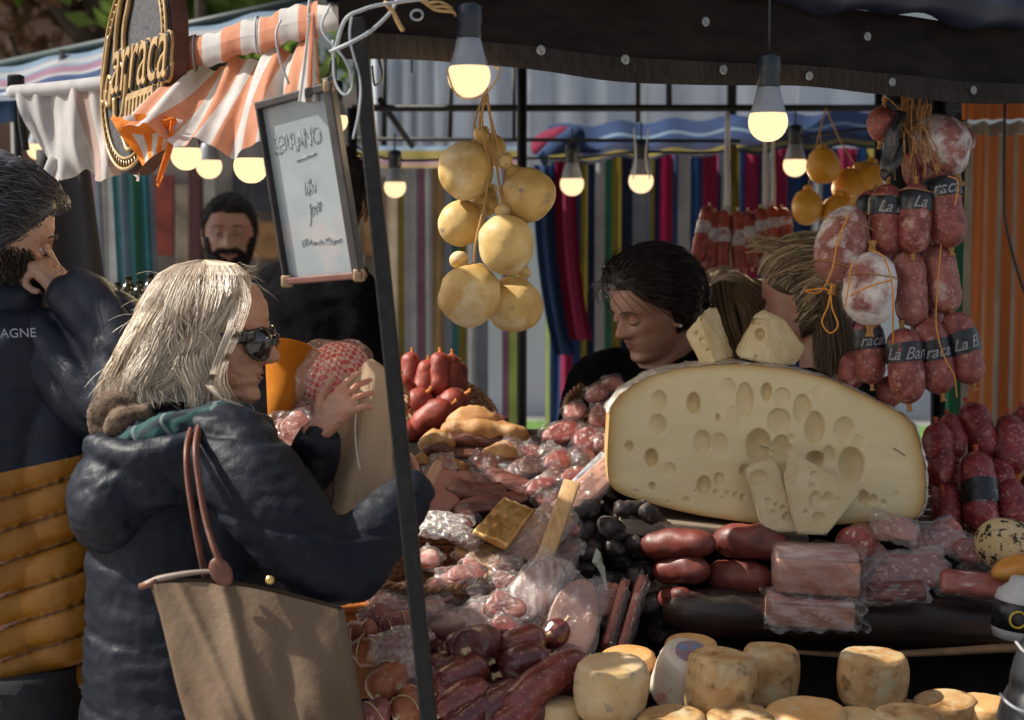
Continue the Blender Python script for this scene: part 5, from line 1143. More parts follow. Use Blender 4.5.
ORCH = M('orange_cheese_wax', (.66, .27, .015), (.74, .36, .05), 12, .4, .4, 30)
WICK = M('wicker', (.17, .08, .035), (.30, .16, .08), 60, .65, .5, 120)
BAND = M('black_label_band', (.006, .007, .009), (.02, .021, .026), 60, .32, .7, 70, spec=.5); PRN = M('label_print', (.42, .43, .46), (.5, .5, .52), 90, .5)
WBAND = M('white_label_band', (.30, .24, .25), (.46, .42, .43), 60, .5, .8, 60, spots=((.25, .07, .05), 40, .55, .65))
STR = M('casing_string', (.5, .36, .2), (.6, .48, .3), 200, .9)
RSTR = M('red_string', (.35, .05, .03), (.45, .1, .05), 200, .9)
# ---------------------------------------------------------------- sausages
def sausage_geo(a, b, ra, rb=None, bend=0.0, bdir=None, lump=.07, seed=0, n=22, ends=(.55, .55), mid=1.0):
    a = np.asarray(a, float); b = np.asarray(b, float); rb = ra if rb is None else rb
    t = b - a; L = np.linalg.norm(t); tn = nrm(t); bd = nrm(np.cross(tn, (0, 1, 0))) if bdir is None else nrm(bdir)
    m = 26; rings = []; ang = np.linspace(0, 2 * PI, n, endpoint=False)
    e0, e1 = ends[0] * ra * 2, ends[1] * rb * 2
    for i in range(m + 1):
        s = .5 - .5 * math.cos(PI * i / m); x = s * L
        r = (ra + (rb - ra) * s) * (1 + (mid - 1) * math.sin(PI * s))
        k = 1.0
        if x < e0: k = math.sqrt(max(0, 1 - (1 - x / e0) ** 2))
        if L - x < e1: k = min(k, math.sqrt(max(0, 1 - (1 - (L - x) / e1) ** 2)))
        c = a + tn * x + bd * bend * 4 * s * (1 - s)
        dd = nrm(tn + bd * bend * 4 * (1 - 2 * s) / max(L, 1e-6)); p, q = frame_of(dd, (0, 1, 0))
        r = r * max(k, .03)
        rings.append(c + r * (np.outer(np.cos(ang), p) + np.outer(np.sin(ang), q)))
    v, f = rings_to_mesh(rings); c = v.mean(0)
    if lump:
        sd = seed * 7.7 + a[0] * 31 + a[2] * 17; rm_ = (ra + rb) / 2
        cen = a + np.outer(np.clip(((v - a) @ tn) / L, 0, 1), t); d = v - cen; l = np.linalg.norm(d, axis=1)[:, None] + 1e-9
        v = v + d / l * np.minimum(1, l / rm_) * rm_ * (lump * vnoise(v + sd, 1.1 / rm_, 3, 3))[:, None]
    return v, f
def sausage(label, x0, y0, x1, y1, r, mat, d0=None, d1=None, bend=0, name='salami', cat='salami', group=None, band=None, btext=None, string=None, ends=(.55, .55), lump=.07, mid=1.0, knots=(1, 1), km=None, taper=1.0, bmat=None):
    """pixel end points, px radius; band=(s0,s1) fraction along for a label"""
    d0 = DL(y0) if d0 is None else d0; d1 = (DL(y1) if d1 is None else d1) if d1 is not None or d0 is None else (DL(y1) if abs(d0 - DL(y0)) < 1e-6 else d0)
    a, b = P(x0, y0, d0), P(x1, y1, d1); R = S(r, (d0 + d1) / 2); tn = nrm(b - a)
    t = thing(name, label, cat, (a + b) / 2 - W(0, 0, R), group)
    bd = nrm(np.cross(tn, (0, 1, 0))); bw = S(bend, d0)
    obj('casing', sausage_geo(a, b, R, R * taper, bw, None, lump, hash(label) % 97 * 0 + len(label) + x0, ends=ends, mid=mid), mat, t)
    km = km or STR
    def at(s): return a + (b - a) * s + bd * bw * 4 * s * (1 - s)
    for k, e, q in ((knots[0], a, -1), (knots[1], b, 1)):
        if k: obj('end_tie', [tube([e - tn * q * R * .12, e + tn * q * R * .22, e + tn * q * R * .42], [R * .2, R * .12, R * .20], 8, 3)], km, t)
    if band:
        s0, s1 = band; pr = []
        L = np.linalg.norm(b - a)
        def rad(s):
            x = s * L; k = 1
            if x < ends[0] * 2 * R: k = math.sqrt(max(0, 1 - (1 - x / (ends[0] * 2 * R)) ** 2))
            return R * k * (1 + (taper - 1) * s) * (1 + (mid - 1) * math.sin(PI * s)) * 1.0
        ss = np.linspace(s0, s1, 9); ang = np.linspace(0, 2 * PI, 28, endpoint=False); rings = []
        for s in ss:
            dd = nrm(at(min(1, s + .01)) - at(max(0, s - .01))); p, q = frame_of(dd, (0, 1, 0)); rr = rad(s) * 1.035 + .0012
            rings.append(at(s) + rr * (np.outer(np.cos(ang), p) + np.outer(np.sin(ang), q)) * 1.0)
        g_ = rings_to_mesh(rings, True, False); v = g_[0] + 0; v = v + (v - at((s0 + s1) / 2)) * (.035 * vnoise(v + x0, 70, 2)[:, None])
        bo = obj('label_band', (v, g_[1]), bmat or BAND, t)
        if btext:
            sm = (s0 + s1) / 2; c = at(sm) + W(0, -1, 0) * (rad(sm) * 1.05 + .004)
            dn = nrm(at(min(1, sm + .02)) - at(sm - .02)); upv = -dn if dn[2] < 0 else dn; rt = nrm(np.cross(W(0, 1, 0), upv)) ; rt = rt if rt[0] > 0 else -rt
            tg = text_geo(btext, R * .95, .0002, 0, .45, (0, 0, 0), W(1, 0, 0), W(0, 0, 1), xscale=.95, bold=.0004)
            tv = tg[0]; w = rad(sm) * 1.06 + .0022; off = .0 if len(btext) < 5 else 0
            th = np.clip(tv[:, 0] / w, -1.3, 1.3)
            wv = at(sm) + np.outer(np.sin(th) * w, rt) + np.outer(-np.cos(th) * w, (0, 1, 0)) + np.outer(tv[:, 2], upv)
            obj('lettering', (wv, tg[1]), PRN, bo, smooth=False)
    if string:
        for s in string:
            dd = nrm(at(min(1, s + .01)) - at(max(0, s - .01))); p, q = frame_of(dd, (0, 1, 0)); rr = R * 1.02
            obj('string', tube([at(s) + rr * (math.cos(z) * p + math.sin(z) * q) + dd * .002 * math.sin(z * 2) for z in np.linspace(0, 2 * PI, 15)], .0011, 5, 2), km, t)
    return t
# ---- sunlit salamis, lower left
G1 = 'dark red salamis heaped at the front of the counter'
fr_ = -.07
def fs(label, x0, y0, x1, y1, r, mat=SAL, dd=0, **k): return sausage(label, x0, y0, x1, y1, r, mat, DL(y0) + fr_ + dd, DL(y1) + fr_ + dd, group=G1, **k)
fs('plump red salami pointing up to the ham slice, left of the pale pecorino', 500, 674, 549, 657, 21, SALD, .0, bend=3)
fs('long curved red salami rising from the bottom edge to the right end of the heap', 506, 716, 586, 660, 18, SAL, -.05, bend=7)
fs('short dark salami end tucked against the yellow cut cheese at the bottom edge', 512, 726, 545, 703, 15, SALD, -.03)
fs('salami behind the corner pole rising right to meet the darker salamis', 434, 693, 488, 664, 17, SAL, -.02, bend=3)
fs('glossy reddish salami low beside the corner pole', 438, 716, 490, 690, 17, SAL, -.05, bend=5)
fs('salami at the bottom edge under the glossy one beside the pole', 448, 732, 492, 700, 15, SALD, -.05)
fs('purple salami slanting up from the bottom edge below the heap centre', 478, 722, 524, 690, 18, SALD, -.04, bend=4)
fs('salami at the bottom edge between the purple one and the long curved one', 494, 732, 536, 700, 15, SAL, -.05)
fs('dark salami with a bluish cloudy wrapper end under the white streaked pack', 476, 650, 520, 642, 17, SALD, .03, bmat=WBAND, ends=(.3, .5))
fs('narrow reddish brown sausage just right of the pole above the heap', 424, 666, 466, 664, 13, SAL, .02)
fs('small dark salami filling the gap in the middle of the heap', 484, 690, 506, 668, 15, SALD, .05)
fs('dark salami low in the gap at the middle of the heap', 520, 700, 560, 676, 16, SALD, .07)
fs('dark salami half hidden behind the pole near the bottom edge', 405, 728, 440, 700, 15, SALD, .04)
fs('dark salami under the twin tied bundles at the left end of the counter', 376, 690, 420, 676, 14, SALD, .06)
G2 = 'string tied rust and white salamis beside the tote bag'
for lb, x0, y0, x1, y1, r in [('rust coloured tied salami with white creases beside the tote bag, upper one', 352, 650, 392, 656, 15), ('fat rust and white tied salami pointing down beside the tote bag', 398, 655, 378, 697, 20),
                              ('yellowish string tied salami end left of the pole near the bottom', 416, 688, 398, 716, 15), ('round pink salami end at the bottom edge beside the tote bag', 366, 728, 390, 704, 16),
                              ('orange brown sausage with a string round it under the round wrapped slice', 345, 635, 378, 634, 11), ('white and pink mottled sausage left of the pole under the wrapped slice', 382, 634, 414, 622, 13)]:
    sausage(lb, x0, y0, x1, y1, r, ORSAL if 'pink' not in lb else SALP, DL(y0) - .06, DL(y1) - .08, group=G2, string=((.3, .7) if len(lb) % 2 else (.5,)), km=STR, lump=.24, bend=3)
rg = random.Random(31)
for i in range(16):
    x = rg.uniform(410, 545); y = rg.uniform(640, 712); an = rg.uniform(-.9, .1); L = rg.uniform(22, 34)
    sausage('dark salami end half buried in the sunlit heap right of the pole', x, y, x + L * math.cos(an), y + L * math.sin(an), rg.uniform(12, 16), (SAL, SALD)[i % 2], DL(y) + .0, DL(y) + .01, group='half buried salamis in the heap')
for lb, x0, y0, x1, y1, r, m_ in [('bright red salami lying on the heap just right of the pole', 452, 668, 500, 650, 16, SAL), ('red salami bridging the heap below the white streaked pack', 500, 655, 545, 636, 16, SAL), ('glossy red salami resting in front of the upright ham pack', 548, 690, 590, 668, 15, SAL), ('short red salami wedged below the pale halved cone', 446, 652, 476, 640, 13, SALD)]:
    sausage(lb, x0, y0, x1, y1, r, m_, DL(y0) - .075, DL(y1) - .075, group=G1, bend=3)
t = sausage('round dark cut face of a salami turned left beside the pole', 492, 640, 468, 650, 21, SALD, 2.72, 2.64, ends=(.5, .05), group=G1)
# ---------------------------------------------------------------- flat things on the slope
def flat(g, c, n, k=.5):
    v, f = g; return v - np.outer(((v - c) @ n) * k, n), f
def plane(px, py, d, ang=0, tilt=48, yaw=0):
    n = np.array(Euler((0, 0, math.radians(yaw))).to_matrix()) @ W(0, -math.cos(math.radians(tilt)), math.sin(math.radians(tilt)))
    x = nrm(np.cross(W(0, 0, 1), n)) * -1; x = x if x[0] > 0 else -x; y = nrm(np.cross(n, x)); y = y if y[2] > 0 else -y
    a = math.radians(ang); return P(px, py, d), x * math.cos(a) + y * math.sin(a), -x * math.sin(a) + y * math.cos(a), n
def disc_geo(c, ux, uy, n, rx, ry, th, lump=.05, seed=0, bend=0.0):
    k = 28; A = np.linspace(0, 2 * PI, k, endpoint=False); rj = 1 + lump * np.sin(A * 3 + seed) + lump * .6 * np.sin(A * 5 + seed * 2)
    rings = []
    for s, h in ((.90, 0), (1, .25), (1, .75), (.92, 1)):
        rings.append(c + np.outer(np.cos(A) * rx * s * rj, ux) + np.outer(np.sin(A) * ry * s * rj, uy) + n * th * h)
    inner = []
    for s in (.6, .3): inner.append(c + np.outer(np.cos(A) * rx * s * rj, ux) + np.outer(np.sin(A) * ry * s * rj, uy) + n * th)
    v, f = rings_to_mesh(rings + inner)
    if bend: v = v + np.outer(bend * np.sin(((v - c) @ ux) / rx * 2 + seed) , n)
    return v, f
def film_geo(c, ux, uy, n, w, h, up_, seed, bul=.012, cr=.006):
    def fn(s):
        def g(u, v):
            x, y = (u - .5) * 2, (v - .5) * 2
            e = max(0, 1 - max(abs(x), abs(y)) ** 3)
            p = c + ux * x * w * (1 + .05 * math.sin(y * 7 + seed)) + uy * y * h * (1 + .05 * math.sin(x * 6 + seed))
            z = s * (bul * e ** .5 + .0015) + cr * (math.sin(x * 9 + y * 5 + seed) * math.sin(y * 11 - x * 4 + seed) * .6 + .5 * float(vnoise(p[None] + seed, 70, 5, 2)[0])) * (.35 + .65 * (1 - e))
            return p + n * (z + up_)
        return g
    return [grid(fn(1), 26, 26), grid(fn(-.15), 12, 12)]
def packet(label, px, py, w, h, ang, d=None, kind='oval', mat=CUT, tilt=48, yaw=0, th=.008, name='vacuum_pack', cat='meat pack', group=None, fm_=None, cov=.86, seed=None, lift=.0):
    d = (DL(py) - .05 if d is None else d) - lift; c, ux, uy, n = plane(px, py, d, ang, tilt, yaw); w_2, h_2 = S(w, d) / 2, S(h, d) / 2
    sd = (px * .37 + py * .11) if seed is None else seed
    t = thing(name, label, cat, c - n * .004, group)
    if kind == 'oval': obj('meat', disc_geo(c, ux, uy, n, w_2 * cov, h_2 * cov, th, .03, sd, .002), mat, t)
    elif kind == 'slices':
        for i in range(4):
            o = (i - 1.5) / 4; obj('slice', disc_geo(c + ux * w_2 * o * 1.1 + n * (.003 * i) + uy * h_2 * .1 * math.sin(i + sd), ux, uy, n, w_2 * .55, h_2 * .82, .003, .04, sd + i, .003), mat, t)
    elif kind == 'slab': obj('meat', [xf(box((0, 0, 0), (2 * w_2 * cov, 2 * h_2 * cov, th * 2), None, th * .7), np.stack([ux, uy, n], 1), c + n * th)], mat, t, disp=lambda q, m: .0015 * vnoise(q, 60, 2))
    obj('film', film_geo(c, ux, uy, n, w_2, h_2, th * .4, sd, th * 1.3 + .002), fm_ or FILM, t, fix=False)
    return t
packet('large white streaked oval pack leaning on the dark salamis', 535, 592, 50, 92, -36, 2.86, 'oval', M('white_streaked_meat', (.34, .17, .15), (.62, .55, .52), 26, .4, .5, 80, stretch=(5, .6, .6), coat=.3), 40, th=.012, fm_=FILM2)
packet('big oval sliced ham pack standing upright above the salami heap', 573, 622, 56, 98, -14, 2.82, 'oval', M('speckled_ham', (.36, .17, .12), (.46, .26, .2), 30, .45, .4, 90, spots=((.6, .47, .42), 30, .6, .7), coat=.3), 28, th=.01, cov=.9)
packet('small crumpled plastic pack between the two oval packs', 545, 636, 30, 60, -20, 2.86, 'slices', HAM, 30, fm_=FILM2)
for i, (lb, x0, y0, x1, y1) in enumerate([('thin meat pack standing on edge just right of the upright ham pack', 603, 650, 622, 586), ('second thin pack standing on edge, nearest the black salamis', 617, 656, 640, 580)]):
    d = 2.86; a, b = P(x0, y0, d), P(x1, y1, d + .08); t = thing('vacuum_pack', lb, 'meat pack', a)
    obj('meat', obox(a, b, .013, .05, W(0, -1, .2), .004), HAM, t); obj('rind', obox(a + W(.009, .004, 0), b + W(.009, .004, 0), .004, .048, W(0, -1, .2), .001), JERK, t)
    e = nrm(b - a); obj('film', film_geo((a + b) / 2 + W(.002, 0, 0), e, W(0, -1, 0), W(1, 0, 0), np.linalg.norm(b - a) * .56, .045, 0, i * 3, .014, .006), FILM, t, fix=False)
packet('round wrapped pink slice at the left end above the tied salamis', 390, 603, 50, 38, 18, 2.86, 'oval', CUTP, 62, th=.012, fm_=FILM2)
packet('folded raw ham pack with glossy film right of the pole', 446, 600, 60, 34, 22, 2.88, 'slices', CUTP, 55, th=.012)
packet('pink ham pack with a bright crumpled corner below the wicker basket', 474, 592, 46, 32, 28, 2.9, 'slices', HAM, 50, th=.012)
packet('round milky wrapped slice right of the folded ham pack', 475, 622, 46, 44, 35, 2.82, 'oval', M('milky_slice', (.42, .28, .27), (.6, .5, .5), 22, .35, .3, 90, coat=.3), 40, th=.012, fm_=FILM2)
packet('large translucent disc pack just left of the pole', 402, 656, 50, 60, 20, 2.66, 'oval', SALP, 30, th=.01, fm_=FILM2)
packet('halved cone of cured meat with a pale cut top beside the pole', 442, 632, 54, 26, 0, 2.79, 'oval', M('pale_pork_cut', (.50, .30, .22), (.58, .42, .34), 20, .4, .3, 90), 60, th=.03, fm_=FILM)
packet('grey brown sliced pack tucked under the wooden slat', 500, 585, 46, 80, -30, 2.92, 'slices', JERK, 45, fm_=FILM2)
packet('long clear pack with pinkish meat left of the wooden slat', 528, 548, 44, 120, -38, 2.98, 'slab', M('pale_pink_meat', (.36, .2, .15), (.5, .34, .27), 16, .5, .4, 60), 45, th=.008, fm_=FILM2)
packet('long pink slab pack rising to the left end of the giant cheese', 583, 496, 32, 120, -42, 3.1, 'slab', M('long_pink_slab', (.42, .22, .17), (.5, .3, .24), 20, .45, .4, 60), 45, th=.009)
packet('narrow silvery pack between the long pink slab and the slat', 592, 474, 20, 60, -40, 3.14, 'slab', M('silver_wrap', (.3, .3, .32), (.55, .56, .6), 40, .3, .6, 80), 45, th=.006)
packet('grey cloudy pack corner beside the black salamis', 562, 552, 40, 40, -30, 3.0, 'oval', JERK, 50, fm_=FILM2)
packet('sliced meat pack under the black salami heap beside the ham pack', 600, 602, 40, 50, -28, 2.95, 'slices', HAM, 45)
for lb, x, y, w, h, a_, kd, mt in [('small pink pack squeezed between the round wrapped slice and the pole', 412, 622, 34, 26, -20, 'slices', CUTP), ('reddish wrapped ham just right of the pole under the wicker basket', 428, 612, 36, 24, 20, 'oval', HAM), ('wrapped red slices above the milky slice', 498, 606, 34, 26, 30, 'slices', CUT), ('small salami half in film beside the white streaked pack', 505, 628, 30, 24, -30, 'oval', CUT), ('pinkish pack at the rim of the low wicker basket', 455, 578, 40, 20, 10, 'slices', CUTP), ('wrapped meat end under the grey brown sliced pack', 514, 610, 30, 28, -50, 'oval', HAM), ('flat red pack leaning on the orange crate', 376, 618, 36, 24, 30, 'slices', CUT), ('film wrapped sausage end beside the tied salamis', 418, 640, 30, 24, 40, 'oval', CUTP), ('wrapped meat slice under the wooden lath top', 556, 520, 26, 34, -30, 'oval', JERK), ('cloudy pack between the gold foil packet and the white plastic bag', 466, 540, 36, 24, -30, 'slices', JERK)]:
    packet(lb, x, y, w, h, a_, DL(y) - .07, kd, mt, 48, th=.012, fm_=FILM if len(lb) % 2 else FILM2)
# wooden slat
a, b = P(530, 600, 2.87), P(572, 482, 3.05); t = obj('wooden_lath', obox(a, b, S(17, 2.95), .012, W(0, -.6, .8), .002), wood_tan, angle=40); tag(t, 'flat pale wooden slat lying up the slope among the plastic packs', 'wooden lath')
# gold foil packet
c, ux, uy, n = plane(505, 521, 2.96, 0, 52)
v = [P(473, 531, 2.95), P(507, 545, 2.92), P(534, 509, 3.02), P(504, 497, 3.05)]
t = obj('foil_packet', slab(*v, .012, 16, 16, lambda u, w: .0016 * math.sin(u * 19 + w * 7) * math.sin(w * 15) + .003 * math.sin(u * PI) * math.sin(w * PI)), M('gold_foil', (.50, .25, .06), (.80, .52, .2), 26, .3, 1.0, 34, metal=.6, coat=.4, bdist=.006)); tag(t, 'square gold foil wrapped packet lying on the yellowish film packs', 'foil packet')
for i, (x, y, a_) in enumerate([(480, 556, 18), (492, 566, 28)]):
    packet(['flat yellowish cheese pack just under the gold foil packet', 'lowest yellowish cheese pack beside the wicker basket'][i], x, y, 56, 26, -a_, 2.97 - .02 * i, 'slab', M('yellow_sliced', (.42, .24, .08), (.55, .36, .16), 20, .4), 55, th=.008, group='yellowish film packs under the gold foil')
packet('bright crumpled white plastic bag left of the gold foil packet', 447, 528, 52, 34, -10, 2.98, 'slices', JERK, 50, fm_=film('white_crumple', (.85, .86, .9), .35, 1.0, .38))
# ---------------------------------------------------------------- black salamis
GB = 'small black salamis heaped left of the smoked sausages'
bl = [(560, 522, 596, 508, 13, 'long lumpy black salami on top of the black heap'), (603, 530, 634, 524, 15, 'largest grey black salami under the giant cheese corner'), (588, 546, 602, 550, 12, 'small black salami in the middle of the black heap, left'), (610, 552, 622, 556, 12, 'small black salami in the middle of the black heap, right'),
      (570, 562, 596, 566, 12, 'black salami low at the left of the black heap'), (630, 552, 650, 546, 12, 'black salami behind the smoked sausages'), (634, 574, 650, 580, 13, 'black salami under the lower smoked sausage'), (600, 574, 624, 584, 12, 'lowest black salami above the thin packs'),
      (575, 538, 588, 532, 12, 'black salami end facing the grey cloudy pack'), (640, 522, 662, 516, 11, 'black salami partly under the wooden board'), (650, 600, 668, 636, 16, 'large dark salami hanging down beside the dark log'), (620, 512, 642, 508, 10, 'black salami directly under the giant cheese')]
for i, (x0, y0, x1, y1, r, lb) in enumerate(bl):
    mx, my = (x0 + x1) / 2, (y0 + y1) / 2; an = (-.5, .35, -1.0, .9, -.2, .6, -.7, .1, -.4, .8, 1.3, -.1)[i]; L = max(15, math.hypot(x1 - x0, y1 - y0) * .62)
    sausage(lb, mx - L * math.cos(an), my - L * math.sin(an), mx + L * math.cos(an), my + L * math.sin(an), r * .84, BLAK, 3.05, 3.10, name='black_salami', group=GB, lump=.3, knots=(0, 1), bend=(3, -3, 2)[i % 3])
t = obj('paper_tag', quad(P(592, 562, 2.95), P(608, 588, 2.93), P(606, 566, 2.96), P(596, 548, 2.98), 6, 6, lambda u, v: .004 * math.sin(u * 5)), M('green_white_label', (.35, .38, .34), (.12, .2, .08), 40, .5, contrast=(.5, .6))); tag(t, 'folded green and white paper tag hanging on the black salamis', 'paper tag')
# ---------------------------------------------------------------- upper left of the slope: loaves, cured slabs
for lb, x0, y0, x1, y1, r, bnd in [('longest golden bread loaf lying on top of the other loaves', 440, 432, 530, 440, 14, 3), ('golden bread loaf just behind the longest one', 446, 424, 500, 424, 12, 4), ('golden loaf in front of the longest loaf, above the plastic wrapped meat', 480, 464, 524, 458, 13, 4),
                               ('small round golden bread roll beside the pole', 412, 462, 430, 462, 12, 0), ('pale crusty loaf left of the longest loaf', 418, 446, 456, 444, 11, 2), ('crusty loaf end peeking out over the pink cured slab', 436, 470, 470, 468, 11, 0)]:
    t = thing('bread_loaf', lb, 'bread', P((x0 + x1) / 2, (y0 + y1) / 2 + r, 3.4), 'golden bread loaves on the slope')
    d = 3.32 + (460 - y0) * .003
    obj('crust', sausage_geo(P(x0, y0, d), P(x1, y1, d), S(r, d), None, S(bnd, d), None, .30, x0, ends=(.8, .8)), BREAD, t)
    obj('filling', sausage_geo(P(x0 + 3, y0 + r * .55, d - .02), P(x1 - 3, y1 + r * .55, d - .02), S(r * .55, d), None, S(bnd, d), None, .2, x0 + 3, ends=(.8, .8)), JERK, t)
for lb, px, py, w, h, a_, m_t, th_ in [('thick pink cured pork slab beside the pole under the loaves', 440, 486, 66, 30, 16, PORK, .02), ('lower pink pork slab dotted with dark specks right behind the pole', 432, 505, 52, 34, 10, PORK, .018), ('dark dried meat piece beside the pink pork slab', 478, 492, 60, 20, -8, JERK, .014), ('dark dried meat strip above the gold foil packet', 490, 504, 74, 16, 12, JERK, .012), ('dark dried meat fold next to the wrapped slices', 512, 484, 60, 18, -24, JERK, .014)]:
    c, ux, uy, n = plane(px, py, DL(py) - .05, a_, 45)
    o = obj('cured_meat', flat(sausage_geo(c - ux * S(w, 3.2) / 2, c + ux * S(w, 3.2) / 2, S(h, 3.2) * .62, S(h, 3.2) * .5, .012, n, .3, px, ends=(.6, .9)), c, n, .55), m_t)
    tag(o, lb, 'cured meat', 'cured meat pieces above the gold foil packet')
for lb, px, py, w, h, a_, m_t in [('dark meat slice between the golden loaf and the round roll', 462, 456, 44, 13, 8, JERK), ('fatty meat piece beside the pole under the pale crusty loaf', 438, 456, 36, 14, -6, PORK), ('reddish dried meat under the short golden loaf', 500, 474, 46, 13, -6, JERK),
                               ('curled dried meat at the right end of the loaves', 532, 462, 34, 14, 30, JERK), ('pink meat strip between the pork slab and the loaves', 456, 474, 46, 12, 10, PORK), ('small dried meat end above the crinkled clear bag', 520, 452, 24, 11, -20, JERK), ('dried meat behind the longest loaf', 486, 418, 50, 12, -8, JERK), ('dark dried meat lying low above the white plastic bag', 452, 512, 44, 13, -14, JERK)]:
    c, ux, uy, n = plane(px, py, DL(py) + .02, a_, 45)
    o = obj('cured_meat', flat(sausage_geo(c - ux * S(w, 3.2) / 2, c + ux * S(w, 3.2) / 2, S(h, 3.2) * .65, S(h, 3.2) * .4, .014, n, .34, px, ends=(.6, .9)), c, n, .5), m_t); tag(o, lb, 'cured meat', 'cured meat pieces above the gold foil packet')
rg = random.Random(77); nfill = 0
while nfill < 30:
    x = rg.uniform(425, 606); y = rg.uniform(446, 606)
    if x > 560 + (560 - y) * .35 or (465 < x < 540 and 492 < y < 552) or x + y * .45 < 640: continue
    nfill += 1; kd = rg.choice(['oval', 'slices', 'oval']); packet('small wrapped meat piece wedged between the larger packs on the slope', x, y, rg.uniform(24, 36), rg.uniform(18, 28), rg.uniform(-50, 50), DL(y) - .03, kd, rg.choice([CUT, CUTP, HAM, JERK]), 48, th=.014, fm_=rg.choice([FILM, FILM, FILM2]), group='small meat packs wedged on the slope')
packet('crinkled clear bag with sliced meat at the end of the loaves', 522, 472, 42, 28, 20, 3.2, 'slices', JERK, 50)
packet('dark meat pack with cloudy film right of the loaves', 546, 486, 40, 26, 40, 3.16, 'slices', JERK, 50, fm_=FILM2)
packet('dark red meat pack above the long clear pack', 556, 500, 34, 26, 30, 3.12, 'oval', JERK, 50)
GS = 'film wrapped halved salamis below the wicker basket'
for lb, x, y, w, h, a_ in [('large halved salami showing a dark oval cut at the left of the wrapped halves', 562, 436, 46, 26, 20), ('wrapped salami half with a silver glint in the middle of the wrapped halves', 590, 444, 36, 34, -20), ('wrapped salami half below the large dark oval cut', 557, 466, 34, 26, 45), ('small oval wrapped salami half above the wooden slat', 576, 480, 40, 18, 20), ('pale wrapped salami half touching the giant cheese', 601, 420, 26, 32, 0), ('wrapped salami half at the basket rim', 597, 398, 26, 22, 30), ('wrapped salami half low between the dark meat packs', 540, 490, 36, 16, 35), ('topmost wrapped salami half against the basket rim', 612, 388, 24, 18, 10), ('wrapped salami half between the silver glint one and the cheese', 604, 446, 22, 28, -30), ('small wrapped salami half under the basket rim on the left', 575, 416, 26, 20, 30)]:
    packet(lb, x, y, w, h, a_, DL(y) - .06, 'oval', CUTP if 'pale' in lb or 'rim' in lb else CUT, 46, th=.018, name='wrapped_salami', cat='salami', group=GS, cov=.92)
# ---------------------------------------------------------------- baskets
def basket(label, c, rx, ry, h, R, rows=9, stakes=26, flare=1.25, bottom=True):
    t = thing('wicker_basket', label, 'basket', c)
    Rm = np.array(R); G = []
    for i in range(rows):
        z = h * (i + .5) / rows; k = 1 + (flare - 1) * z / h; pts = []
        for j in range(stakes * 2 + 1):
            a = 2 * PI * j / (stakes * 2); o = .003 * (1 if (j + i) % 2 else -1)
            pts.append(W(math.cos(a) * (rx * k + o), math.sin(a) * (ry * k + o), z))
        G.append(xf(tube([np.array(q) for q in pts], h / rows * .46, 6, 2), Rm, c))
    obj('weave', G, WICK, t)
    obj('stakes', [xf(tube([W(math.cos(a) * rx, math.sin(a) * ry, 0), W(math.cos(a) * rx * flare, math.sin(a) * ry * flare, h * 1.02)], .003, 6, 2), Rm, c) for a in np.linspace(0, 2 * PI, stakes, endpoint=False)], WICK, t)
    rim = []
    for ph in (0, PI): rim.append(xf(tube([W(math.cos(a) * (rx * flare + .004 * math.cos(a * 24 + ph)), math.sin(a) * (ry * flare + .004 * math.cos(a * 24 + ph)), h * 1.03 + .004 * math.sin(a * 24 + ph)) for a in np.linspace(0, 2 * PI, 120)], .0042, 6, 1), Rm, c))
    obj('rim', rim, WICK, t)
    obj('base', xf(lathe([(max(rx, ry) * .98, 0), (max(rx, ry) * .98, .006)], (0, 0, 0), (0, 0, 1), 24, sq=(1, 1)), Rm @ np.diag([rx / max(rx, ry), ry / max(rx, ry), 1]), c), WICK, t)
    return t
basket('wicker basket of red chorizo sausages behind the corner pole', P(424, 452, 3.80), .10, .09, .15, Matrix.Rotation(.45, 3, 'X') @ Matrix.Rotation(.42, 3, 'Y'), 12, 30, 1.12)
basket('wicker basket with a braided rim behind the wrapped salami halves left of the giant cheese', P(640, 440, 3.62), .12, .10, .12, Matrix.Rotation(.35, 3, 'X') @ Matrix.Rotation(-.25, 3, 'Y'), 10, 28, 1.15)
basket('low wicker basket between the woman\'s elbow and the film packs', P(432, 598, 2.96), .105, .09, .07, Matrix.Rotation(.30, 3, 'X'), 6, 28, 1.12)
basket('wicker basket edge behind the red salamis right of the giant cheese', P(945, 560, 3.42), .17, .12, .11, Matrix.Rotation(.25, 3, 'X'), 8)
basket('wicker basket holding the red checked ham behind the paper bag', P(330, 435, 3.30), .10, .09, .12, Matrix.Rotation(.45, 3, 'X') @ Matrix.Rotation(.3, 3, 'Y'), 8)
GC = 'red chorizo sausages bunched in the wicker basket'
for lb, x0, y0, x1, y1, r, dd in [('chorizo standing just right of the pole in the basket', 412, 352, 408, 396, 10, 0), ('chorizo leaning left behind the front row in the basket', 428, 360, 420, 404, 10, -.02), ('upright chorizo with an orange knot in the middle of the basket', 440, 352, 438, 396, 11, -.02), ('upright chorizo at the right side of the basket', 452, 354, 448, 400, 11, -.0), ('chorizo tucked against the basket weave', 460, 362, 458, 396, 9, .03),
                                  ('thick chorizo lying low across the front of the basket', 412, 432, 452, 404, 15, -.08), ('thick chorizo leaning over the basket front above the loaves', 436, 416, 466, 394, 15, -.06), ('round ended chorizo at the front left of the basket', 414, 408, 428, 392, 14, -.06), ('chorizo end touching the pole below the basket', 402, 440, 414, 424, 13, -.08), ('chorizo lying at the lower left against the pole', 402, 376, 406, 410, 11, -.04)]:
    sausage(lb, x0, y0, x1, y1, r, CHOR, 3.66 + dd, 3.64 + dd, name='chorizo', cat='chorizo', group=GC, km=M('orange_knot', (.5, .16, .03), (.6, .25, .06), 200, .9), lump=.1)
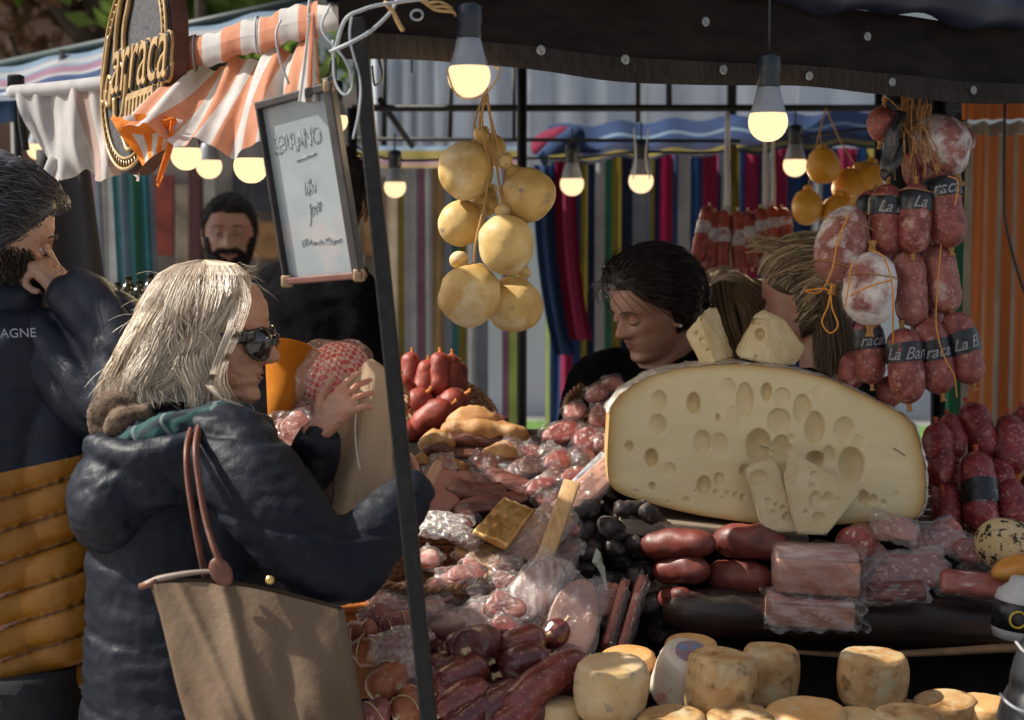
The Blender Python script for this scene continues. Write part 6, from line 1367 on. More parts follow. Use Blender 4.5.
# checked ham, orange funnel and plastic goods behind the woman's hands
t = thing('checked_ham', 'ham wrapped in red checked cloth between the woman\'s face and the paper bag', 'ham', P(330, 430, 3.1))
obj('ham', ell(P(334, 384, 3.2), (.07, .07, .085), (0, .6, 0), lump=.08), checker('red_check_cloth', (.55, .02, .02), (.65, .4, .38), 110), t)
obj('film', ell(P(328, 390, 3.2), (.085, .085, .105), (0, .6, 0), lump=.12, seed=2, n=40, m=28), FILM, t)
t = thing('paper_cone', 'bright orange stiff paper cone beside the blonde woman\'s chin', 'paper cone', P(280, 420, 3.0))
oc = M('orange_card', (.40, .13, .010), (.48, .17, .02), 14, .85, .4, 40, trans=.15, spec=.1)
ca_, cb_ = P(274, 424, 3.12), P(296, 356, 3.2)
obj('cone', lathe([(.012, 0), (.03, .06), (.062, .15), (.064, .152), (.060, .15), (.028, .06)], ca_, nrm(cb_ - ca_), 28, lump=.004, lscale=25), oc, t, fix=False)
t = thing('orange_crate', 'orange plastic crate side under the woman\'s elbow at the left end of the counter', 'crate', P(385, 660, 3.0))
q = P(392, 640, 3.02); obj('crate_body', box(q, (.22, .2, .16), (0, 0, .2), .01), M('orange_plastic', (.5, .14, .02), (.58, .19, .03), 10, .45), t)
obj('crate_rim', box(q + W(0, 0, .085), (.235, .215, .015), (0, 0, .2), .005), M('orange_plastic', (.5, .14, .02)), t)
packet('clear bag of pale sausages behind the woman\'s chin', 290, 432, 44, 44, 10, 3.1, 'slices', HAM, 30, th=.014)
packet('pink ham in film between the orange cone and the checked ham', 303, 416, 30, 40, -20, 3.15, 'oval', HAM, 25, th=.012)
# ---------------------------------------------------------------- smoked sausages
GM = 'smoked brown red sausages stacked under the giant cheese'
for lb, x0, y0, x1, y1, r, bnd in [('longest smoked sausage at the upper left of the stack', 640, 548, 716, 545, 15, 3), ('smoked sausage in the middle row at the left', 654, 573, 710, 572, 15, 3), ('short smoked sausage at the lower left', 660, 598, 692, 598, 12, 0),
                               ('fat curved smoked sausage on top right of the stack', 712, 542, 788, 548, 18, 4), ('red glossy smoked sausage in the middle row at the right', 706, 573, 772, 576, 17, -3), ('bottom smoked sausage next to the bacon', 688, 600, 768, 603, 15, -3)]:
    sausage(lb, x0, y0, x1, y1, r, SMOK, 3.06, 3.0, bend=bnd, name='smoked_sausage', cat='sausage', group=GM, ends=(.75, .75), lump=.13, knots=(0, 0))
# ---------------------------------------------------------------- boards and log
t = obj('wooden_board', obox(P(616, 517, 3.16), P(800, 535, 3.16), .20, .03, W(0, 0, 1), .004), M('grey_wood_board', (.16, .12, .09), (.24, .19, .14), 16, .7, .3, 60, stretch=(1, 6, 6)), angle=40); tag(t, 'grey brown wooden board under the giant cheese', 'board')
t = thing('dark_log', 'long dark cured log lying below the bacon and the right hand packs', 'log', P(830, 655, 3.0))
obj('log', sausage_geo(P(662, 612, 3.02), P(1060, 634, 3.02), S(25, 3), None, .01, W(0, 0, 1), .09, 3, n=32, ends=(.8, .4)), M('dark_log_skin', (.016, .009, .007), (.06, .030, .02), 12, .42, 1.0, 30, stretch=(.5, 2, 2), coat=.2, spots=((.14, .06, .03), 9, .58, .68)), t)
obj('pale_edge', tube([P(770, 650, 2.98), P(850, 655, 2.98), P(940, 652, 2.98), P(1010, 648, 2.98), P(1060, 650, 2.99)], [.006, .009, .012, .014, .01], 8, 6, sq=(1, .6)), M('bark_edge', (.2, .11, .05), (.3, .18, .09), 30, .8, .6, 90), t)
# ---------------------------------------------------------------- bacon
def bacon(lb, x0, y0, x1, y1, dpt, seed):
    t = thing('bacon_slab', lb, 'bacon', P((x0 + x1) / 2, y1, 2.92), 'vacuum packed bacon slabs'); d = 2.9
    c = P((x0 + x1) / 2, (y0 + y1) / 2, d); w = S(x1 - x0, d); h = S(y1 - y0, d)
    r_ = (0, math.radians(3 if seed else 2), math.radians(-4))
    obj('meat', box(c + W(0, .05, -h * .10), (w, .10, h * .8), r_, .006), BAC, t, disp=lambda q, n: .002 * vnoise(q, 40, seed))
    obj('fat_layer', box(c + W(0, .052, h * .36), (w * .985, .10, h * .26), r_, .008), BACF, t, disp=lambda q, n: .002 * vnoise(q, 30, seed + 5))
    def fl_(s):
        return lambda u, v: c + W((u - .5) * w * 1.14, -.006 + .004 * math.sin(u * 17 + v * 9 + seed) + (.02 if abs(u - .5) > .46 else 0), (v - .5) * h * 1.12 + .003 * math.sin(u * 31)) + W(0, 0, 0)
    obj('film', [grid(fl_(1), 30, 12), grid(lambda u, v: c + W((u - .5) * w * 1.1, .10 * v, h * .52 + .004 * math.sin(u * 23 + v * 7)), 30, 8), grid(lambda u, v: c + W(w * (.52 + .10 * u) + .01 * math.sin(v * 12), .02 + .03 * math.sin(u * 6 + v * 5), (v - .5) * h * 1.2), 8, 12)], FILM2 if seed else FILM, t, fix=False)
bacon('upper vacuum packed bacon slab with a pink and white top', 778, 552, 862, 596, .1, 0)
bacon('lower vacuum packed bacon slab lying on the dark log', 771, 600, 858, 630, .1, 3)
# ---------------------------------------------------------------- right hand packs
t = sausage('cut salami with a round speckled face beside the upper bacon slab', 853, 545, 866, 538, 18, CUT, 3.0, 3.12, ends=(.03, .6), knots=(0, 1))
packet('crumpled pack of pink sliced meat above the cut salami', 893, 532, 50, 34, -20, 3.06, 'slices', CUTP, 50, th=.014, fm_=FILM2)
packet('large crinkled pack with red sliced meat in the middle of the right packs', 905, 572, 90, 48, 8, 3.02, 'slices', CUT, 42, th=.012, fm_=FILM2)
packet('flat pack below the large crinkled one hanging over the dark log', 890, 596, 80, 26, 4, 2.96, 'slab', JERK, 50, th=.010, fm_=FILM2)
packet('pack with pale meat behind the large crinkled pack', 935, 540, 60, 44, 20, 3.14, 'slices', CUTP, 45, fm_=FILM2)
packet('pack with a single round salami slice below the red salamis', 970, 552, 42, 34, -20, 3.06, 'oval', CUT, 45, th=.012)
packet('long clear pack with dark meat below the round slice pack', 975, 588, 84, 30, -6, 2.99, 'slab', HAM, 40, th=.012)
packet('folded cloudy pack near the herb coated cheese', 985, 568, 50, 30, 30, 3.08, 'slices', JERK, 45, fm_=FILM2)
packet('clear pack corner under the cut salami', 868, 560, 44, 30, 40, 3.03, 'slices', HAM, 45)
t = obj('herb_cheese', ell(P(1008, 545, 3.02), (.062, .055, .05), (0, .2, 0), 30, 18, lump=.03), M('herb_coating', (.5, .36, .16), (.6, .48, .28), 30, .8, .8, 120, spots=((.02, .014, .01), 60, .5, .56), spots2=((.5, .12, .02), 16, .6, .7))); tag(t, 'round cheese coated in dark herbs at the right edge of the packs', 'cheese')
t = obj('orange_chunk', ell(P(1014, 568, 2.96), (.045, .035, .022), (0, -.3, 0), lump=.12), M('orange_chunk', (.55, .2, .03), (.6, .3, .06), 30, .4)); tag(t, 'orange chunk of food in front of the herb coated cheese', 'cheese')
t = thing('labelled_jar', 'white jar with a black label and round yellow emblem at the right edge', 'jar', P(1018, 640, 2.88))
jc = P(1019, 640, 2.88); obj('jar_body', lathe([(.02, 0), (.045, .004), (.05, .02), (.05, .07), (.046, .085), (.03, .098), (.026, .11)], jc, W(.1, 0, 1), 24), M('jar_white', (.42, .43, .44), (.5, .5, .5), 9, .35), t)
obj('label_band', lathe([(.0512, .022), (.0514, .045), (.0512, .07)], jc, W(.1, 0, 1), 24), BAND, t)
obj('emblem', tube([jc + W(-.018 + .014 * math.cos(a), -.050, .047 + .014 * math.sin(a)) for a in np.linspace(0, 2 * PI, 16)], .002, 6, 2), M('yellow_print', (.6, .42, .04), None), t)
# ---------------------------------------------------------------- red salamis on the right
MARB = M('marbled_red_salami', (.14, .013, .016), (.30, .036, .036), 45, .42, 1.0, 90, spots=((.46, .20, .18), 52, .58, .68), vor=((.40, .14, .12), 100, .60, .76))
GR = 'red salamis piled right of the giant cheese'
for lb, x0, y0, x1, y1, r, dd, bnd in [('tallest red salami leaning at the top of the right pile', 968, 404, 990, 458, 16, .06, None), ('dark red salami beside the giant cheese wrap at the top left of the pile', 948, 416, 956, 458, 14, .05, None), ('red salami standing right behind the giant cheese edge', 936, 424, 942, 486, 16, .0, None),
                                       ('red salami standing lower left in the right pile', 944, 478, 950, 532, 16, -.02, None), ('red salami wearing a black lettered band in the right pile', 976, 452, 984, 532, 17, -.05, (.38, .66)), ('red salami high at the right edge of the pile', 1008, 416, 1012, 474, 17, .04, None),
                                       ('thick red salami low at the right edge', 1006, 480, 1016, 528, 17, -.04, None), ('small red salami squeezed in the middle of the right pile', 994, 462, 1004, 490, 13, .0, None), ('red salami at the far upper right corner of the pile', 1022, 408, 1030, 450, 15, .08, None), ('red salami behind the banded one', 966, 462, 968, 500, 13, .06, None), ('red salami cut off by the right edge of the pile', 1036, 470, 1040, 525, 16, .02, None)]:
    sausage(lb, x0, y0, x1, y1, r, MARB, 3.32 + dd, 3.26 + dd, group=GR, band=bnd, btext='La B' if bnd else None, lump=.16, km=RSTR)
# ---------------------------------------------------------------- giant cheese
def holes_fn(hl, d):
    H = [(x, y, a, b, k) for x, y, a, b, k in hl]
    def f(co):
        # pixel coordinates of each vertex through the plane facing the camera, fixed at build time
        x = co[:, 0]; z = co[:, 2] - CAMZ; y = co[:, 1]
        dep = y * math.cos(PITCH) - z * math.sin(PITCH); yy = y * math.sin(PITCH) + z * math.cos(PITCH)
        px = 512 + x / dep * F; py = 360 - yy / dep * F; o = np.zeros(len(co))
        for (hx, hy, a, b, k) in H:
            q = ((px - hx) / a) ** 2 + ((py - hy) / b) ** 2
            o = np.maximum(o, np.where(q < 1, np.sqrt(np.maximum(0, 1 - q)) * S(k, d), 0))
        return o
    return f
hc_ = [(224, 343, 22, 28, .6), (323, 350, 19, 30, 1.3), (221, 411, 24, 28, .6), (139, 474, 11, 15, 1.5), (203, 507, 19, 26, 1.4), (205, 587, 9, 12, 1.5), (255, 540, 16, 20, .4), (302, 625, 8, 8, .9), (348, 462, 24, 34, .6), (399, 470, 21, 34, .5), (392, 392, 6, 12, 2.2), (353, 583, 19, 26, 1.0), (395, 567, 14, 19, .8), (421, 305, 21, 25, .4), (469, 341, 24, 48, .7), (531, 318, 15, 25, 1.5), (434, 400, 18, 42, .35), (575, 335, 24, 28, .4), (566, 402, 32, 36, .5), (633, 367, 25, 41, .7), (668, 420, 28, 45, .8), (508, 472, 34, 48, .8), (572, 477, 26, 36, .7), (752, 428, 28, 38, .45), (670, 512, 26, 25, 1.2), (708, 500, 18, 28, .6), (773, 528, 36, 52, .7), (470, 542, 16, 18, 1.0), (787, 465, 20, 25, .35), (676, 320, 16, 18, .3), (835, 625, 9, 15, 1.3), (805, 620, 16, 22, 1.2), (863, 635, 8, 9, 1.0), (442, 612, 7, 8, 1), (420, 606, 6, 7, 1), (386, 604, 6, 9, 1.2), (464, 618, 8, 10, 1), (330, 600, 5, 6, 1), (160, 600, 6, 5, .8), (250, 632, 6, 5, .8), (405, 620, 4, 4, 1), (340, 390, 14, 18, .2), (600, 450, 10, 12, .5), (900, 610, 7, 8, .6), (880, 500, 6, 4, .6)]
hpx = [(580 + x / 2.844, 280 + y / 2.844, a / 2.844 * 1.05, b / 2.844 * 1.05, k * min(a, b) / 2.844) for x, y, a, b, k in hc_]
ol = [(610, 407), (622, 392), (650, 375), (672, 369), (696, 366), (740, 363.5), (777, 366), (806, 372), (833, 380), (866, 395), (896, 410), (912, 421), (919, 438), (923, 456), (926, 475), (926, 495), (921, 516), (910, 520), (870, 522), (820, 526), (763, 524), (730, 520), (703, 516), (675, 510), (650, 503), (632, 498), (619, 493), (611, 487), (608, 480), (607, 458), (608, 438), (609, 420)]
DC = 3.1; gc = thing('giant_cheese', 'giant half wheel of pale holed cheese wrapped in film and standing on its edge', 'cheese wheel', P(766, 520, DC + .08))
olp = [P(x, y, DC) for x, y in ol]; cen = P(766, 446, DC)
loop = []
for i in range(len(olp)):
    a, b = olp[i], olp[(i + 1) % len(olp)]
    k = max(2, int(np.linalg.norm(b - a) / .0032))
    for j in range(k): loop.append(a + (b - a) * j / k)
loop = np.array(loop); nl = len(loop)
for _ in range(14): loop = .5 * loop + .25 * (np.roll(loop, 1, 0) + np.roll(loop, -1, 0))
K = 95; s_ = np.linspace(.01, 1, K) ** .8
rings = [cen + (loop - cen) * s for s in s_]
edgev = np.concatenate([np.full(nl, 1 - s) for s in s_]); hf = holes_fn(hpx, DC)
V = np.concatenate(rings); V0 = V.copy(); dep_ = hf(V); V[:, 1] += dep_
V[:, 1] += .0012 * vnoise(V0 * W(1, 1, 3), 14, 3, 2)
Fq = []
for i in range(K - 1):
    for j in range(nl): k = (j + 1) % nl; Fq.append((i * nl + j, i * nl + k, (i + 1) * nl + k, (i + 1) * nl + j))
ci = len(V); V = np.vstack([V, cen[None]]); Fq += [(ci, (j + 1) % nl, j) for j in range(nl)]
def cheese_mat():
    m = bpy.data.materials.new('emmental_face'); m.use_nodes = True; nt = m.node_tree; L = nt.links.new; b = nt.nodes['Principled BSDF']
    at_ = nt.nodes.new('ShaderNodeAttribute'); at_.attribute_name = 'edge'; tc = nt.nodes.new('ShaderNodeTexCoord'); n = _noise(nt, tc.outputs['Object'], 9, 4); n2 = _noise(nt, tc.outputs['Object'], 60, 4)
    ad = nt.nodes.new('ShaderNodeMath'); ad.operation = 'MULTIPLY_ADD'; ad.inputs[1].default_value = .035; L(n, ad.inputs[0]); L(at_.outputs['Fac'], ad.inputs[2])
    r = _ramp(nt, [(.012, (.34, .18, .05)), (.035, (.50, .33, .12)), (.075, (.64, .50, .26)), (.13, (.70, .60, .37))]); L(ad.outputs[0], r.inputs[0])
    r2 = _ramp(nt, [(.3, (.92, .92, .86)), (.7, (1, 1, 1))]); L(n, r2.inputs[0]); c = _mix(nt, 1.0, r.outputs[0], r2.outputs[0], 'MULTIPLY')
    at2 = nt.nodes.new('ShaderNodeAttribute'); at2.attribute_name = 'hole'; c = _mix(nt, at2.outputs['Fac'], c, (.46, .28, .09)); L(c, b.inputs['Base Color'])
    b.inputs['Roughness'].default_value = .42; b.inputs['Subsurface Weight'].default_value = .15; b.inputs['Subsurface Radius'].default_value = (1, .7, .3); b.inputs['Subsurface Scale'].default_value = .01
    mp = nt.nodes.new('ShaderNodeMapping'); mp.inputs['Scale'].default_value = (1, 1, 12); L(tc.outputs['Object'], mp.inputs[0]); n3 = _noise(nt, mp.outputs[0], 16, 3)
    bp = nt.nodes.new('ShaderNodeBump'); bp.inputs['Strength'].default_value = .35; bp.inputs['Distance'].default_value = .002; L(n3, bp.inputs['Height']); L(bp.outputs[0], b.inputs['Normal']); return m
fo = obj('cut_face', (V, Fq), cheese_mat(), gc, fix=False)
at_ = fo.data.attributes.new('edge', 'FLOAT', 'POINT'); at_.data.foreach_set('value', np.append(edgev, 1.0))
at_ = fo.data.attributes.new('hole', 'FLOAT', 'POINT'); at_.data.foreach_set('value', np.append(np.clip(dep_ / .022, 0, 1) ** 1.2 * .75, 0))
RIND = M('cheese_rind', (.42, .25, .08), (.52, .36, .15), 12, .5, .4, 60)
def off(k, y): return cen + (loop - cen) * k + W(0, y, 0)
obj('rind', rings_to_mesh([off(1, 0), off(1.008, .006), off(1.01, .02), off(1.0, .10), off(.96, .16), off(.9, .175), off(.02, .176)], True, False), RIND, gc)
wr = []
for k, y in ((1.004, -.004), (1.018, .0), (1.022, .03), (1.018, .08)): 
    q = off(k, y); q = q + (q - cen) / np.linalg.norm(q - cen, axis=1)[:, None] * (.0035 * vnoise(q * W(1, 1, 1) , 60, int(y * 100) + 9, 2))[:, None]; wr.append(q)
up_mask = np.array([1 if (p[2] > cen[2] + .06 or p[0] > cen[0] + .2) else 0 for p in loop])
v_, f_ = rings_to_mesh(wr, True, False); f_ = [q for q in f_ if up_mask[q[0] % nl] and up_mask[q[1] % nl]]
obj('film_wrap', (v_, f_), film('wrap_edge', (.9, .92, .95), .3, 1.0, .42), gc, fix=False)
obj('knife_mark', tube([P(893, 448, DC - .001), P(900, 452, DC - .001), P(905, 456, DC - .001)], .0009, 5), M('dark_mark', (.12, .09, .06), None), gc)
# ---------------------------------------------------------------- cheese wedges (hulls with pits)
WEDGE = M('wedge_cheese', (.60, .47, .24), (.68, .58, .36), 20, .45, .45, 70, sss=.1, spots=((.55, .4, .18), 30, .6, .75))
def hullobj(name, pts, mat, holes=(), d=3.0, lump=.0015, cuts=14, sd=1, parent=None):
    bm = bmesh.new()
    for p in pts: bm.verts.new(p)
    bmesh.ops.convex_hull(bm, input=bm.verts); bmesh.ops.delete(bm, geom=[v for v in bm.verts if not v.link_faces], context='VERTS')
    bmesh.ops.dissolve_limit(bm, angle_limit=.02, verts=bm.verts, edges=bm.edges)
    bmesh.ops.bevel(bm, geom=list(bm.edges), offset=.003, segments=2, affect='EDGES')
    bmesh.ops.triangulate(bm, faces=bm.faces)
    for _ in range(5):
        es = [e for e in bm.edges if e.calc_length() > .0035]
        if es: bmesh.ops.subdivide_edges(bm, edges=es, cuts=1, use_grid_fill=True); bmesh.ops.triangulate(bm, faces=bm.faces)
    bm.normal_update(); bm.verts.ensure_lookup_table()
    v = np.array([q.co[:] for q in bm.verts]); n = np.array([q.normal[:] for q in bm.verts]); f = [tuple(w.index for w in q.verts) for q in bm.faces]; bm.free()
    v = v + n * (lump * vnoise(v, 60, sd, 3))[:, None]
    if holes:
        h = holes_fn(holes, d)(v); v[:, 1] += np.where(n[:, 1] < -.1, h * 1.8, 0)
    return obj(name, (v, f), mat, parent, angle=50)
def wp(x, y, dd, base): return P(x, y, base + dd)
B_ = 3.14
o = hullobj('cheese_wedge', [wp(685, 334, .03, B_), wp(708, 308, .02, B_), wp(716, 306, .05, B_), wp(735, 357, .03, B_), wp(728, 365, .03, B_), wp(700, 316, -.03, B_), wp(716, 363, -.03, B_), wp(703, 367, .0, B_), wp(703, 367, .08, B_), wp(730, 362, .08, B_), wp(690, 338, .08, B_)], WEDGE, [(702, 340, 3, 2, 2), (708, 350, 2, 2, 2), (697, 333, 2, 2, 2)], B_)
tag(o, 'crumbly cheese wedge standing on end on top of the giant cheese, left one', 'cheese wedge')
o = hullobj('cheese_wedge', [wp(735, 349, .0, B_), wp(738, 357, -.02, B_), wp(757, 312, .0, B_), wp(764, 309, .02, B_), wp(783, 318, .02, B_), wp(806, 348, .03, B_), wp(796, 365, .02, B_), wp(775, 366, -.02, B_), wp(778, 364, .08, B_), wp(745, 358, .08, B_), wp(790, 335, .09, B_), wp(802, 352, .07, B_), wp(762, 316, .08, B_)], WEDGE, [(760, 334, 5, 5.5, 5), (757, 321, 8, 3, 3), (756, 357, 2.5, 2, 2), (781, 345, 2, 2, 1)], B_)
tag(o, 'holed cheese chunk on top of the giant cheese, right one with a pitted top corner', 'cheese wedge')
B_ = 3.0
for nm, pts, hl_, lb, fq in [('cheese_wedge', [(745, 470), (752, 464), (773, 459), (778, 466), (800, 531), (764, 532)], [(759, 478, 9, 8, 3), (768, 500, 3, 3, 2), (776, 505, 2.5, 2, 2), (783, 508, 3, 2.5, 2), (788, 517, 6, 4, 3), (773, 512, 2, 2, 1)], 'film wrapped cheese wedge leaning on the giant cheese, left one', 0), ('cheese_wedge', [(791, 451), (783, 476), (796, 533), (826, 534), (846, 510), (860, 492)], [(813, 474, 3, 3, 2), (815, 500, 6, 9, 4), (828, 497, 5, 5, 3), (819, 518, 7, 6, 3), (812, 486, 3, 3, 2), (838, 500, 3, 3, 1.5), (806, 512, 2.5, 3, 2)], 'film wrapped holed cheese wedge leaning on the giant cheese, right one', 1)]:
    t = thing(nm, lb, 'cheese wedge', P(800, 533, B_ + .02)); dz = -.012 * fq
    hullobj('cheese', [wp(x, y, dz + .03 * (533 - y) / 80, B_) for x, y in pts] + [wp(x, y, dz + .045 + .03 * (533 - y) / 80, B_) for x, y in pts], WEDGE, hl_, B_, parent=t)
    cx, cy = sum(p[0] for p in pts) / len(pts), sum(p[1] for p in pts) / len(pts)
    obj('film', prism([wp(cx + (x - cx) * 1.04, cy + (y - cy) * 1.04, dz - .004 + .03 * (533 - y) / 80, B_) for x, y in pts], W(0, 1, 0), .06), FILM3, t, smooth=False)
# ---------------------------------------------------------------- small pecorino wheels
GP = 'small pecorino wheels along the front of the counter'
PRNT = M('faded_print', (.12, .22, .36), (.3, .12, .1), 60, .6)
def drum(lb, cx, cy, w, h, mat, d, roll=0, pitch=0, topm=None):
    c = P(cx, cy, d); R = S(w, d) / 2; H = S(h, d); fore = .20 * w / h * 0
    H = H * .93
    axis = nrm(W(math.sin(math.radians(roll)), -math.sin(math.radians(pitch)), math.cos(math.radians(roll)) * math.cos(math.radians(pitch))))
    prof = [(R * .55, 0), (R * .82, H * .012), (R * .93, H * .09), (R * .985, H * .25), (R, H * .5), (R * .985, H * .75), (R * .93, H * .91), (R * .82, H * .985), (R * .5, H), (R * .2, H * 1.0)]
    pr = []; 
    for (r0, h0), (r1, h1) in zip(prof[:-1], prof[1:]):
        for k in range(4): pr.append((r0 + (r1 - r0) * k / 4, h0 + (h1 - h0) * k / 4))
    pr.append(prof[-1])
    g = lathe(pr, c - axis * H / 2, axis, 44); sd = cx * .31
    v = g[0]; dv = v - c; v = v + dv / np.linalg.norm(dv, axis=1)[:, None] * (R * .055 * vnoise(v + sd, 15, 2, 2) + R * .014 * vnoise(v + sd, 80, 4, 3))[:, None]
    t = thing('small_cheese', lb, 'cheese', c - axis * H / 2, GP)
    obj('rind', (v, g[1]), mat, t)
    if topm: obj('paper_top', disc_geo(c + axis * H * .5 - axis * .001, *(lambda a, b: (a, b))(*frame_of(axis)), axis, R * .62, R * .62, .002, .06, cx), topm, t)
    return t
drum('palest pecorino wheel, smooth and cream white, in the middle of the front row', 611, 689, 75, 62, CRMP, 2.56, 1, 6)
drum('orange edged cheese directly behind the pale pecorino', 627, 672, 62, 42, CRMO, 2.72, -4, 8)
drum('yellow cut cheese wheel at the bottom edge left of the pale pecorino', 559, 716, 46, 34, CRMP, 2.58, 0, 4)
drum('cheese with a faded blue and red printed top behind the large mottled wheel', 684, 676, 62, 64, M('printed_rind', (.5, .42, .32), (.56, .5, .42), 20, .5, .3, 60, spots=((.3, .3, .26), 22, .55, .65), spots2=((.5, .2, .14), 16, .62, .68)), 2.66, 16, 24, PRNT)
drum('largest mottled pecorino wheel in front of its neighbour', 720, 686, 72, 72, CRM, 2.60, 4, -2)
drum('mottled pecorino wheel right of the largest one', 769, 674, 60, 60, CRM, 2.70, 5, 2)
drum('small orange cheese peeking out behind the printed one', 691, 652, 54, 28, CRMO, 2.80, 2, 6)
drum('lone pecorino wheel standing before the dark gap on the right', 873, 679, 70, 58, CRM, 2.68, 3, 1)
for lb, cx, cy, w, h, m_t in [('low cheese at the bottom edge under the printed one', 672, 732, 70, 40, CRM), ('flat cheese at the bottom edge below the largest mottled wheel', 742, 730, 76, 38, CRM), ('flat orange rinded cheese at the bottom edge left of the lone wheel', 806, 727, 84, 44, CRMO), ('flat cheese at the bottom edge below the lone wheel', 854, 733, 60, 42, CRMP),
                              ('pale cheese at the bottom edge right of the lone wheel', 908, 730, 70, 42, CRM), ('darker flat cheese behind the bottom row near the black sleeve', 945, 710, 66, 28, CRM), ('orange rinded cheese beside the black sleeve', 985, 716, 60, 36, CRMO), ('tiny cheese showing behind the bottom row right of the lone wheel', 902, 712, 36, 20, CRM), ('low cheese at the bottom edge below the pale pecorino', 612, 738, 66, 30, CRMO)]:
    drum(lb, cx, cy, w, h, m_t, 2.52 if cy > 720 else 2.66, (cx % 7) - 3, 4)
t = obj('paper_tag', slab(P(744, 713, 2.55), P(768, 716, 2.55), P(762, 704, 2.60), P(742, 703, 2.60), .002), PRNT); tag(t, 'small blue printed label lying on the flat cheese at the bottom edge', 'label')
# ---------------------------------------------------------------- hanging pear cheeses
GH = 'round caciocavallo cheeses hanging in a bunch under the largest bulb'
DH = 2.95
def pear(lb, cx, cy, r, kx, ky, kr, d, mat, group, name='hanging_cheese', ry=1.0):
    c = P(cx, cy, d); R = S(r + (1.6 if mat is CACIO else 1.6), d); k = P(kx, ky, d + .01); ax = nrm(k - c); L = np.linalg.norm(k - c); rk = S(kr, d)
    t = thing(name, lb, 'cheese', c - W(0, 0, R), group)
    prof = [(R * math.cos(a), R * ry * math.sin(a)) for a in np.radians([-88, -75, -60, -45, -30, -15, 0, 15, 30, 45, 56])]
    if L > R * .8: prof += [(max(rk * .75, R * .42), max(L * .55, R * .9)), (rk * .62, L * .8), (rk * .6, L * .88), (rk, L), (rk * .9, L + rk * .7), (rk * .3, L + rk * 1.1)]
    else: prof += [(R * .3, R * .93), (.002, R)]
    prof = sorted(prof, key=lambda q: q[1]); pp = catmull([W(q[0], q[1], 0) for q in prof], 3)
    g = lathe([(max(q[0], .0005), q[1]) for q in pp], c, ax, 36); v = g[0]; dv = v - c
    v = v + dv / (np.linalg.norm(dv, axis=1)[:, None] + 1e-9) * (R * .10 * vnoise(v + cx, 17, 3, 3))[:, None]
    obj('cheese_body', (v, g[1]), mat, t)
    if L > R * .8: obj('neck_string', tube([c + ax * L * .84 + (frame_of(ax)[0] * math.cos(a) + frame_of(ax)[1] * math.sin(a)) * rk * .72 for a in np.linspace(0, 6.28, 12)], .002, 6, 2), twine, t)
    return t
for lb, cx, cy, r, kx, ky, kr, dd in [('upper left hanging cheese, largest of the top pair', 465, 171, 27, 480, 138, 8, 0), ('right hanging cheese bulging towards the magenta curtain', 529, 196, 26, 507, 164, 8, -.02), ('small mottled hanging cheese at the middle left of the bunch', 461, 224, 22, 490, 205, 7, .04), ('central hanging cheese in front of the bunch', 506, 245, 27, 503, 212, 8, -.05),
                                      ('lowest left hanging cheese, biggest of the bunch', 470, 296, 30, 460, 264, 9, -.02), ('lowest right hanging cheese', 514, 306, 26, 522, 275, 8, .03), ('half hidden hanging cheese at the very top of the bunch', 489, 150, 16, 484, 132, 6, .07), ('half hidden hanging cheese in the centre behind the string', 484, 202, 14, 492, 190, 6, .07)]:
    pear(lb, cx, cy, r, kx, ky, kr, DH + dd, CACIO, GH)
tw = [tube([P(486, 66, DH), P(485, 100, DH), P(480, 118, DH), P(480, 136, DH)], .0028, 6), tube([P(486, 66, DH), P(488, 105, DH), P(497, 140, DH - .01), P(507, 165, DH - .02)], .0028, 6), tube([P(486, 92, DH - .02), P(482, 120, DH - .02), P(488, 180, DH - .03), P(476, 240, DH - .04), P(474, 262, DH - .03)], .0022, 6), tube([P(487, 92, DH - .02), P(492, 130, DH), P(500, 190, DH - .04), P(503, 212, DH - .05)], .0024, 6), tube([P(484, 95, DH + .02), P(474, 125, DH + .02), P(484, 134, DH + .03)], .0022, 6)]
tag(obj('hanging_twine', tw, twine), 'looped jute twine holding the bunch of round hanging cheeses', 'twine')
DO = 4.1
for lb, cx, cy, r, kx, ky, kr in [('topmost orange hanging cheese beside the small bulb', 823, 166, 15, 822, 150, 5), ('lower left orange hanging cheese of the back bunch', 808, 207, 14, 808, 190, 5), ('lower middle orange hanging cheese of the back bunch', 835, 212, 13, 838, 196, 5), ('orange hanging cheese in the middle of the back bunch', 851, 188, 16, 858, 170, 6), ('orange hanging cheese nearest the mouldy salami', 868, 180, 15, 872, 164, 5)]:
    pear(lb, cx, cy, r, kx, ky, kr, DO + (.05 if cx > 840 else 0), ORCH, 'orange hanging cheeses at the back', ry=1.15)
tag(obj('hanging_twine', [tube([P(826, 108, DO), P(820, 130, DO), P(822, 150, DO)], .002, 5), tube([P(826, 108, DO), P(840, 140, DO), P(858, 170, DO)], .002, 5), tube([P(826, 108, DO), P(815, 150, DO), P(808, 190, DO)], .002, 5)], twine), 'thin twine holding the orange cheeses to the back frame', 'twine')
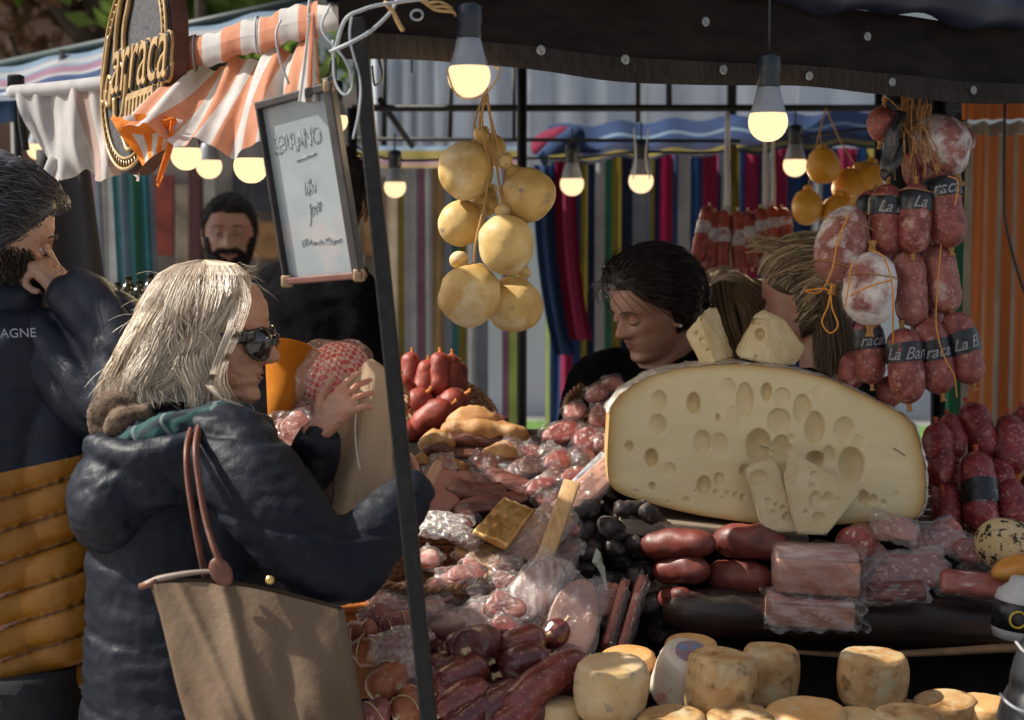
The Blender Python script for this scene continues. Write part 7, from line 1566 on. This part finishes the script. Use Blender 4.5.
# ---------------------------------------------------------------- small sausages hanging at the back
DK = 4.2; GK = 'thin red sausages with white bands hanging at the back'
for i, (lb, x0, y0, x1, y1) in enumerate([('leftmost thin red sausage of the back bunch', 709, 206, 697, 262), ('second thin red sausage from the left of the back bunch', 715, 212, 708, 272), ('third thin red sausage under the white ribbon', 724, 210, 722, 274), ('thin red sausage right of the white ribbon', 738, 211, 740, 280), ('thin red sausage in the middle of the back bunch', 748, 211, 752, 268), ('thin red sausage below the second white ribbon, left', 760, 208, 764, 256), ('thin red sausage below the second white ribbon, right', 771, 206, 776, 252), ('rightmost thin red sausage of the back bunch', 782, 208, 788, 246)]):
    sausage(lb, x0, y0, x1, y1, 7.5, CHOR, DK, DK - .03, name='thin_sausage', cat='sausage', group=GK, band=(.3, .52), bmat=WBAND, lump=.1)
WR = M('white_ribbon', (.6, .6, .6))
for lb, x0, x1 in [('wide white ribbon holding the left thin sausages', 724, 731), ('left white ribbon over the right thin sausages', 763, 768), ('right white ribbon over the right thin sausages', 771, 776)]:
    tag(obj('ribbon', slab(P(x0, 206, DK), P(x1, 206, DK), P(x1 - 1, 112, DK + .05), P(x0 + 1, 112, DK + .05), .002, 1, 8, lambda u, v: .006 * math.sin(v * 8)), WR), lb, 'ribbon')
tag(obj('ribbon', slab(P(732, 206, DK), P(740, 206, DK), P(736, 145, DK + .03), P(730, 145, DK + .03), .002, 1, 8, lambda u, v: .006 * math.sin(v * 8)), fm['y']), 'mustard yellow ribbon beside the wide white ribbon', 'ribbon')
# ---------------------------------------------------------------- hanging salamis at the right
twine_dk = M('tan_twine', (.25, .11, .03), (.4, .22, .08), 200, .9); DG = 3.12; GX = 'salamis hanging in a cluster at the right under the canopy'
def hs_(lb, x0, y0, x1, y1, r, mat=SALH, dd=0, band=None, tx=None, **k):
    return sausage(lb, x0, y0, x1, y1, r, mat, DG + dd, DG + dd - .01, group=GX, band=band, btext=tx, km=twine_dk, **k)
hs_('smooth pink salami highest in the hanging cluster', 884, 106, 880, 142, 17, SALH, -.02, ends=(.7, .9), lump=.04)
hs_('fat white moulded salami at the top right of the hanging cluster', 928, 116, 956, 176, 28, SALW, 0, lump=.1, ends=(.6, .7))
hs_('banded salami in the upper row of the cluster, left', 888, 184, 884, 256, 17, SALH, -.03, (.2, .45), 'La B', string=(.2,))
hs_('banded salami in the upper row of the cluster, middle', 916, 184, 913, 254, 17, SALH, -.05, (.12, .40), 'La', string=(.12,))
hs_('fattest banded salami in the upper row of the cluster, right', 938, 172, 951, 248, 19, SALH, -.03, (.08, .34), 'raca', string=(.36,))
hs_('dark banded salami half hidden at the left of the upper row', 874, 190, 868, 232, 15, SALH, .03, (.2, .6))
hs_('fat mouldy salami tied with twine nearest the blonde seller', 852, 206, 834, 284, 27, SALW, -.04, lump=.1, ends=(.8, .5), string=(.25, .8))
hs_('mouldy twine bound salami below the upper row on the left', 872, 252, 870, 326, 26, SALW, -.08, lump=.09, string=(.35,))
hs_('unbanded salami in the middle of the cluster', 908, 250, 913, 326, 16.5, SALP, -.03)
hs_('unbanded salami right of the middle of the cluster', 936, 244, 948, 314, 17, SALP, -.01)
hs_('banded salami at the lower left of the cluster above the cheese', 866, 318, 872, 384, 15.5, SALH, -.02, (.18, .48), 'raca')
hs_('plain salami end at the far lower left of the cluster', 854, 352, 850, 390, 13, SALH, .02)
hs_('lowest banded salami in the centre with the clearest lettering', 902, 328, 909, 404, 18, SALH, -.06, (.2, .45), 'La Barr')
hs_('small salami end behind the lowest banded one', 890, 376, 888, 408, 13, SALH, .02)
hs_('banded salami right of the lowest banded one', 926, 318, 942, 394, 17.5, SALH, -.04, (.3, .56), 'raca')
hs_('banded salami farthest right in the lower row', 952, 312, 973, 384, 17, SALH, -.03, (.28, .58), 'La B')
hs_('grey pink salami end behind the white moulded one', 966, 128, 966, 152, 10, SALP, .12)
hs_('dark salami filling the gap behind the lower row', 930, 300, 926, 344, 15, SALH, .07)
hs_('dark salami filling the gap behind the upper row', 900, 230, 898, 270, 14, SALH, .07)
hs_('salami hidden behind the white moulded one near the top', 915, 150, 920, 190, 15, SALH, .08)
crp = M('black_crepe', (.008, .008, .01), (.03, .03, .035), 40, .35, .9, 90)
t = obj('black_paper', [tube([P(902, 112, DG - .06), P(892, 130, DG - .07), P(890, 150, DG - .07), P(884, 172, DG - .07)], [.012, .017, .018, .012], 10, 6, sq=(1, .4)), tube([P(900, 140, DG - .06), P(894, 160, DG - .075), P(882, 178, DG - .07)], [.012, .016, .008], 10, 6, sq=(1, .5))], crp, disp=lambda c, n: .003 * vnoise(c, 80, 1)); tag(t, 'crumpled black paper strip tied among the upper salamis', 'paper')
tws = [tube([P(905 + 6 * math.sin(i * 2.1), 86, DG), P(900 + i * 2, 120, DG - .03), P(x, y - 12, DG - .05), P(x, y, DG - .04)], .0014, 5) for i, (x, y) in enumerate([(888, 182), (895, 180), (905, 176), (913, 182), (916, 184), (925, 178), (938, 172), (885, 108), (930, 116), (900, 150)])]
tws += [tube([P(906 + i * 2.3, 90, DG - .04), P(900 + i * 2.6 + 5 * math.sin(i * 2.3), 118, DG - .06 + .012 * math.sin(i * 3)), P(905 + i * 3.1 + 6 * math.sin(i * 4.1), 146, DG - .075), P(900 + i * 4 + 4 * math.sin(i * 1.7), 160 + 12 * math.sin(i * 2.9) + 6, DG - .06)], .0011, 5) for i in range(11)]
tag(obj('hanging_twine', tws, twine_dk), 'tangle of tan twine holding the hanging salami cluster to the canopy', 'twine')
tw2 = [tube([P(849, 214, DG - .12), P(838, 240, DG - .13), P(832, 270, DG - .13), P(820, 292, DG - .12), P(804, 291, DG - .12)], .0016, 5), tube([P(832, 284, DG - .13), P(828, 306, DG - .13), P(822, 322, DG - .13), P(830, 333, DG - .13), P(838, 325, DG - .13), P(832, 308, DG - .13), P(828, 290, DG - .13), P(806, 290, DG - .13)], .0016, 5), tube([P(852, 260, DG - .14), P(848, 290, DG - .14), P(845, 306, DG - .14)], .0014, 5),
       tube([P(872, 250, DG - .16), P(884, 258, DG - .165), P(892, 285, DG - .165), P(893, 320, DG - .15), P(893, 345, DG - .12)], .0016, 5), tube([P(850, 296, DG - .15), P(870, 286, DG - .175), P(892, 280, DG - .165)], .0016, 5), tube([P(955, 206, DG - .1), P(958, 182, DG - .1), P(948, 176, DG - .1)], .0014, 5), tube([P(941, 245, DG - .08), P(936, 320, DG - .1), P(944, 356, DG - .1), P(954, 375, DG - .1), P(957, 398, DG - .09)], .0014, 5)]
tag(obj('loose_twine', tw2, twine_or), 'loose orange twine with a dangling loop over the mouldy salamis', 'twine')
